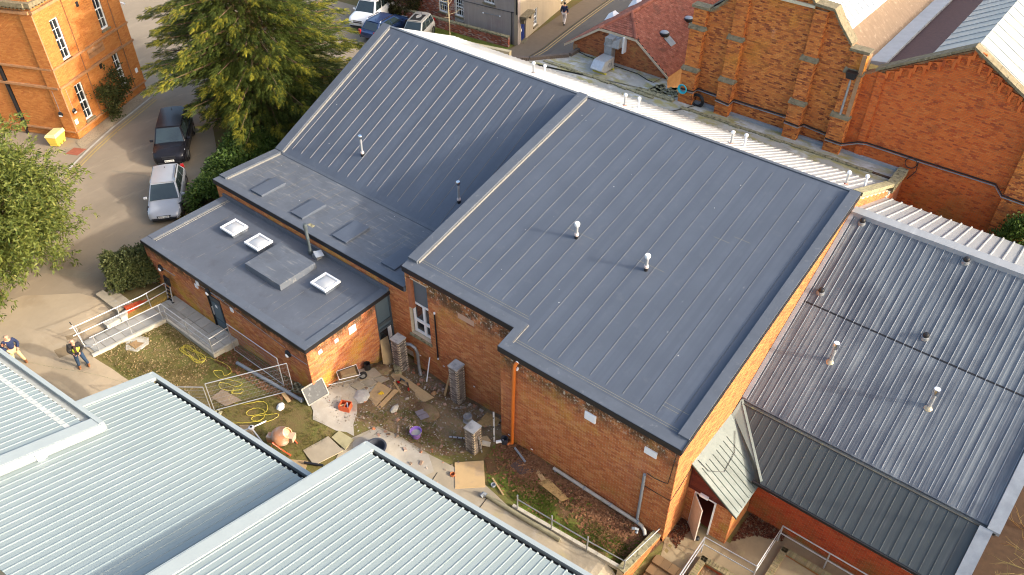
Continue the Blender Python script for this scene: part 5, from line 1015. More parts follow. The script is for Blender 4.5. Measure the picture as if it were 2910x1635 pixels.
m_bstep = pm('brown_paving', (.2,.125,.06), .85, .12, 2, isl=.3, stains=(((.12,.07,.035), 2, .5, .68, .6),))
for k in range(6):
    for i in range(4): MB().box(-6.35+.33*i,-6.35+.33*i+.322,16.6-.42*(k+1)+.004,16.6-.42*k-.004,-2.9,-1.66-.11*k).build('step', m_bstep, BS)
def planter(nm, label, poly, fill):
    t = thing(nm, label, 'planter', (sum(p[0] for p in poly)/len(poly), sum(p[1] for p in poly)/len(poly), -1.7))
    for i in range(len(poly)):
        a = Vector(poly[i]); b = Vector(poly[(i+1) % len(poly)]); L_ = (b-a).length; ang = math.atan2(b.y-a.y, b.x-a.x); n = int(L_/.11)
        fbox(MB(), a, ang, 0, L_, -2.6, -1.56, -.22, 0).build('wall', m_brickR, t)
        for k in range(n): fbox(MB(), a, ang, L_*k/n+.004, L_*(k+1)/n-.008, -1.57, -1.48, -.23, .02).build('coping_brick', pm('mossy_brick', (.24,.19,.1), .9, .2, 6, isl=.4, stains=(((.2,.2,.06), 4, .52, .68, .6),)) if 'mossy_brick' not in MATS else MATS['mossy_brick'], t)
    MB().prism(poly, -2.5, -1.72).build('soil', fill, t)
m_litter = pm('gravel_litter', (.2,.12,.06), .95, .4, 14, bump=.8, bs=50, stains=(((.4,.33,.22), 22, .56, .66, .8), ((.07,.04,.02), 9, .5, .64, .7), ((.1,.13,.025), .9, .56, .68, .7)))
planter('brick_planter', 'brick-edged planter with gravel beside the brown steps', [(-4.95,14.6),(-2.98,14.65),(-3.0,17.55),(-4.95,17.5)], m_litter)
planter('brick_planter', 'brick-edged planter with leaves and grass under the right rail', [(-2.75,15.5),(2.6,15.5),(2.6,19.75),(-2.75,19.75)], m_litter)
YR = thing('yard_rail', 'two-bar galvanised handrail zigzagging round the porch yard', 'handrail', (-3.1, 18.5, -1.65))
pts = [(-5.05,14.4,-1.75),(-5.08,17.65,-1.55),(-3.05,17.75,-1.55),(-3.03,19.9,-1.55),(2.4,19.9,-1.55)]
rail(YR, pts, (.95,.5), [(-5.06,16.0,-1.65),(-5.08,17.65,-1.55),(-3.05,17.75,-1.55),(-3.03,19.9,-1.55),(-1.2,19.9,-1.55),(.7,19.9,-1.55)], .028)
# ================================================================ vehicles
m_tyre = pm('tyre_rubber', (.02,.02,.021), .8, .15, 8); m_rim = pm('alloy_rim', (.45,.46,.47), .3, .08, 8, metal=.8)
m_cglass = pm('car_glass', (.018,.028,.03), .05, .15, 2, spec=1.0); m_lens = pm('headlamp_lens', (.6,.62,.65), .08, .05, 5, spec=.9); m_red = pm('tail_lamp', (.35,.012,.01), .2, .1, 5)
m_plate = pm('number_plate', (.75,.75,.7), .4, .03, 6); m_chrome = pm('chrome', (.7,.71,.72), .12, .05, 8, metal=1)
def paint(nm, c, metal=.0):
    m = pm(nm, c, .25, .04, 1.5, metal=metal, spec=.6); b = m.node_tree.nodes['Principled BSDF']; b.inputs['Coat Weight'].default_value = .18; b.inputs['Coat Roughness'].default_value = .06; return m
def smoothloft(mb, rings):
    n = len(rings[0]); vs = [p for r_ in rings for p in r_]
    fs = [(i*n+k, (i+1)*n+k, (i+1)*n+k+1, i*n+k+1) for i in range(len(rings)-1) for k in range(n-1)]
    fs += [tuple(range(n)), tuple(reversed([(len(rings)-1)*n+k for k in range(n)]))]
    mb.add(vs, fs)
def car(label, loc, head, L, Wd, H, col, kind='hatch', plate='', rack=False, group='parked cars', glass_roof=False):
    t = thing('parked_car', label, 'car', loc, group, local=True); t.rotation_euler = (0, 0, head)
    w_ = Wd/2; hl = L/2; belt = H*.57; hood = H*.52 if kind != 'suv' else H*.56; suv = kind == 'suv'
    nose = hl; wb = hl-.92*L/4.6; cab_f = hl-(.26 if not kind == 'mpv' else .19)*L; cab_r = -hl+(.05 if kind != 'saloon' else .2)*L
    st = [(-hl,.86,.42,belt-.22),(-hl+.06,.93,.32,belt-.08),(-hl+.35,.985,.24,belt-.01),(-hl+.9,1,.22,belt),(0,1,.22,belt),(cab_f-.2,1,.22,belt-.01),(cab_f+.1,.995,.22,hood+.01),(hl-.75,.985,.22,hood-.03),(hl-.35,.95,.24,hood-.09),(hl-.12,.86,.26,hood-.2),(hl-.02,.74,.32,hood-.32)]
    rings = []
    for x, k, zl, zt in st:
        a = w_*k; bow = .0 if k > .9 else .03; c = .035
        rings.append([(x,-a*.93,zl),(x,-a*.99,zl+.12),(x,-a,zl+(zt-zl)*.55),(x,-a*.985,zt-.09),(x,-a*.93,zt-.02),(x,-a*.7,zt+c*.6),(x,-a*.3,zt+c),(x,a*.3,zt+c),(x,a*.7,zt+c*.6),(x,a*.93,zt-.02),(x,a*.985,zt-.09),(x,a,zl+(zt-zl)*.55),(x,a*.99,zl+.12),(x,a*.93,zl)])
    mb = MB(); smoothloft(mb, rings); body = mb.build('body', col, t, smooth=50)
    # cabin
    wt = w_*.73; wbb = w_*.93; xr0, xr1 = cab_r+(.55 if kind == 'hatch' else .32), cab_f-(.82 if not suv else .65)
    if suv: xr0 = cab_r+.22
    if kind == 'mpv': xr1 = cab_f-.75
    zt = H-.05; zb_ = belt-.03
    cb_ = MB(); cb_.hull8([(cab_r,-wbb,zb_),(cab_f,-wbb,zb_),(cab_f,wbb,zb_),(cab_r,wbb,zb_)], [(xr0,-wt,zt),(xr1,-wt,zt),(xr1,wt,zt),(xr0,wt,zt)]); cb_.build('cabin', col, t, bevel=.05, smooth=50)
    rf_ = MB(); n, m_ = 8, 6; vs_ = []
    for i in range(n+1):
        for j in range(m_+1):
            x = xr0-.03+(xr1-xr0+.06)*i/n; y = -wt+2*wt*j/m_; vs_.append((x, y, zt+.045*(1-(2*j/m_-1)**2)+.02*(1-(2*i/n-1)**2)))
    rf_.add(vs_, [(i*(m_+1)+j, (i+1)*(m_+1)+j, (i+1)*(m_+1)+j+1, i*(m_+1)+j+1) for i in range(n) for j in range(m_)]); roof = rf_.build('roof', col, t, smooth=60)
    if glass_roof: MB().box(xr0+.5,xr1-.12,-wt*.72,wt*.72,zt+.035,zt+.06).build('glass_panel', m_cglass, roof, bevel=.01)
    lerp = lambda a, b, k: tuple(a[i]+(b[i]-a[i])*k for i in range(3))
    def pane(nm, A, B, C, D, ins, nrm, par=t):    # A,B bottom, C,D top
        o = Vector(nrm).normalized()*.022; i0, i1, j0, j1 = ins
        bl = lerp(lerp(A,B,i0), lerp(D,C,i0), j0); br = lerp(lerp(A,B,i1), lerp(D,C,i1), j0); tr = lerp(lerp(A,B,i1), lerp(D,C,i1), j1); tl_ = lerp(lerp(A,B,i0), lerp(D,C,i0), j1)
        q = [Vector(p)+o for p in (bl,br,tr,tl_)]; MB().hull8([p-o*2 for p in q], q).build(nm, m_cglass, par)
    bl_, br_, tl2, tr2 = (cab_f,wbb,zb_), (cab_f,-wbb,zb_), (xr1,wt,zt), (xr1,-wt,zt)
    pane('windscreen', bl_, br_, tr2, tl2, (.05,.95,.03,.93), (zt-zb_,0,cab_f-xr1))
    pane('rear_window', (cab_r,-wbb,zb_), (cab_r,wbb,zb_), (xr0,wt,zt), (xr0,-wt,zt), (.1,.9,.2,.92), (-(zt-zb_),0,xr0-cab_r))
    for sgn in (1, -1):
        A_, B_, C_, D_ = (cab_r,sgn*wbb,zb_), (cab_f,sgn*wbb,zb_), (xr1,sgn*wt,zt), (xr0,sgn*wt,zt)
        for i0, i1 in ((.06,.3),(.33,.61),(.64,.93)): pane('side_window', A_, B_, C_, D_, (i0,i1,.14,.88), (0,sgn*(zt-zb_),wbb-wt))
        MB().obox((cab_f-.3, sgn*(w_+.1), belt+.05), (.12,.2,.13)).build('mirror', col, t, bevel=.03)
        MB().hull8([(hl-.5,sgn*w_*.93,hood-.28),(hl-.1,sgn*w_*.55,hood-.34),(hl-.14,sgn*w_*.5,hood-.34),(hl-.52,sgn*w_*.7,hood-.28)], [(hl-.55,sgn*w_*.95,hood-.1),(hl-.13,sgn*w_*.6,hood-.19),(hl-.16,sgn*w_*.5,hood-.18),(hl-.55,sgn*w_*.72,hood-.08)]).build('headlight', m_lens, t)
        MB().box(-hl-.01,-hl+.12,min(sgn*w_*.7,sgn*w_*.9),max(sgn*w_*.7,sgn*w_*.9),belt-.25,belt+.12).build('tail_light', m_red, t)
        if rack: MB().tube([(xr0+.1,sgn*wt*.97,zt+.02),(xr0+.25,sgn*wt*.97,zt+.09),(xr1-.2,sgn*wt*.97,zt+.09),(xr1-.05,sgn*wt*.97,zt+.02)], .025, 6).build('roof_rail', m_chrome if not suv else m_black, t)
        for x in (hl-.85*L/4.6, -hl+.88*L/4.6):
            rw = .33 if not suv else .38; y = sgn*(w_-.1); wh = MB()
            prof = [(rw*.6,-.11),(rw*.95,-.11),(rw,-.07),(rw,.07),(rw*.95,.115),(rw*.6,.115)]
            wh.v = []; nn = 20
            for r_, d in prof: wh.v += [(x+r_*math.cos(2*PI*k/nn), y+sgn*d, rw+r_*math.sin(2*PI*k/nn)) for k in range(nn)]
            wh.f = [(i*nn+k, i*nn+(k+1) % nn, (i+1)*nn+(k+1) % nn, (i+1)*nn+k) for i in range(5) for k in range(nn)]
            wo = wh.build('wheel', m_tyre, t, smooth=40); rm = MB(); rm.cyl((x,y+sgn*.02,rw), (x,y+sgn*.1,rw), rw*.62, 18)
            rm.build('rim', m_rim, wo)
            MB().cyl((x,y-sgn*.05,rw+.02), (x,y+sgn*.085,rw+.02), rw+.06, 20).build('wheel_arch', m_black, t)
    MB().hull8([(hl-.1,-w_*.42,hood-.38),(hl+.01,-w_*.36,hood-.38),(hl+.01,w_*.36,hood-.38),(hl-.1,w_*.42,hood-.38)], [(hl-.16,-w_*.46,hood-.22),(hl-.05,-w_*.4,hood-.22),(hl-.05,w_*.4,hood-.22),(hl-.16,w_*.46,hood-.22)]).build('grille', m_black, t)
    MB().box(hl-.2,hl+.015,-w_*.7,w_*.7,.28,.4).build('bumper_intake', m_black, t, bevel=.02)
    pl_ = MB().box(hl+.01,hl+.03,-.27,.27,.44,.56).build('number_plate', m_plate, t)
    if plate:
        fc = bpy.data.curves.new('plate_text', 'FONT'); fc.body = plate; fc.size = .115; fc.align_x = 'CENTER'; fc.align_y = 'CENTER'; fc.extrude = .002; fc.materials.append(m_black)
        fo = bpy.data.objects.new('plate_text', fc); COL.objects.link(fo); me_ = bpy.data.meshes.new_from_object(fo); bpy.data.objects.remove(fo); fo = bpy.data.objects.new('plate_text', me_); COL.objects.link(fo); fo.parent = pl_; fo.location = (hl+.034,0,.5); fo.rotation_euler = (PI/2, 0, PI/2)
    MB().lathe((xr0+.35,0,zt+.04), [(.03,0),(.015,.05),(.005,.12)], 6).build('aerial', m_black, t)
    return t
car('silver estate car facing the viewer beside the hedge', (-39.0,17.55,gz(-39.0,17.5)+.02), R(-38), 4.66, 1.8, 1.47, paint('silver_paint', (.31,.325,.35), .1), 'hatch', 'EJ12 YKO', rack=True)
car('black luxury off-roader parked behind the silver estate under the yew', (-43.75,21.15,.02), R(-40), 4.85, 1.95, 1.78, paint('black_paint', (.012,.012,.016)), 'suv', 'RJ70 WER'); MATS['black_paint'].node_tree.nodes['Principled BSDF'].inputs['Coat Weight'].default_value = 0; MATS['black_paint'].node_tree.nodes['Principled BSDF'].inputs['Specular IOR Level'].default_value = .25
car('small beige-silver people carrier with glass roof beside the grass strip', (-43.3,42.2,.02), R(-68), 3.75, 1.66, 1.6, paint('champagne_paint', (.44,.42,.38), .3), 'mpv', glass_roof=True)
car('dark blue estate with chrome roof rails, parked tail towards the viewer', (-46.0,41.5,.02), R(97), 4.6, 1.8, 1.47, paint('navy_paint', (.02,.045,.12), .2), 'hatch', rack=True)
car('white off-roader parked beyond the dark blue estate', (-48.75,42.6,.02), R(-72), 4.7, 1.92, 1.8, paint('white_car_paint', (.74,.74,.73)), 'suv')

# ================================================================ people
def skin_obj(name, J, E, mat, parent, sub=2, root='pelvis'):
    names = list(J); me = bpy.data.meshes.new(name); me.from_pydata([J[n][:3] for n in names], [(names.index(a), names.index(b)) for a, b in E], [])
    o = bpy.data.objects.new(name, me); COL.objects.link(o); o.parent = parent
    sk_ = o.modifiers.new('skin', 'SKIN'); sk_.use_smooth_shade = True
    for i, n in enumerate(names):
        r_ = J[n][3]; v = me.skin_vertices[0].data[i]; v.radius = (r_, r_*(J[n][4] if len(J[n]) > 4 else 1)); v.use_root = (n == root)
    ss = o.modifiers.new('sub', 'SUBSURF'); ss.levels = sub; ss.render_levels = sub; me.materials.append(mat); return o
m_skin = pm('skin', (.55,.29,.19), .5, .06, 9); m_hair = pm('grey_hair', (.3,.24,.19), .8, .15, 20)
def person(label, loc, head, jacket, trousers, shoe, arms, legs, vest=None, lean=.0, hair=None, inner=None, cap=False):
    t = thing('person', label, 'person', loc, None, local=True); t.rotation_euler = (0, 0, head)
    J = dict(pelvis=(0,0,.93,.13,1.1), spine=(.01+lean*.4,0,1.13,.125,1.15), chest=(.01+lean,0,1.34,.135,1.2), neck=(.02+lean*1.2,0,1.49,.055), jaw=(.05+lean*1.3,0,1.56,.07), head=(.04+lean*1.4,0,1.645,.095), crown=(.03+lean*1.4,0,1.725,.075))
    E = [('pelvis','spine'),('spine','chest'),('chest','neck'),('neck','jaw'),('jaw','head'),('head','crown')]
    for s_, nm in ((1,'l'),(-1,'r')):
        el, wr = arms[nm]; kn, an = legs[nm]
        J['sh_'+nm] = (lean,s_*.19,1.41,.07); J['el_'+nm] = (el[0],s_*el[1],el[2],.048); J['wr_'+nm] = (wr[0],s_*wr[1],wr[2],.032)
        J['hip_'+nm] = (0,s_*.1,.88,.095); J['kn_'+nm] = (kn[0],s_*kn[1],kn[2],.06); J['an_'+nm] = (an[0],s_*an[1],.09,.04)
        E += [('chest','sh_'+nm),('sh_'+nm,'el_'+nm),('el_'+nm,'wr_'+nm),('pelvis','hip_'+nm),('hip_'+nm,'kn_'+nm),('kn_'+nm,'an_'+nm)]
    skin_obj('body', J, E, m_skin, t)
    g = lambda k, r_: {n: (*J[n][:3], J[n][3]+r_, *(J[n][4:])) for n in k}
    jk = ['pelvis','spine','chest','sh_l','el_l','wr_l','sh_r','el_r','wr_r']; Jj = g(jk, .024); Jj['pelvis'] = (J['pelvis'][0], 0, .96, .155, 1.15)
    skin_obj('jacket', Jj, [e for e in E if e[0] in jk and e[1] in jk], jacket, t)
    tk = ['pelvis','hip_l','kn_l','an_l','hip_r','kn_r','an_r']; skin_obj('trousers', g(tk, .022), [e for e in E if e[0] in tk and e[1] in tk], trousers, t)
    for s_, nm in ((1,'l'),(-1,'r')):
        an = J['an_'+nm]; mb = MB(); mb.ball((an[0]+.07,an[1],.05), (.145,.055,.05), 12, 8); mb.ball((an[0],an[1],.08), (.065,.055,.07), 10, 6); mb.build('shoe', shoe, t, smooth=True)
        wr = Vector(J['wr_'+nm][:3]); el = Vector(J['el_'+nm][:3]); d = (wr-el).normalized(); sd_ = d.cross(Vector((0,0,1))).normalized(); upv = sd_.cross(d)
        h = MB(); c = wr+d*.05; h.tube([wr-d*.01, wr+d*.04, wr+d*.085], [.026,.036,.032], 8)
        for k in range(4):
            b0 = wr+d*.08+sd_*(-.03+.02*k); L_ = (.06,.075,.07,.052)[k]; h.tube([b0, b0+d*L_*.5-upv*.005, b0+d*L_*.85-upv*.03], [.011,.01,.008], 6)
        b0 = wr+d*.03-sd_*.03; h.tube([b0, b0+d*.03-sd_*.03, b0+d*.06-sd_*.035-upv*.01], [.013,.012,.009], 6); h.build('hand', m_skin, t, smooth=True)
    hx, hz = J['head'][0], J['head'][2]; f_ = MB(); f_.add([(hx+.085,-.014,hz-.01),(hx+.085,.014,hz-.01),(hx+.118,0,hz-.035),(hx+.088,0,hz+.02)], [(0,1,2),(0,2,3),(1,3,2)]); f_.build('nose', m_skin, t)
    for s_ in (1,-1): MB().ball((hx+.085,s_*.032,hz+.012), .011, 8, 5).build('eye', m_dark, t); MB().ball((hx,s_*.095,hz-.01), (.02,.012,.03), 8, 5).build('ear', m_skin, t, smooth=True)
    MB().ball((hx+.082,0,hz-.065), (.012,.025,.007), 8, 5).build('mouth', pm('lips', (.35,.12,.1), .5, .1, 9) if 'lips' not in MATS else MATS['lips'], t)
    if hair:
        mb = MB(); mb.ball((hx-.025,0,hz+(.035 if cap else -.01)), (.098,.105,.1 if cap else .075), 12, 8); mb.build('hair', hair, t, smooth=True)
    if vest:
        Jv = {n: (*J[n][:3], J[n][3]+.06, *(J[n][4:])) for n in ('spine','chest')}; Jv['pelvis'] = (J['pelvis'][0],0,.98,.19,1.15); skin_obj('vest', Jv, [('pelvis','spine'),('spine','chest')], vest, t)
    if inner: MB().hull8([(.12,-.06,.95),(.24,-.06,.95),(.24,.06,.95),(.12,.06,.95)], [(.12+lean,-.05,1.42),(.22+lean,-.04,1.42),(.22+lean,.04,1.42),(.12+lean,.05,1.42)]).build('shirt_front', inner, t, bevel=.02)
    return t
navy = pm('navy_fabric', (.014,.024,.07), .8, .2, 12); hiv = pm('hi_vis_yellow', (.66,.75,.06), .6, .06, 8); jean = pm('denim', (.02,.045,.09), .8, .25, 14); beige = pm('beige_chino', (.5,.38,.21), .8, .08, 9); boot = pm('brown_boot', (.25,.1,.035), .6, .2, 12); brown = pm('brown_jumper', (.06,.03,.02), .9, .2, 12); cream = pm('pale_fabric', (.6,.56,.55), .8, .05, 9)
p1 = person('bald man in yellow hi-vis vest and jeans looking down at his hands', Gp(-30.62,7.68,.03), R(-22), pm('black_fabric', (.02,.019,.02), .85, .2, 12), jean, boot, dict(l=((.06,.3,1.14),(.27,.12,1.06)), r=((.06,.3,1.14),(.27,.12,1.06))), dict(l=((.05,.15,.5),(.0,.2)), r=((.02,.14,.5),(-.04,.17))), vest=hiv, lean=.05, inner=brown)
MB().obox((.33,0,1.06), (.1,.18,.04), 0, 0, .4).build('remote_controller', m_black, p1, bevel=.01)
person('man in navy jacket and beige trousers, one hand at his waist', Gp(-32.95,5.98,.03), R(-8), navy, beige, boot, dict(l=((.02,.31,1.15),(.16,.2,.98)), r=((-.05,.33,1.16),(.02,.2,.95))), dict(l=((.06,.16,.5),(.02,.24)), r=((.03,.14,.5),(-.02,.18))), hair=m_hair)
person('person in navy jacket and pale trousers walking away up the lane', (-36.1,51.35,.09), R(110), navy, cream, m_black, dict(l=((-.05,.26,1.13),(.05,.26,.9)), r=((.03,.26,1.13),(.13,.25,.92))), dict(l=((.12,.09,.5),(.1,.09)), r=((.02,.09,.49),(-.28,.09))), hair=m_black, cap=True)

# ================================================================ foliage
def leafmat(nm, cols, rough=.6):
    s = NT(nm); r_ = s.rand(); cr = s.n('ShaderNodeValToRGB'); s.l(r_, cr.inputs[0]); el = cr.color_ramp.elements; el[0].color = (*cols[0],1); el[1].color = (*cols[-1],1)
    for i, c in enumerate(cols[1:-1]): e = el.new((i+1)/(len(cols)-1)); e.color = (*c,1)
    col = s.mix(s.ramp(s.noise(.7), .4, .65, 0, .6), cr.outputs[0], cols[len(cols)//2]); s.out(col, rough, 0, .25)
    tr = s.n('ShaderNodeBsdfTranslucent'); s.l(col, tr.inputs[0]); mx = s.n('ShaderNodeMixShader'); mx.inputs[0].default_value = .22; s.l(s.b.outputs[0], mx.inputs[1]); s.l(tr.outputs[0], mx.inputs[2]); s.l(mx.outputs[0], s.t.nodes['Material Output'].inputs[0]); return s.m
def scatter(name, T, F, pos, fwd, upv, scl, mat, parent=None, off=(0,0,0), kind=None):
    """copies of one small leaf spray (T verts, F quads) joined into a crown"""
    T = np.array(T, float); N = len(pos); fwd = fwd/np.linalg.norm(fwd, axis=1, keepdims=True); side = np.cross(upv, fwd); side /= np.linalg.norm(side, axis=1, keepdims=True)+1e-9; u = np.cross(fwd, side)
    V = pos[:,None,:]+scl[:,None,None]*(T[None,:,0:1]*fwd[:,None,:]+T[None,:,1:2]*side[:,None,:]+T[None,:,2:3]*u[:,None,:])-np.array(off)
    K = len(T); Fa = np.array(F)[None,:,:]+(np.arange(N)*K)[:,None,None]; V = V.reshape(-1,3); Fa = Fa.reshape(-1,4)
    me = bpy.data.meshes.new(name); me.vertices.add(len(V)); me.vertices.foreach_set('co', V.ravel()); me.loops.add(Fa.size); me.loops.foreach_set('vertex_index', Fa.ravel().astype(np.int32)); me.polygons.add(len(Fa)); me.polygons.foreach_set('loop_start', np.arange(0,Fa.size,4,dtype=np.int32)); me.polygons.foreach_set('loop_total', np.full(len(Fa),4,dtype=np.int32)); me.update(calc_edges=True); me.validate()
    me.materials.append(mat); o = bpy.data.objects.new(name, me); COL.objects.link(o)
    if parent is not None: o.parent = parent
    if kind: o['kind'] = kind
    return o
def frond(n=7, w_=.3, lw=.055):   # flat conifer spray: leaflets either side of a stem, drooping
    T = []; F = []
    for k in range(n):
        x = k/n; z = -.28*x*x; l = w_*(1-.6*x)
        for sg in (1,-1):
            b = len(T); T += [(x,0,z),(x+.1,sg*.01,z-.01),(x+.16+.1,sg*l,z-.09),(x+.16,sg*l,z-.1)]; F.append((b,b+1,b+2,b+3))
    b = len(T); T += [(.9,-.03,-.24),(1.15,-.008,-.38),(1.15,.008,-.38),(.9,.03,-.24)]; F.append((b,b+1,b+2,b+3)); return T, F
def leaves(n=9, l=.24, w_=.07, rg=np.random.default_rng(3)):
    T = []; F = []
    for k in range(n):
        a = rg.uniform(-1.3,1.3); e = rg.uniform(-.7,.5); d = np.array([math.cos(a)*math.cos(e), math.sin(a)*math.cos(e), math.sin(e)]); s_ = np.cross(d, [0,0,1]); s_ /= np.linalg.norm(s_); s_ = s_*math.cos(k)+np.cross(d, s_)*math.sin(k); o = rg.uniform(0,.6)*np.array([1,0,0])+rg.uniform(-.15,.15,3); b = len(T)
        T += [tuple(o-s_*w_*.3), tuple(o+d*l*.5-s_*w_), tuple(o+d*l), tuple(o+d*l*.5+s_*w_)]; F.append((b,b+1,b+2,b+3))
    return T, F
UPZ = np.array([0,0,1.0])
def limbs(mb, base, H, branches, r0):
    b = Vector(base); mb.tube([b, b+Vector((.1,.05,H*.35)), b+Vector((-.05,.1,H*.7)), b+Vector((0,0,H))], [r0,r0*.75,r0*.45,.04], 8)
    for p, q in branches: 
        m_ = (Vector(p)+Vector(q))/2+Vector((0,0,.15)); mb.tube([p, m_, q], [r0*.22,r0*.14,.015], 5)
m_bark = pm('bark', (.12,.075,.045), .95, .25, 5, stretch=(3,3,.5), bump=.6)
# big yew
YB = np.array([-42.4,27.2,0.0]); YH = 13.0
yew = thing('yew_tree', 'large spreading yew tree with yellow-green tips beside the hall', 'tree', tuple(YB))
rg = np.random.default_rng(11); pos = []; fw_ = []; br_ = []; sz = []; tp = []
nb = 215
for i in range(nb):
    h = .8+(YH-1.2)*(i+.5)/nb; a = i*2.39996+rg.uniform(-.2,.2); rad = 7.4*max(.06,(1-(h/(YH+.6))**2.0))**.8*rg.uniform(.78,1.08)
    if h < 1.8: rad *= .8
    if h < 4.5 and math.cos(a-R(250)) > .5: rad *= .72
    d = np.array([math.cos(a), math.sin(a), 0]); s_ = np.array([-d[1], d[0], 0]); lift = rg.uniform(.05,.35)
    tip = YB+np.array([0,0,h])+d*rad+UPZ*(lift*rad*.35-.05*rad); br_.append((tuple(YB+[0,0,h*.9]), tuple(tip*.92+(YB+[0,0,h])*.08)))
    n = int(30+rad*27)
    for k in range(n):
        t = .25+.78*((k+.5)/n); wv = (1-t)*.42*rad+.1; lat = rg.uniform(-1,1)*wv; p = YB+np.array([0,0,h])+d*rad*t+s_*lat+UPZ*(lift*rad*.35*t-.08*rad*t*t*t+rg.uniform(-.16,.1)-.5*abs(lat)*.35)
        pos.append(p); fw_.append(d*1.0+s_*lat/(wv+.01)*.6+UPZ*rg.uniform(-.3,.28)); sz.append(rg.uniform(.27,.46)); tp.append((t > .84 or rg.uniform() < .08) and rg.uniform() < .65)
pos = np.array(pos); fw_ = np.array(fw_); sz = np.array(sz); T_, F_ = frond(6,.3); upn = np.tile(UPZ, (len(pos),1))+rg.normal(0,.35,(len(pos),3))
m_yew = leafmat('yew_foliage', [(.018,.034,.01),(.034,.058,.013),(.07,.092,.016),(.045,.068,.013),(.11,.12,.019)])
tp = np.array(tp); m_tip = leafmat('yew_sunlit_tips', [(.08,.1,.013),(.16,.165,.018),(.26,.235,.025),(.13,.135,.016),(.31,.27,.035)])  # sunlight on the outer sprays put into a paler colour, plus yellower new growth
scatter('crown', T_, F_, pos[~tp], fw_[~tp], upn[~tp], sz[~tp], m_yew, yew, YB); scatter('crown_tips', T_, F_, pos[tp], fw_[tp], upn[tp], sz[tp]*.85, m_tip, yew, YB)
mb = MB(); limbs(mb, YB, YH*.95, br_, .45); mb.build('trunk', m_bark, yew, smooth=True)
# tree at the left edge
LB = np.array([-39.9,8.5,0.0]); lt = thing('evergreen_tree', 'bright green narrow-leaved tree at the left edge over the drive', 'tree', tuple(LB)); rg = np.random.default_rng(5); pos = []; fw_ = []; br_ = []
for i in range(150):
    a = i*2.39996; el = math.asin(1-1.75*(i+.5)/150); d = np.array([math.cos(a)*math.cos(el), math.sin(a)*math.cos(el), math.sin(el)]); R_ = np.array([4.3,4.3,4.1])*rg.uniform(.72,1.08); c = LB+np.array([0,0,3.7])
    tip = c+d*R_; br_.append((tuple(LB+[0,0,2.0+.8*d[2]]), tuple(tip)))
    for k in range(46):
        t = rg.uniform(.45,1.05); pos.append(c+d*R_*t+rg.normal(0,.3,3)*np.array([1,1,.8])); fw_.append(d+rg.normal(0,.55,3)-UPZ*.25)
pos = np.array(pos); fw_ = np.array(fw_); keep = pos[:,2] > .35; pos, fw_ = pos[keep], fw_[keep]; T_, F_ = leaves(11,.24,.038)
m_lt = leafmat('pale_green_leaves', [(.03,.05,.012),(.07,.1,.018),(.13,.15,.028),(.055,.08,.015),(.2,.2,.045)])
scatter('crown', T_, F_, pos, fw_, np.tile(UPZ,(len(pos),1))+rg.normal(0,.5,(len(pos),3)), rg.uniform(.7,1.2,len(pos)), m_lt, lt, LB)
mb = MB(); limbs(mb, LB, 5.6, br_[::2], .22); mb.build('trunk', m_bark, lt, smooth=True)
def bush(name, label, cat, base, fn, n, mat, seed, lsz=(.6,1.0), stems=6, tmpl=None):
    """fn(rg) gives a point and outward direction on the plant"""
    base = np.array(base, float); t = thing(name, label, cat, tuple(base)); rg = np.random.default_rng(seed); P = []; D = []
    for k in range(n): p, d = fn(rg); P.append(p); D.append(d)
    P = np.array(P); D = np.array(D)+rg.normal(0,.45,(n,3)); T_, F_ = tmpl or leaves(8,.2,.06)
    scatter('foliage', T_, F_, P, D, np.tile(UPZ,(n,1))+rg.normal(0,.5,(n,3)), rg.uniform(*lsz,n), mat, t, base)
    mb = MB()
    for k in range(stems):
        q = P[rg.integers(n)]; mb.tube([tuple(base+rg.normal(0,.12,3)*[1,1,0]), tuple(base*.5+q*.5+[0,0,.1]), tuple(q)], [.04,.025,.008], 5)
    mb.build('stems', m_bark, t); return t
def ell(c, r_, zmin=0.05):
    c = np.array(c); r_ = np.array(r_)
    def f(rg):
        while True:
            d = rg.normal(0,1,3); d /= np.linalg.norm(d); p = c+d*r_*rg.uniform(.72,1.03)
            if p[2] > zmin: return p, d
    return f
m_hedge = leafmat('hedge_green', [(.02,.04,.008),(.045,.085,.014),(.07,.12,.02),(.035,.06,.01),(.1,.15,.03)]); m_hedge2 = leafmat('dark_hedge', [(.02,.03,.01),(.045,.06,.017),(.075,.085,.025),(.03,.042,.012),(.14,.13,.045)])
def hedgefn(A_, B_, wd, h):
    A_, B_ = np.array(A_), np.array(B_)
    def f(rg):
        t = rg.uniform(0,1); c = A_+(B_-A_)*t; a = rg.uniform(0,PI); k = rg.uniform(.75,1.04); n2 = np.array([-(B_-A_)[1],(B_-A_)[0]]); n2 = n2/np.linalg.norm(n2)
        q = math.cos(a)*wd*k; z = abs(math.sin(a))**.6*h*k*(1+.12*math.sin(t*17)); p = np.array([c[0]+n2[0]*q, c[1]+n2[1]*q, max(.05,z)]); return p, np.array([n2[0]*math.cos(a), n2[1]*math.cos(a), math.sin(a)+.2])
    return f
bush('laurel_hedge', 'thick green hedge between the parked cars and the hall', 'hedge', (-37.6,20.3,-.05), hedgefn((-35.75,18.4),(-39.6,24.2),1.35,1.3), 4200, m_hedge, 21, (.6,1.0))
bush('clipped_hedge', 'dark rounded hedge at the annex corner above the steps', 'hedge', (-34.6,12.4,-.1), hedgefn((-35.0,11.6),(-33.95,13.6),.85,1.2), 2600, m_hedge2, 22, (.4,.7))
bush('dark_shrub', 'dark shrub by the brick end of the street house', 'shrub', (-47.6,44.9,0), ell((-47.6,44.9,1.3),(1.3,.8,1.4)), 700, leafmat('brown_shrub', [(.02,.025,.008),(.05,.045,.012),(.08,.065,.02)]), 23)
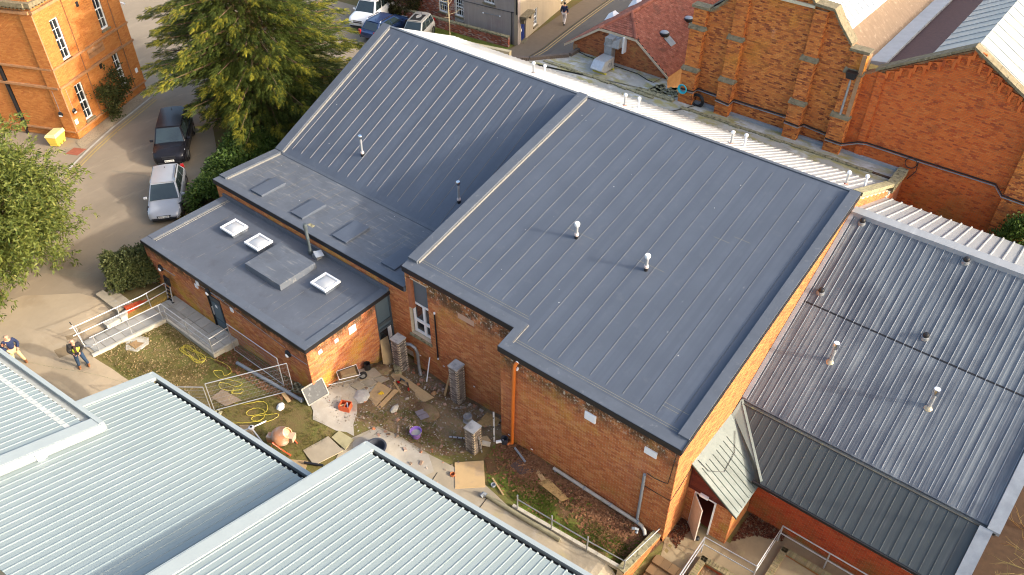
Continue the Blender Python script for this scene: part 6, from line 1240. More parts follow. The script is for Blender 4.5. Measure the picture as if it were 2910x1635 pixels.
bush('ivy_bush', 'ivy-covered bush against the far right brick pier', 'shrub', (-.6,38.0,-1.5), ell((-.5,37.9,1.8),(.9,.8,2.6),-1.4), 1200, m_hedge, 24)
# climber on the house wall
wx, wy = math.cos(LA), math.sin(LA)
def climb(rg):
    u = rg.uniform(2.2,5.0); z = rg.uniform(.2,2.9)*(1-.1*abs(u-3.4)); 
    c_ = rg.integers(6); cu, cz = ((2.7,.6),(3.1,1.8),(3.9,2.6),(4.4,1.6),(3.6,1.1),(2.4,1.9))[c_]; u = cu+rg.normal(0,.28); z = max(.1,cz+rg.normal(0,.25)); d = rg.uniform(.15,.7)
    return np.array([LO[0]+wx*u+wy*d, LO[1]+wy*u-wx*d, z]), np.array([wy,-wx,.3])
bush('wall_shrub', 'straggly wall shrub growing up the orange brick house', 'shrub', (LO[0]+wx*3.3+wy*.3, LO[1]+wy*3.3-wx*.3, 0), climb, 420, m_hedge2, 25, (.5,.9), 26)
# bare sapling by the garden wall
sp_ = thing('sapling', 'bare pale sapling on the grass strip by the garden wall', 'tree', (-41.4,43.75,0)); mb = MB(); mb.tube([(-41.4,43.75,0),(-41.38,43.75,1.5),(-41.42,43.76,3.2),(-41.4,43.8,5.2)], [.05,.045,.03,.012], 6); mb.build('trunk', pm('pale_bark', (.5,.4,.24), .9, .15, 6), sp_)
mb = MB(); rg = np.random.default_rng(8)
for k in range(16):
    z = 1.2+.24*k; a = k*2.4; L_ = rg.uniform(.6,1.2); d = Vector((math.cos(a)*L_, math.sin(a)*L_, .35)); p = Vector((-41.4,43.76,z)); mb.tube([p, p+d*.5+Vector((0,0,-.05)), p+d], [.018,.012,.005], 4); mb.tube([p+d*.5, p+d*.7+Vector((.15,.2,.25))], [.01,.004], 4)
mb.build('branches', MATS['pale_bark'], sp_)
# bare trees of the wood on the right; their twigs reach into the lower right corner
m_twig = pm('yellow_twig', (.22,.17,.06), .9, .2, 6)
def bare_tree(base, H, seed, label):
    t = thing('bare_tree', label, 'tree', base, 'bare trees along the right boundary'); rg = np.random.default_rng(seed); mb = MB(); tw = MB(); b = Vector(base)
    top = b+Vector((rg.normal(0,.3), rg.normal(0,.3), H)); mb.tube([b-Vector((0,0,.3)), b.lerp(top,.4)+Vector((.15,-.1,0)), top], [.2,.14,.03], 7)
    def grow(p, d, L_, r_, lev):
        q = p+d*L_; m_ = p+d*L_*.5+Vector(rg.normal(0,.06*L_,3)); (mb if lev < 2 else tw).tube([p,m_,q], [r_,r_*.75,r_*.4], 4)
        if lev >= 4: return
        for k in range(4 if lev < 3 else 3):
            nd = (d+Vector(rg.normal(0,.55,3))+Vector((0,0,.12))).normalized(); grow(p.lerp(q, rg.uniform(.35,1)), nd, L_*rg.uniform(.5,.72), r_*.5, lev+1)
    for k in range(13):
        z = .12+.85*k/13; a = k*2.4+rg.uniform(0,1); grow(b.lerp(top, z), Vector((math.cos(a), math.sin(a), .45)).normalized(), (1.05-z*.6)*H*.3, .06*(1.1-z), 1)
    mb.build('trunk', m_bark, t); tw.build('twigs', m_twig, t)
bare_tree((6.3,22.8,-1.8), 8.6, 41, 'bare tree in the lower right corner, beyond the metal roof corner')
bare_tree((5.9,18.6,-1.9), 7.6, 42, 'bare tree in the lower right corner, nearer the viewer')
bare_tree((7.4,27.5,-1.8), 9.0, 43, 'bare tree farther back behind the metal roof verge')
sheet('scrub_floor', [(3.2,8),(3.2,40),(14,40),(14,8)], pm('dark_leaf_floor', (.05,.032,.018), .95, .3, 4, bump=.6), .03, 2)

# leaf litter and grass tufts
def litter(name, polys, n, mat, seed, size, lab, lift=.03, clump=None):
    rg = np.random.default_rng(seed); P = []
    xs_ = [p[0] for q in polys for p in q]; ys_ = [p[1] for q in polys for p in q]
    while len(P) < n:
        x = rg.uniform(min(xs_),max(xs_)); y = rg.uniform(min(ys_),max(ys_))
        if any(inpoly(x,y,q) for q in polys) and (clump is None or clump(x,y,rg)): P.append((x,y))
    P = np.array(P); z = gzn(P[:,0],P[:,1])+lift+rg.uniform(0,.02,n); pos = np.column_stack([P,z]); T_ = [(-.5,-.3,0),(.5,-.3,.12),(.55,.3,0),(-.5,.3,.1)]; a = rg.uniform(0,6.28,n)
    o = scatter(name, T_, [(0,1,2,3)], pos, np.column_stack([np.cos(a),np.sin(a),rg.normal(0,.2,n)]), np.tile(UPZ,(n,1))+rg.normal(0,.3,(n,3)), rg.uniform(*size,n), mat); o['kind'] = 'stuff'; o['label'] = lab; return o
m_leaf = leafmat('fallen_leaf', [(.09,.04,.02),(.19,.085,.04),(.28,.14,.07),(.14,.055,.03),(.38,.22,.12)], .8)
vg_ = [(-14.2,17.0),(-6.5,17.0),(-6.8,15.1),(-11.6,14.7),(-13.2,14.8),(-14.1,15.6)]
litter('leaf_litter', [vg_], 6500, m_leaf, 1, (.05,.11), 'brown fallen leaves on the verge below the hall wall', clump=lambda x, y, rg: rg.uniform() < (.04+.96*np.clip((y-15.35-.35*math.sin(x*1.7))/1.3,0,1)))
litter('leaf_litter', [[(-27,11.7),(-27,13.1),(-21.7,13.1),(-22.5,12.1)]], 1800, m_leaf, 2, (.05,.1), 'brown fallen leaves along the foot of the annex wall')
litter('leaf_litter', [[(-30.8,8.5),(-30.8,11.8),(-27.1,11.8),(-26.4,11),(-25.5,8.8),(-28.4,8.6)]], 1500, leafmat('pale_leaf', [(.3,.2,.08),(.45,.34,.17),(.2,.1,.04)], .8), 3, (.03,.08), 'pale scattered leaves on the lawn by the ramp')
litter('leaf_litter', [[(-6.4,17.5),(-6.4,18.5),(-5.9,18.5),(-5.9,17.2)],[(-4.4,18.8),(-4.4,20.4),(-2.9,20.4),(-2.9,20.0),(-3.8,19.6)]], 900, leafmat('wet_leaf', [(.05,.018,.01),(.11,.035,.018),(.17,.07,.03)], .7), 4, (.05,.1), 'dark wet leaves in the corners of the porch yard')
litter('stone_debris', [[(-21.5,13.4),(-21.5,17.8),(-14.5,17.8),(-14.5,15),(-17,13.7),(-20,12.8)]], 1600, leafmat('chip_stone', [(.12,.09,.06),(.3,.26,.2),(.5,.47,.42)], .9), 6, (.03,.08), 'small stone chips and debris over the muddy works yard')
m_blade = leafmat('grass_blade', [(.05,.08,.01),(.1,.14,.018),(.17,.18,.035)], .8)
rg = np.random.default_rng(9)
def tufts(name, poly, n, seed, lab, mat=m_blade):
    rg = np.random.default_rng(seed); P = []
    xs_ = [p[0] for p in poly]; ys_ = [p[1] for p in poly]
    while len(P) < n:
        x = rg.uniform(min(xs_),max(xs_)); y = rg.uniform(min(ys_),max(ys_))
        if inpoly(x,y,poly) and (math.sin(x*1.9+1)*math.sin(y*2.3)+.35*math.sin(x*5.1+y*3.7)) > rg.uniform(-.9,.75): P.append((x,y))
    P = np.array(P); z = gzn(P[:,0],P[:,1])+.01; T_ = []; F_ = []
    for k in range(6): a = k*1.05; b = len(T_); T_ += [(math.cos(a)*.2-.05*math.sin(a), math.sin(a)*.2+.05*math.cos(a),0),(math.cos(a)*.2+.05*math.sin(a), math.sin(a)*.2-.05*math.cos(a),0),(math.cos(a)*.75,math.sin(a)*.75,.75),(math.cos(a)*.7,math.sin(a)*.7,.75)]; F_.append((b,b+1,b+2,b+3))
    a = rg.uniform(0,6.28,n); o = scatter(name, T_, F_, np.column_stack([P,z]), np.column_stack([np.cos(a),np.sin(a),np.zeros(n)]), np.tile(UPZ,(n,1)), rg.uniform(.05,.1,n), mat); o['kind'] = 'stuff'; o['label'] = lab
tufts('grass', [(-30.8,8.4),(-30.8,11.7),(-27.0,11.7),(-27,13),(-21.9,13),(-21.4,12.5),(-19.4,12.4),(-20,9.5),(-24,8.3),(-28.3,8.6)], 5200, 31, 'short patchy grass of the lawn in front of the annex', leafmat('dull_grass', [(.06,.07,.012),(.11,.12,.02),(.18,.15,.04),(.1,.08,.03)], .85))
tufts('grass', [(-11.8,14.7),(-13,15.1),(-12,15.9),(-7,16.1),(-6.8,15.1)], 4200, 32, 'bright mossy grass along the leafy verge')
tufts('grass', [(-48.5,44.4),(-43,43.6),(-41.4,42.3),(-36.8,44.5),(-36.9,45.2),(-47,44.3)], 1600, 33, 'green grass strip under the garden wall')
tufts('grass', [(-19.5,13.8),(-17.2,14.1),(-15.4,15.0),(-15.6,16.2),(-18.6,15.4)], 700, 34, 'sparse grass in the muddy works yard')
# ================================================================ works yard clutter
def board(name, label, cat, c4, th, mat, lift=0.035, group=None, zs=None):
    """flat panel with the given plan corners lying on the ground"""
    cz = sum(gz(x,y) for x,y in c4)/4+lift if zs is None else zs
    zf = (lambda x, y: gz(x,y)*.35+cz*.65) if zs is None else (lambda x, y: cz)
    mb = MB().prism(c4, lambda x, y: zf(x,y), lambda x, y: zf(x,y)+th); c = (sum(p[0] for p in c4)/4, sum(p[1] for p in c4)/4)
    return solo(mb, name, mat, label, cat, (c[0],c[1],cz), group)
def ccw(P):
    a = sum(P[i][0]*P[(i+1)%len(P)][1]-P[(i+1)%len(P)][0]*P[i][1] for i in range(len(P))); return P if a > 0 else P[::-1]
def B(name, label, cat, P, th, mat, lift=.04, group=None, zs=None): return board(name, label, cat, ccw(list(P)), th, mat, lift, group, zs)
# brick piers
def pier(label, cx, cy, z0, z1, wd=.5):
    t = thing('brick_pier', label, 'pier', (cx,cy,z0), 'new brick piers in the yard'); MB().box(cx-wd/2+.015,cx+wd/2-.015,cy-wd/2+.015,cy+wd/2-.015,z0-.4,z1).build('core', m_mortar, t)
    n = int((z1-z0)/.075); h = (z1-z0)/n
    for k in range(n):
        z = z0+k*h; zt = z+h-.011; 
        for s_ in range(4):
            off = .0 if (k+s_) % 2 else 1
            cuts = ((-wd/2,-wd/2+.215+.01),(-wd/2+.235,wd/2-.115)) if off else ((-wd/2+.115,-wd/2+.33),(-wd/2+.34,wd/2))
            for a, b in cuts:
                j = random.uniform(-.004,.004); d0, d1 = wd/2-.03, wd/2+j
                P = {0: (cx+a,cx+b,cy-d1,cy-d0), 1: (cx+d0,cx+d1,cy+a,cy+b), 2: (cx-b,cx-a,cy+d0,cy+d1), 3: (cx-d1,cx-d0,cy-b,cy-a)}[s_]
                MB().box(*P, z, zt).build('brick', m_brickP, t)
    MB().box(cx-wd/2-.02,cx+wd/2+.02,cy-wd/2-.02,cy+wd/2+.02,z1,z1+.045).build('cap', pm('wet_mortar_cap', (.45,.44,.42), .5, .1, 2, stains=(((.24,.24,.24), 1.6, .5, .6, .8),)) if 'wet_mortar_cap' not in MATS else MATS['wet_mortar_cap'], t)
pier('brick pier with bent vent pipe in the inner corner of the yard', -20.65, 17.35, -1.6, .42)
pier('tallest brick pier standing at the middle of the hall wall', -17.35, 17.62, -1.65, .6)
pier('shortest brick pier, nearest the pale metal roof', -14.75, 15.7, -1.2, .22)
solo(MB().tube([(-20.4,17.62,.05),(-20.2,17.66,.1),(-19.95,17.7,0),(-19.85,17.72,-.3),(-19.85,17.72,-.8),(-19.8,17.68,-1.2),(-19.65,17.6,-1.5)], .075, 10), 'flexible_duct', m_galvd, 'bent silver vent duct beside the corner brick pier', 'duct', (-19.85,17.7,-1.6), smooth=True)
# sheets, boards, slabs
mb = MB(); a, b = Vector((-22.0,13.0,-.48)), Vector((-21.25,12.72,-.48)); h = Vector((-.18,.3,.62)); e = Vector((.4,.75,0)); 
t = thing('leaning_slab', 'grey framed concrete slab leaning at the annex corner', 'slab', (-21.5,13.1,-.5))
q = [Vector((-21.42,12.62,-.46)), Vector((-21.28,13.62,-.46)), Vector((-21.62,13.66,.28)), Vector((-21.76,12.66,.28))]; nrm = (q[1]-q[0]).cross(q[3]-q[0]).normalized()*.04
MB().hull8([p-nrm for p in q], q).build('panel', pm('wet_slate', (.075,.078,.08), .6, .15, 5, stains=(((.2,.2,.2), 5, .58, .66, .6),)), t)
for i in range(4):
    p0_, p1_ = q[i], q[(i+1) % 4]; MB().tube([p0_+nrm*.1, p1_+nrm*.1], .03, 4).build('frame', m_kerbst, t)
B('plywood_sheet', 'square plywood sheet lying in the middle of the yard with yellow tool', 'board', [(-19.95,14.3),(-19.35,14.45),(-19.6,15.75),(-20.4,15.7)], .018, m_ply, .06)
B('plywood_sheet', 'narrow plywood offcut beside the square sheet', 'board', [(-19.3,14.42),(-19.12,14.55),(-19.32,15.9),(-19.55,15.85)], .018, m_wood, .09)
B('long_board', 'long weathered board with power tools lying towards the hall wall', 'board', [(-20.5,16.4),(-20.55,16.9),(-18.05,16.8),(-18.2,16.3)], .025, m_ply, .07)
B('timber_offcut', 'short pale timber strip in front of the long board', 'board', [(-20.0,16.2),(-19.95,16.27),(-19.2,15.98),(-19.25,15.9)], .03, m_wood, .06)
q = [Vector((-21.2,16.75,-1.33)), Vector((-21.1,17.3,-1.42)), Vector((-21.58,17.55,-.1)), Vector((-21.62,17.1,-.1))]; nrm = (q[1]-q[0]).cross(q[3]-q[0]).normalized()*.02
solo(MB().hull8([p-nrm for p in q], q), 'leaning_board', m_ply, 'pale board leaning on the grey glazed annex screen', 'board', (-21.2,17.0,-1.4))
solo(MB().obox((-20.55,17.0,-1.22), (.6,.3,.24), R(-35)), 'concrete_block', m_moss, 'buff concrete block in front of the corner pier', 'block', (-20.55,17.0,-1.34))
B('osb_sheet', 'dark square OSB sheet at the jog of the hall wall', 'board', [(-15.65,16.95),(-15.75,17.75),(-15.0,17.75),(-14.7,16.9)], .018, m_osb, .09)
B('painted_offcut', 'small plywood offcut with dark swirls beside the short pier', 'board', [(-15.0,16.2),(-14.75,16.55),(-14.45,16.45),(-14.6,16.15)], .02, m_ply, .1)
solo(MB().obox((-14.45,16.15,-1.02), (.36,.2,.1), R(30), 0, .15), 'loose_slab', m_kerbst, 'small grey slab beside the swirl-marked offcut', 'slab', (-14.45,16.15,-1.15))
B('square_board', 'large pale square board on the path beside the leaf verge', 'board', [(-14.85,14.62),(-14.0,15.45),(-13.1,14.5),(-13.98,13.68)], .03, pm('pale_board', (.52,.36,.18), .7, .08, 2, stains=(((.36,.27,.18), 1.6, .52, .66, .6),)), .05)
B('verge_board', 'mossy brown board lying in the leaves by the hall', 'board', [(-11.6,16.0),(-11.38,16.42),(-10.2,16.15),(-10.35,15.88)], .025, m_osb, .05)
B('torn_board', 'splintered pale timber next to the mossy board', 'board', [(-12.3,16.45),(-12.2,16.6),(-11.45,16.32),(-11.55,16.15)], .02, m_wood, .05)
B('wet_board', 'dark wet panel half buried in leaves by the hall wall', 'board', [(-13.0,15.95),(-12.9,16.5),(-11.95,16.42),(-12.4,15.85)], .02, pm('wet_panel', (.09,.06,.05), .6, .25, 3), .05)
B('paving_slab', 'large dirty slab beside the cement mixer', 'slab', [(-19.85,10.95),(-19.62,12.1),(-18.6,12.0),(-18.95,10.75)], .05, m_conc, .05)
B('paving_slab', 'smaller mossy slab beside the large dirty one', 'slab', [(-19.5,12.16),(-19.52,12.6),(-18.72,12.68),(-18.6,12.1)], .05, pm('mossy_slab', (.36,.32,.18), .9, .15, 2, stains=(((.2,.18,.1), 2, .5, .66, .6),)), .05)
B('plywood_sheet', 'plywood sheet poking out under the pale roof by the level stand', 'board', [(-22.9,10.1),(-22.6,10.35),(-21.2,10.0),(-21.3,9.7)], .018, m_ply, .04)
B('plywood_sheet', 'brown sheet on the ground behind the cement mixer', 'board', [(-20.0,10.3),(-19.3,10.75),(-19.0,10.3),(-19.7,9.9)], .018, m_ply, .04)
B('ground_cover', 'brown flagstone lying on the lawn inside the mesh fence', 'slab', [(-25.05,10.25),(-25.1,10.85),(-23.95,11.0),(-24.2,10.35)], .03, pm('brown_flag', (.26,.19,.13), .9, .15, 3), .04)
lc = thing('inspection_cover', 'rusty inspection cover set in rough concrete on the lawn', 'cover', (-30.3,10.0,-.2)); 
MB().prism(ccw([(-30.85,9.8),(-30.75,10.45),(-30.35,10.62),(-30.0,10.4),(-29.85,9.75),(-30.25,9.45)]), -.5, lambda x, y: gz(x,y)+.04).build('surround', m_kerbst, lc); MB().prism(ccw([(-30.5,9.75),(-30.6,10.28),(-30.15,10.32),(-30.05,9.78)]), -.4, lambda x, y: gz(x,y)+.06).build('lid', pm('rusty_lid', (.3,.19,.09), .8, .2, 6), lc)
for i, (x, y) in enumerate(((-33.05,8.5),(-32.25,7.6))):
    B('manhole_cover', ('square manhole cover in the apron nearer the steps', 'square manhole cover in the apron behind the man in yellow')[i], 'cover', [(x-.45,y-.25),(x+.2,y-.42),(x+.42,y+.2),(x-.2,y+.42)], .012, pm('worn_cover', (.24,.175,.1), .85, .12, 6) if 'worn_cover' not in MATS else MATS['worn_cover'], .035)
B('manhole_cover', 'red-brown iron cover at the kerb by the big house', 'cover', [(-48.5,16.5),(-47.75,16.85),(-48.0,17.6),(-48.75,17.2)], .015, pm('red_iron', (.3,.09,.05), .8, .15, 5), .03)
B('manhole_cover', 'pinkish cover at the far corner of the big house', 'cover', [(-51.9,24.9),(-51.3,25.0),(-51.4,25.6),(-52.0,25.5)], .015, MATS['red_iron'], .04)
# flagstones broken up near the barrow
k_ = 0
for P in (((-21.4,15.2),(-20.95,15.1),(-20.8,15.55),(-21.3,15.65)),((-20.9,15.1),(-20.4,15.2),(-20.35,15.6),(-20.75,15.55)),((-21.3,15.7),(-20.8,15.6),(-20.6,16.1),(-21.2,16.2)),((-20.7,15.65),(-20.3,15.68),(-20.2,16.15),(-20.55,16.1)),((-21.0,14.6),(-20.55,14.65),(-20.5,15.05),(-20.95,15.0))):
    B('broken_flagstone', ('lifted flagstone nearest the wheelbarrow rim', 'lifted flagstone touching the plywood sheet corner', 'lifted flagstone against the annex wall by the black pot', 'lifted flagstone nearest the long board', 'lifted flagstone in front of the others by the sand heap')[k_], 'slab', P, .05, m_conc, .05+.015*k_, 'lifted flagstones by the barrow'); k_ += 1
def stone(label, x, y, r_, mat, name='rubble_stone', cat='stone'):
    bm = bmesh.new(); bmesh.ops.create_icosphere(bm, subdivisions=2, radius=1); 
    for v in bm.verts: v.co = Vector((v.co.x*r_[0]*random.uniform(.8,1.15), v.co.y*r_[1]*random.uniform(.8,1.15), max(-.4,v.co.z)*r_[2]*random.uniform(.8,1.15)))
    me = bpy.data.meshes.new(name); bm.to_mesh(me); bm.free(); me.materials.append(mat); o = bpy.data.objects.new(name, me); COL.objects.link(o); o.location = (x,y,gz(x,y)+r_[2]*.35); o.rotation_euler = (0,0,random.random()*3); tag(o, label, cat)
stone('pink-grey stone lump in front of the plywood sheets', -18.75, 15.05, (.28,.15,.12), m_kerbst)
stone('white rough stone on the grass by the fence pipe', -22.35, 11.85, (.24,.17,.1), m_white)
stone('rubble mound between the tall pier and the bucket', -17.75, 15.9, (.75,.6,.16), m_mud, 'soil_mound', 'mound')
stone('grey sand heap beside the wheelbarrow and plywood', -20.25, 14.55, (.45,.35,.13), pm('grey_sand', (.42,.41,.38), .95, .15, 9), 'sand_heap', 'heap')
stone('brown mud heap by the black pot', -21.0, 16.4, (.5,.35,.15), m_mud, 'soil_mound', 'mound')
stone('orange-brown stone near the hall wall behind the long board', -18.3, 17.05, (.16,.12,.09), pm('orange_stone', (.4,.22,.1), .9, .15, 6))
for (P, lb) in ((((-18.0,15.55),(-17.75,15.45),(-17.6,15.85),(-17.85,15.95)), 'left'),(((-17.72,15.45),(-17.48,15.38),(-17.33,15.75),(-17.57,15.85)), 'right')): B('slate_piece', 'dark slate laid on the rubble mound, %s of two' % lb, 'slab', P, .03, pm('purple_slate', (.2,.18,.2), .6, .12, 5) if 'purple_slate' not in MATS else MATS['purple_slate'], .22)
# levels, sticks, planks
def stick(name, label, cat, a, b, wd, th, mat, **k):
    a, b = Vector(a), Vector(b); d = (b-a).normalized(); s_ = d.cross(Vector((0,0,1))).normalized()*wd/2; n = d.cross(s_).normalized()*th/2
    return solo(MB().hull8([a-s_-n, a+s_-n, a+s_+n, a-s_+n], [b-s_-n, b+s_-n, b+s_+n, b-s_+n]), name, mat, label, cat, tuple(a), **k)
def level(label, a, b):
    o = stick('spirit_level', label, 'spirit level', a, b, .07, .035, m_galv)
    a, b = Vector(a), Vector(b); off = a
    for k in (.2,.5,.8):
        c = a.lerp(b, k); m_ = MB().obox(c+Vector((.0,-.012,.006)), (.05,.05,.05), random.random()); q_ = m_.build('vial_window', m_black, None, off=tuple(a)); q_.parent = o; q_.location = (0,0,0)
level('long spirit level leaning on the hall wall at the jog', (-14.3,16.5,-1.12), (-14.72,16.98,.05)); level('spirit level lying on the mud left of the short pier', (-15.95,15.5,-1.1), (-15.3,15.85,-1.05)); level('spirit level leaning against the short brick pier', (-14.35,15.75,-1.12), (-14.47,15.72,-.2))
stick('white_batten', 'thin white batten leaning on the hall wall', 'batten', (-19.2,17.5,-1.58), (-19.35,17.98,-.45), .05, .03, m_white)
stick('leaning_plank', 'timber plank leaning beside the tallest pier', 'plank', (-17.95,17.35,-1.52), (-17.75,17.85,.35), .13, .03, m_wood)
stick('timber_stick', 'thin stick beside the grey pot on the verge edge', 'stick', (-13.15,15.0,-1.05), (-12.3,14.66,-1.06), .06, .03, m_wood)
stick('short_plank', 'short pale plank under the grey pipe at the fence foot', 'plank', (-22.9,12.4,-.45), (-22.25,12.25,-.47), .16, .03, m_wood)
stick('prop_stick', 'thin stick propped on the plywood sheet', 'stick', (-19.75,16.0,-.95), (-19.6,16.05,-.5), .025, .025, m_wood)
stick('grey_gutter_length', 'grey plastic length lying in the leaves by the orange pipe', 'pipe', (-13.4,16.75,-1.05), (-12.6,16.45,-1.05), .08, .05, m_greyp)
# pipes, pots, tubs
lp_ = MB().cyl((-26.0,12.3,-.52), (-21.85,12.6,-.4), .085, 12); gpz = solo(lp_, 'long_grey_pipe', m_greyp, 'long grey drain pipe lying across the lawn below the annex', 'pipe', (-26.0,12.3,-.6), smooth=True)
o_ = MB().cyl((-21.95,12.6,-.4), (-21.8,12.61,-.395), .105, 12).build('socket', m_greyp, None, off=(-26.0,12.3,-.6)); o_.parent = gpz; o_.location = (0,0,0)
def pot(label, x, y, r_, h, mat, name='drain_pot', z=None):
    z = gz(x,y)+.02 if z is None else z; return solo(MB().lathe((x,y,z), [(r_*.9,0),(r_,h),(r_*.8,h),(r_*.72,.02)], 14), name, mat, label, 'pot', (x,y,z), smooth=True)
pot('black pot standing on the flags by the annex wall', -21.35, 15.95, .16, .42, m_black); pot('red-brown clay pipe end beside the square board', -14.5, 14.1, .11, .1, m_brickS); pot('small grey pipe end beside the stick on the path', -12.9, 14.75, .1, .1, m_greyp)
pot('dark blue drum at the foot of the orange pipe', -13.95, 16.75, .16, .3, pm('navy_plastic', (.03,.035,.05), .5, .1, 5)); 
solo(MB().tube([(-14.2,16.5,-1.05),(-14.05,16.62,-1.0),(-13.95,16.7,-1.0)], .07, 8), 'white_bend', m_whitep, 'white pipe bend by the orange downpipe', 'pipe', (-14.2,16.5,-1.15))
solo(MB().tube([(-7.5,16.5,-.98),(-7.4,16.55,-.95),(-7.32,16.62,-1.0),(-7.3,16.5,-1.1)], .06, 8), 'pipe_elbow', m_greyp, 'loose grey elbow lying in leaves beside the drain pipe', 'pipe', (-7.4,16.5,-1.15))
mc = MB().lathe((-16.0,16.75,-1.3), [(.2,0),(.22,.06),(.12,.08),(.12,.24),(.19,.26),(.2,.36),(.15,.37),(.13,.3)], 14); solo(mc, 'steel_collar', m_galvd, 'silver flanged pipe collar near the short brick pier', 'pipe', (-16.0,16.75,-1.3), smooth=True)
bk = thing('bucket', 'purple rubber bucket with grey mix in the yard', 'bucket', (-17.0,14.6,gz(-17,14.6)+.02), local=True)
MB().lathe((0,0,0), [(.17,0),(.25,.36),(.26,.37),(.23,.36),(.17,.1)], 18).build('tub', pm('purple_plastic', (.24,.14,.5), .4, .06, 5), bk, smooth=True); MB().lathe((0,0,.2), [(.2,0),(.21,.03),(.02,.05)], 14).build('mix', m_kerbst, bk)
for s_ in (1,-1): MB().tube([(s_*.25,-.09,.35),(s_*.3,-.05,.43),(s_*.3,.05,.43),(s_*.25,.09,.35)], .014, 6).build('handle', pm('pale_handle', (.5,.42,.35), .6, .1, 5) if 'pale_handle' not in MATS else MATS['pale_handle'], bk)
crt = thing('crate', 'orange plastic crate with tools on the concrete', 'crate', (-20.2,13.6,gz(-20.2,13.6)+.035), local=True); crt.rotation_euler = (0,0,R(25)); m_oc = pm('orange_plastic', (.5,.09,.03), .4, .06, 5)
MB().box(-.22,.22,-.17,.17,0,.02).build('base', m_oc, crt)
for a in ((-.22,.22,-.19,-.17),(-.22,.22,.17,.19),(-.24,-.22,-.19,.19),(.22,.24,-.19,.19)): MB().box(*a,.0,.3).build('side', m_oc, crt)
for a in ((-.01,.01,-.17,.17),): MB().box(*a,.02,.26).build('divider', m_oc, crt)
MB().obox((.1,.02,.2), (.05,.25,.05), .5, .5).build('tool', m_galv, crt); MB().obox((-.1,.0,.2), (.25,.06,.03), .6, .3).build('trowel', m_wood, crt)
tb = thing('black_tub', 'black plastic mixing tub showing behind the pale roof corner', 'tub', (-17.55,12.85,gz(-17.5,12.9)+.03), local=True); MB().lathe((0,0,0), [(.3,0),(.43,.36),(.46,.37),(.45,.39),(.38,.38),(.27,.06)], 24).build('shell', pm('charcoal_plastic', (.05,.055,.07), .4, .1, 4), tb, smooth=True)
for s_ in (1,-1): MB().tube([(s_*.43,-.1,.37),(s_*.5,0,.39),(s_*.43,.1,.37)], .02, 6).build('handle', MATS['charcoal_plastic'], tb)
wt_ = thing('cordless_drill', 'cordless drill lying on the long board', 'drill', (-19.8,16.6,gz(-19.8,16.6)+.12), local=True); MB().cyl((-.14,0,.06), (.14,0,.06), .04, 10).build('body', m_frame, wt_, smooth=True); MB().obox((-.06,-.1,.05), (.05,.2,.05)).build('grip', m_black, wt_); MB().obox((-.05,-.22,.05), (.12,.08,.07)).build('battery', m_red, wt_)
gr_ = thing('hand_grinder', 'dark hand tool with red end on the long board', 'tool', (-19.3,16.45,gz(-19.3,16.45)+.11), local=True); gr_.rotation_euler = (0,0,R(-40)); MB().cyl((-.2,0,.03), (.12,0,.03), .03, 8).build('body', m_black, gr_); MB().cyl((.12,0,.03), (.24,0,.03), .04, 8).build('head', pm('tool_red', (.5,.03,.02), .4, .1, 6), gr_)
tm = thing('tape_tool', 'yellow tool lying on the square plywood sheet', 'tool', (-19.75,15.2,gz(-19.75,15.2)+.13), local=True); MB().obox((0,0,.04), (.16,.05,.06), .5).build('body', pm('tool_yellow', (.75,.5,.03), .4, .05, 6), tm); MB().obox((.04,.1,.04), (.14,.05,.06), -.2).build('case', MATS['tool_yellow'], tm); MB().obox((-.04,.06,.03), (.05,.14,.04), .3).build('grip', MATS['tool_yellow'], tm)
# wheelbarrow
wbz = gz(-21.2,14.7)+.03; WB = thing('wheelbarrow', 'muddy wheelbarrow standing by the annex wall', 'wheelbarrow', (-21.2,14.75,wbz), local=True); WB.rotation_euler = (0,0,R(62)); m_wb = pm('muddy_tray', (.16,.12,.07), .8, .25, 4)
tr = MB(); ring = lambda a, b, z: [(-a,-b*.8,z),(a,-b,z),(a,b,z),(-a,b*.8,z)]; tr.hull8(ring(.28,.2,.32), ring(.45,.33,.62)); tr.f = [f for i, f in enumerate(tr.f) if i != 1]; tray = tr.build('tray', m_wb, WB); so_ = tray.modifiers.new('thick','SOLIDIFY'); so_.thickness = .015
MB().hull8(ring(.4,.29,.5), ring(.3,.2,.68)).build('load', pm('wet_soil', (.26,.19,.1), .7, .25, 6), WB)
rm_ = MB(); P_ = ring(.46,.34,.625); rm_.tube(P_+[P_[0]], .018, 6); rm_.build('rim', m_whitep, WB)
for s_ in (1,-1): MB().tube([(.62,0,.2),(.3,s_*.17,.3),(-.4,s_*.24,.4),(-.95,s_*.28,.52)], .018, 6).build('handle', m_galvd, WB); MB().tube([(-.25,s_*.22,.38),(-.35,s_*.24,.02),(-.15,s_*.24,.02)], .016, 6).build('leg', m_galvd, WB)
MB().cyl((.62,-.05,.19), (.62,.05,.19), .19, 18).build('wheel', m_tyre, WB, smooth=40); MB().cyl((.62,-.055,.19), (.62,.055,.19), .1, 12).build('hub', m_galvd, WB)
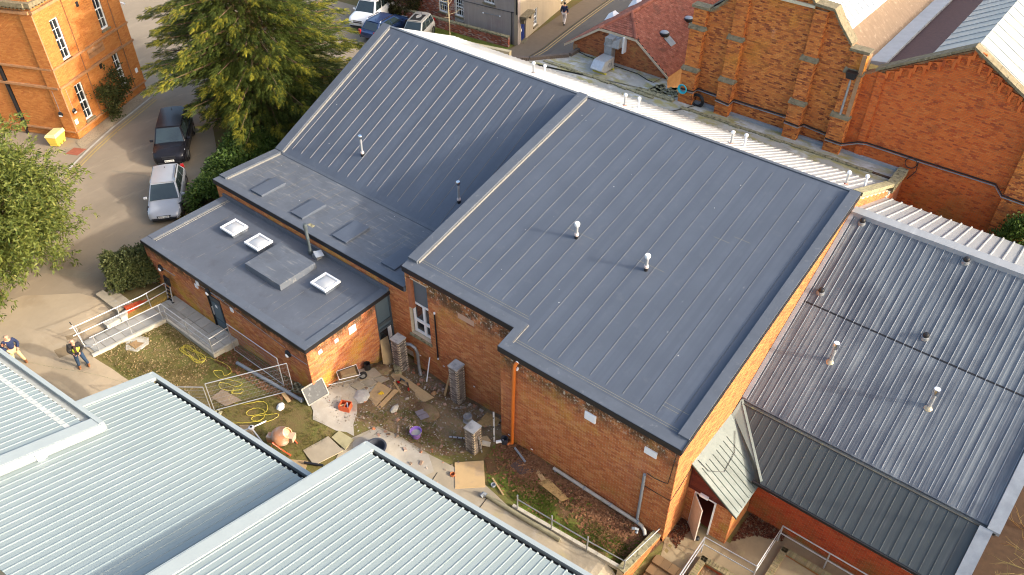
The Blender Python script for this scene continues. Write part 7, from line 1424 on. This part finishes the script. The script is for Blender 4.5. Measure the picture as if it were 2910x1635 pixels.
# cement mixer
MX = thing('cement_mixer', 'orange-grey cement mixer drum beside the pale roof edge', 'mixer', (-20.55,10.55,gz(-20.5,10.5)+.02), local=True); MX.rotation_euler = (0,0,R(25)); m_mx = pm('cement_orange', (.62,.3,.16), .7, .12, 3, stains=(((.6,.52,.42), 1.8, .48, .62, .85),)); 
mb = MB().lathe((0,0,0), [(.12,0),(.3,.06),(.4,.2),(.41,.34),(.36,.5),(.24,.74),(.23,.78),(.19,.78),(.2,.7)], 20); Mx = Matrix.Translation((0,0,.72)) @ Matrix.Rotation(R(48),4,'Y') @ Matrix.Translation((0,0,-.3)); mb.v = [tuple(Mx @ Vector(v)) for v in mb.v]; mb.build('drum', m_mx, MX, smooth=50)
for s_ in (1,-1): MB().tube([(-.5,s_*.35,0),(-.15,s_*.42,.75),(.45,s_*.32,0)], .028, 6).build('frame', m_oc, MX); MB().cyl((-.5,s_*.36,.16), (-.5,s_*.42,.16), .16, 14).build('wheel', m_tyre, MX)
MB().tube([(-.15,-.42,.75),(-.15,.42,.75)], .03, 6).build('axle', m_oc, MX); MB().obox((-.45,0,.5), (.35,.3,.35)).build('motor_box', m_mx, MX, bevel=.03); MB().tube([(.2,-.4,.35),(.55,-.42,.2)], .025, 6).build('tip_handle', m_oc, MX); MB().hull8(ring(.16,.14,.0), ring(.2,.18,.3)).build('chute_guard', pm('tan_plate', (.5,.36,.24), .7, .1, 4), MX).location = (.42,0,.62)
# level tripod (folded) near the mixer
TP = thing('laser_tripod', 'white folding tripod stand by the plywood under the roof edge', 'tripod', (-22.1,10.2,gz(-22.1,10.2)), local=True); 
for a, b in (((0,0,.35),(.9,-.1,.02)),((0,0,.35),(-.1,.75,.02)),((0,0,.35),(-.6,-.5,.02))): MB().tube([a,b], .035, 6).build('leg', m_white, TP)
MB().lathe((0,0,.32), [(.11,0),(.12,.08),(.06,.1)], 14).build('head', m_whitep, TP); MB().lathe((0,0,.42), [(.05,0),(.05,.03)], 10).build('knob', m_black, TP)
# plinth of stacked timbers and a black bar under the roof edge
stick('black_bar', 'black bar and yellow edge lying by the pale roof corner', 'bar', (-19.3,10.55,-.55), (-18.6,10.95,-.58), .08, .08, m_black)
# ladder and broom at the ramp
LD = thing('folding_ladder', 'black telescopic ladder standing against the annex wall', 'ladder', (-32.0,12.9,-.37)); m_al = m_galv
for s_ in (0,1): MB().cyl((-32.05+.4*s_,12.78,-.36), (-32.05+.4*s_,12.9,.62), .03, 8).build('stile', m_al, LD); MB().obox((-32.05+.4*s_,12.78,-.33), (.08,.1,.08)).build('foot', m_black, LD)
for k in range(4): MB().obox((-31.85,12.8+.03*k,-.25+.22*k), (.42,.06,.05)).build('rung', m_black, LD)
for k in range(5): MB().obox((-31.85,12.93+.008*k,.66+.09*k), (.46,.07,.075)).build('rung', m_black, LD)
for s_ in (0,1): MB().cyl((-32.05+.4*s_,12.93,.62), (-32.05+.4*s_,12.97,1.08), .035, 8).build('stile', m_black, LD)
BR = thing('broom', 'white squeegee broom leaning on the ramp rail end', 'broom', (-31.7,8.3,.03)); MB().cyl((-31.7,8.35,.05), (-31.95,8.3,1.25), .015, 8).build('shaft', m_white, BR); MB().cyl((-31.95,8.3,1.25), (-32.0,8.29,1.42), .02, 8).build('grip', m_black, BR); MB().obox((-31.7,8.36,.05), (.1,.6,.05), R(-60)).build('head', m_galv, BR)
# mesh fence panels
def fence(label, a, b, za, zb_, h, n=22):
    t = thing('mesh_fence_panel', label, 'fence', (a[0],a[1],za), 'temporary mesh fence panels'); A_, B_ = Vector((*a,za)), Vector((*b,zb_)); U_ = Vector((0,0,h))
    for p, q in ((A_,A_+U_),(B_,B_+U_),(A_+U_,B_+U_),(A_+U_*.04,B_+U_*.04)): MB().tube([p,q], .021, 6).build('frame', m_galv, t)
    for k in range(1,7): MB().tube([A_+U_*(k/7),B_+U_*(k/7)], .004, 4).build('wire', m_galvd, t)
    mb = MB(); nv = int((B_-A_).length/.06)
    for k in range(1,nv): p = A_.lerp(B_,k/nv); mb.tube([p+U_*.04,p+U_], .0016, 3)
    mb.build('fine_wires', m_galvd, t, kind='stuff')
fence('mesh fence panel across the lawn, full width in view', (-24.3,9.9), (-22.62,12.78), gz(-24.3,9.9)+.02, gz(-22.6,12.8)+.02, 1.72); fence('mesh fence panel running on under the pale roof edge', (-24.42,9.82), (-26.6,8.0), gz(-24.4,9.8)+.02, gz(-26.6,8)+.02, 1.5); fence('mesh fence panel parallel to the annex wall', (-26.85,12.78), (-23.2,12.72), gz(-26.9,12.8)+.02, gz(-23.2,12.7)+.02, 1.72)
for (x, y, lb) in ((-22.45,12.9,'fence foot blocks by the annex corner'),(-24.2,9.85,'fence foot block beside the pale roof edge')):
    t = thing('fence_foot', 'grey concrete '+lb, 'fence foot', (x,y,gz(x,y)), local=True); t.rotation_euler = (0,0,R(30))
    for s_ in ((0,1) if 'corner' in lb else (0,)):
        for q_ in ((-.28,-.18),(-.05,.05),(.18,.28)): MB().box(q_[0],q_[1],-.12+.3*s_,.12+.3*s_,0,.13).build('block', m_galvd if False else m_moss, t)
        MB().box(-.28,.28,-.12+.3*s_,-.08+.3*s_,0,.13).build('web', m_moss, t); MB().box(-.28,.28,.08+.3*s_,.12+.3*s_,0,.13).build('web', m_moss, t)
# yellow hose
def spline(P, n=8):
    P = [Vector(p) for p in P]; out = []
    for i in range(len(P)-1):
        p0_, p1_, p2_, p3_ = P[max(i-1,0)], P[i], P[i+1], P[min(i+2,len(P)-1)]
        for k in range(n):
            t = k/n; out.append(.5*((2*p1_)+(p2_-p0_)*t+(2*p0_-5*p1_+4*p2_-p3_)*t*t+(3*p1_-p0_-3*p2_+p3_)*t*t*t))
    return out+[P[-1]]
hp = []
for k in range(46): a = k*.62; r_ = .42+.16*math.sin(k*1.3); hp.append((-28.0+r_*1.25*math.cos(a)+.1*math.sin(k*.7), 11.35+r_*.62*math.sin(a)+.05*math.cos(k), 0))
hp += [(-27.4,11.65,0),(-26.7,11.85,0),(-26.1,11.92,0),(-25.7,11.75,0),(-25.75,11.45,0),(-26.1,11.55,0),(-26.35,11.3,0),(-25.8,11.2,0),(-25.2,11.5,0),(-24.75,11.65,0),(-24.8,11.35,0),(-25.25,11.2,0),(-25.5,11.0,0),(-25.15,10.85,0),(-24.7,11.1,0),(-24.45,11.45,0),(-24.3,11.25,0),(-24.6,11.0,0),(-24.75,11.2,0),(-24.5,10.9,0),(-24.4,10.7,0),(-24.05,10.72,0),(-23.65,10.95,0),(-23.25,11.48,0),(-22.9,11.55,0),(-22.6,11.3,0),(-22.7,10.95,0),(-23.0,10.65,0),(-23.2,10.75,0),(-23.1,11.1,0),(-22.7,11.25,0),(-22.4,11.0,0),(-22.45,10.7,0),(-22.7,10.6,0),(-22.75,10.8,0),(-22.4,11.2,0),(-22.15,11.5,0),(-22.0,11.4,0),(-22.1,11.0,0),(-22.4,10.72,0),(-22.85,10.25,0),(-23.3,9.9,0),(-23.8,9.7,0)]
pp = spline(hp, 6); zz_ = gzn([p.x for p in pp],[p.y for p in pp]); pp = [(p.x,p.y,z+.04+.025*(i%3)*.5) for i,(p,z) in enumerate(zip(pp,zz_))]
solo(MB().tube(pp, .013, 6), 'garden_hose', pm('yellow_hose', (.46,.38,.05), .4, .05, 5), 'yellow hose coiled by the landing and trailing over the lawn', 'hose', (-27.4,11.6,-.6), smooth=True)
# grit bin
gb = thing('grit_bin', 'yellow grit bin at the corner of the big house', 'grit bin', (-50.0,16.85,.02), local=True); gb.rotation_euler = (0,0,R(-60)); m_gb = pm('grit_yellow', (.75,.55,.08), .5, .06, 3)
MB().hull8([(-.42,-.3,.12),(.42,-.3,.12),(.42,.3,.12),(-.42,.3,.12)], [(-.5,-.36,.62),(.5,-.36,.62),(.5,.36,.62),(-.5,.36,.62)]).build('tub', m_gb, gb, bevel=.03); MB().hull8([(-.53,-.4,.62),(.53,-.4,.62),(.53,.4,.62),(-.53,.4,.62)], [(-.48,-.3,.78),(.48,-.3,.78),(.48,.36,.86),(-.48,.36,.86)]).build('lid', pm('pale_lid', (.8,.68,.3), .5, .05, 3), gb, bevel=.03)
for x in (-.3,0,.3): MB().box(x-.08,x+.08,-.3,.3,0,.12).build('foot', m_gb, gb)
# stanchion on the apron beside the pale roof
solo(MB().tube([(-30.7,5.4,.0),(-30.7,5.4,.75),(-29.6,5.5,.75)], .025, 6), 'bike_rail', m_galvd, 'thin grey hoop rail on the apron beside the left roof', 'rail', (-30.7,5.4,0))

# broken brick and stone lumps strewn about the yard
rg_ = random.Random(12); rb = MB()
for k in range(170):
    x, y = rg_.uniform(-21.3,-14.6), rg_.uniform(13.3,17.85)
    if k < 70: x, y = rg_.uniform(-20.2,-14.8), 17.85-abs(rg_.gauss(0,.3))
    r_ = rg_.uniform(.03,.1); rb.obox((x, y, gz(x,y)+r_*.3+.01), (r_*rg_.uniform(1,2.2), r_*rg_.uniform(.8,1.4), r_), rg_.uniform(0,3), rg_.uniform(-.4,.4), rg_.uniform(-.4,.4))
o_ = rb.build('yard_rubble', brickmat('rubble_mix', [(.12,.08,.055),(.3,.25,.19),(.4,.15,.07),(.42,.38,.32),(.2,.15,.1)]), None, kind='stuff'); o_['label'] = 'broken brick and stone lumps strewn over the works yard'
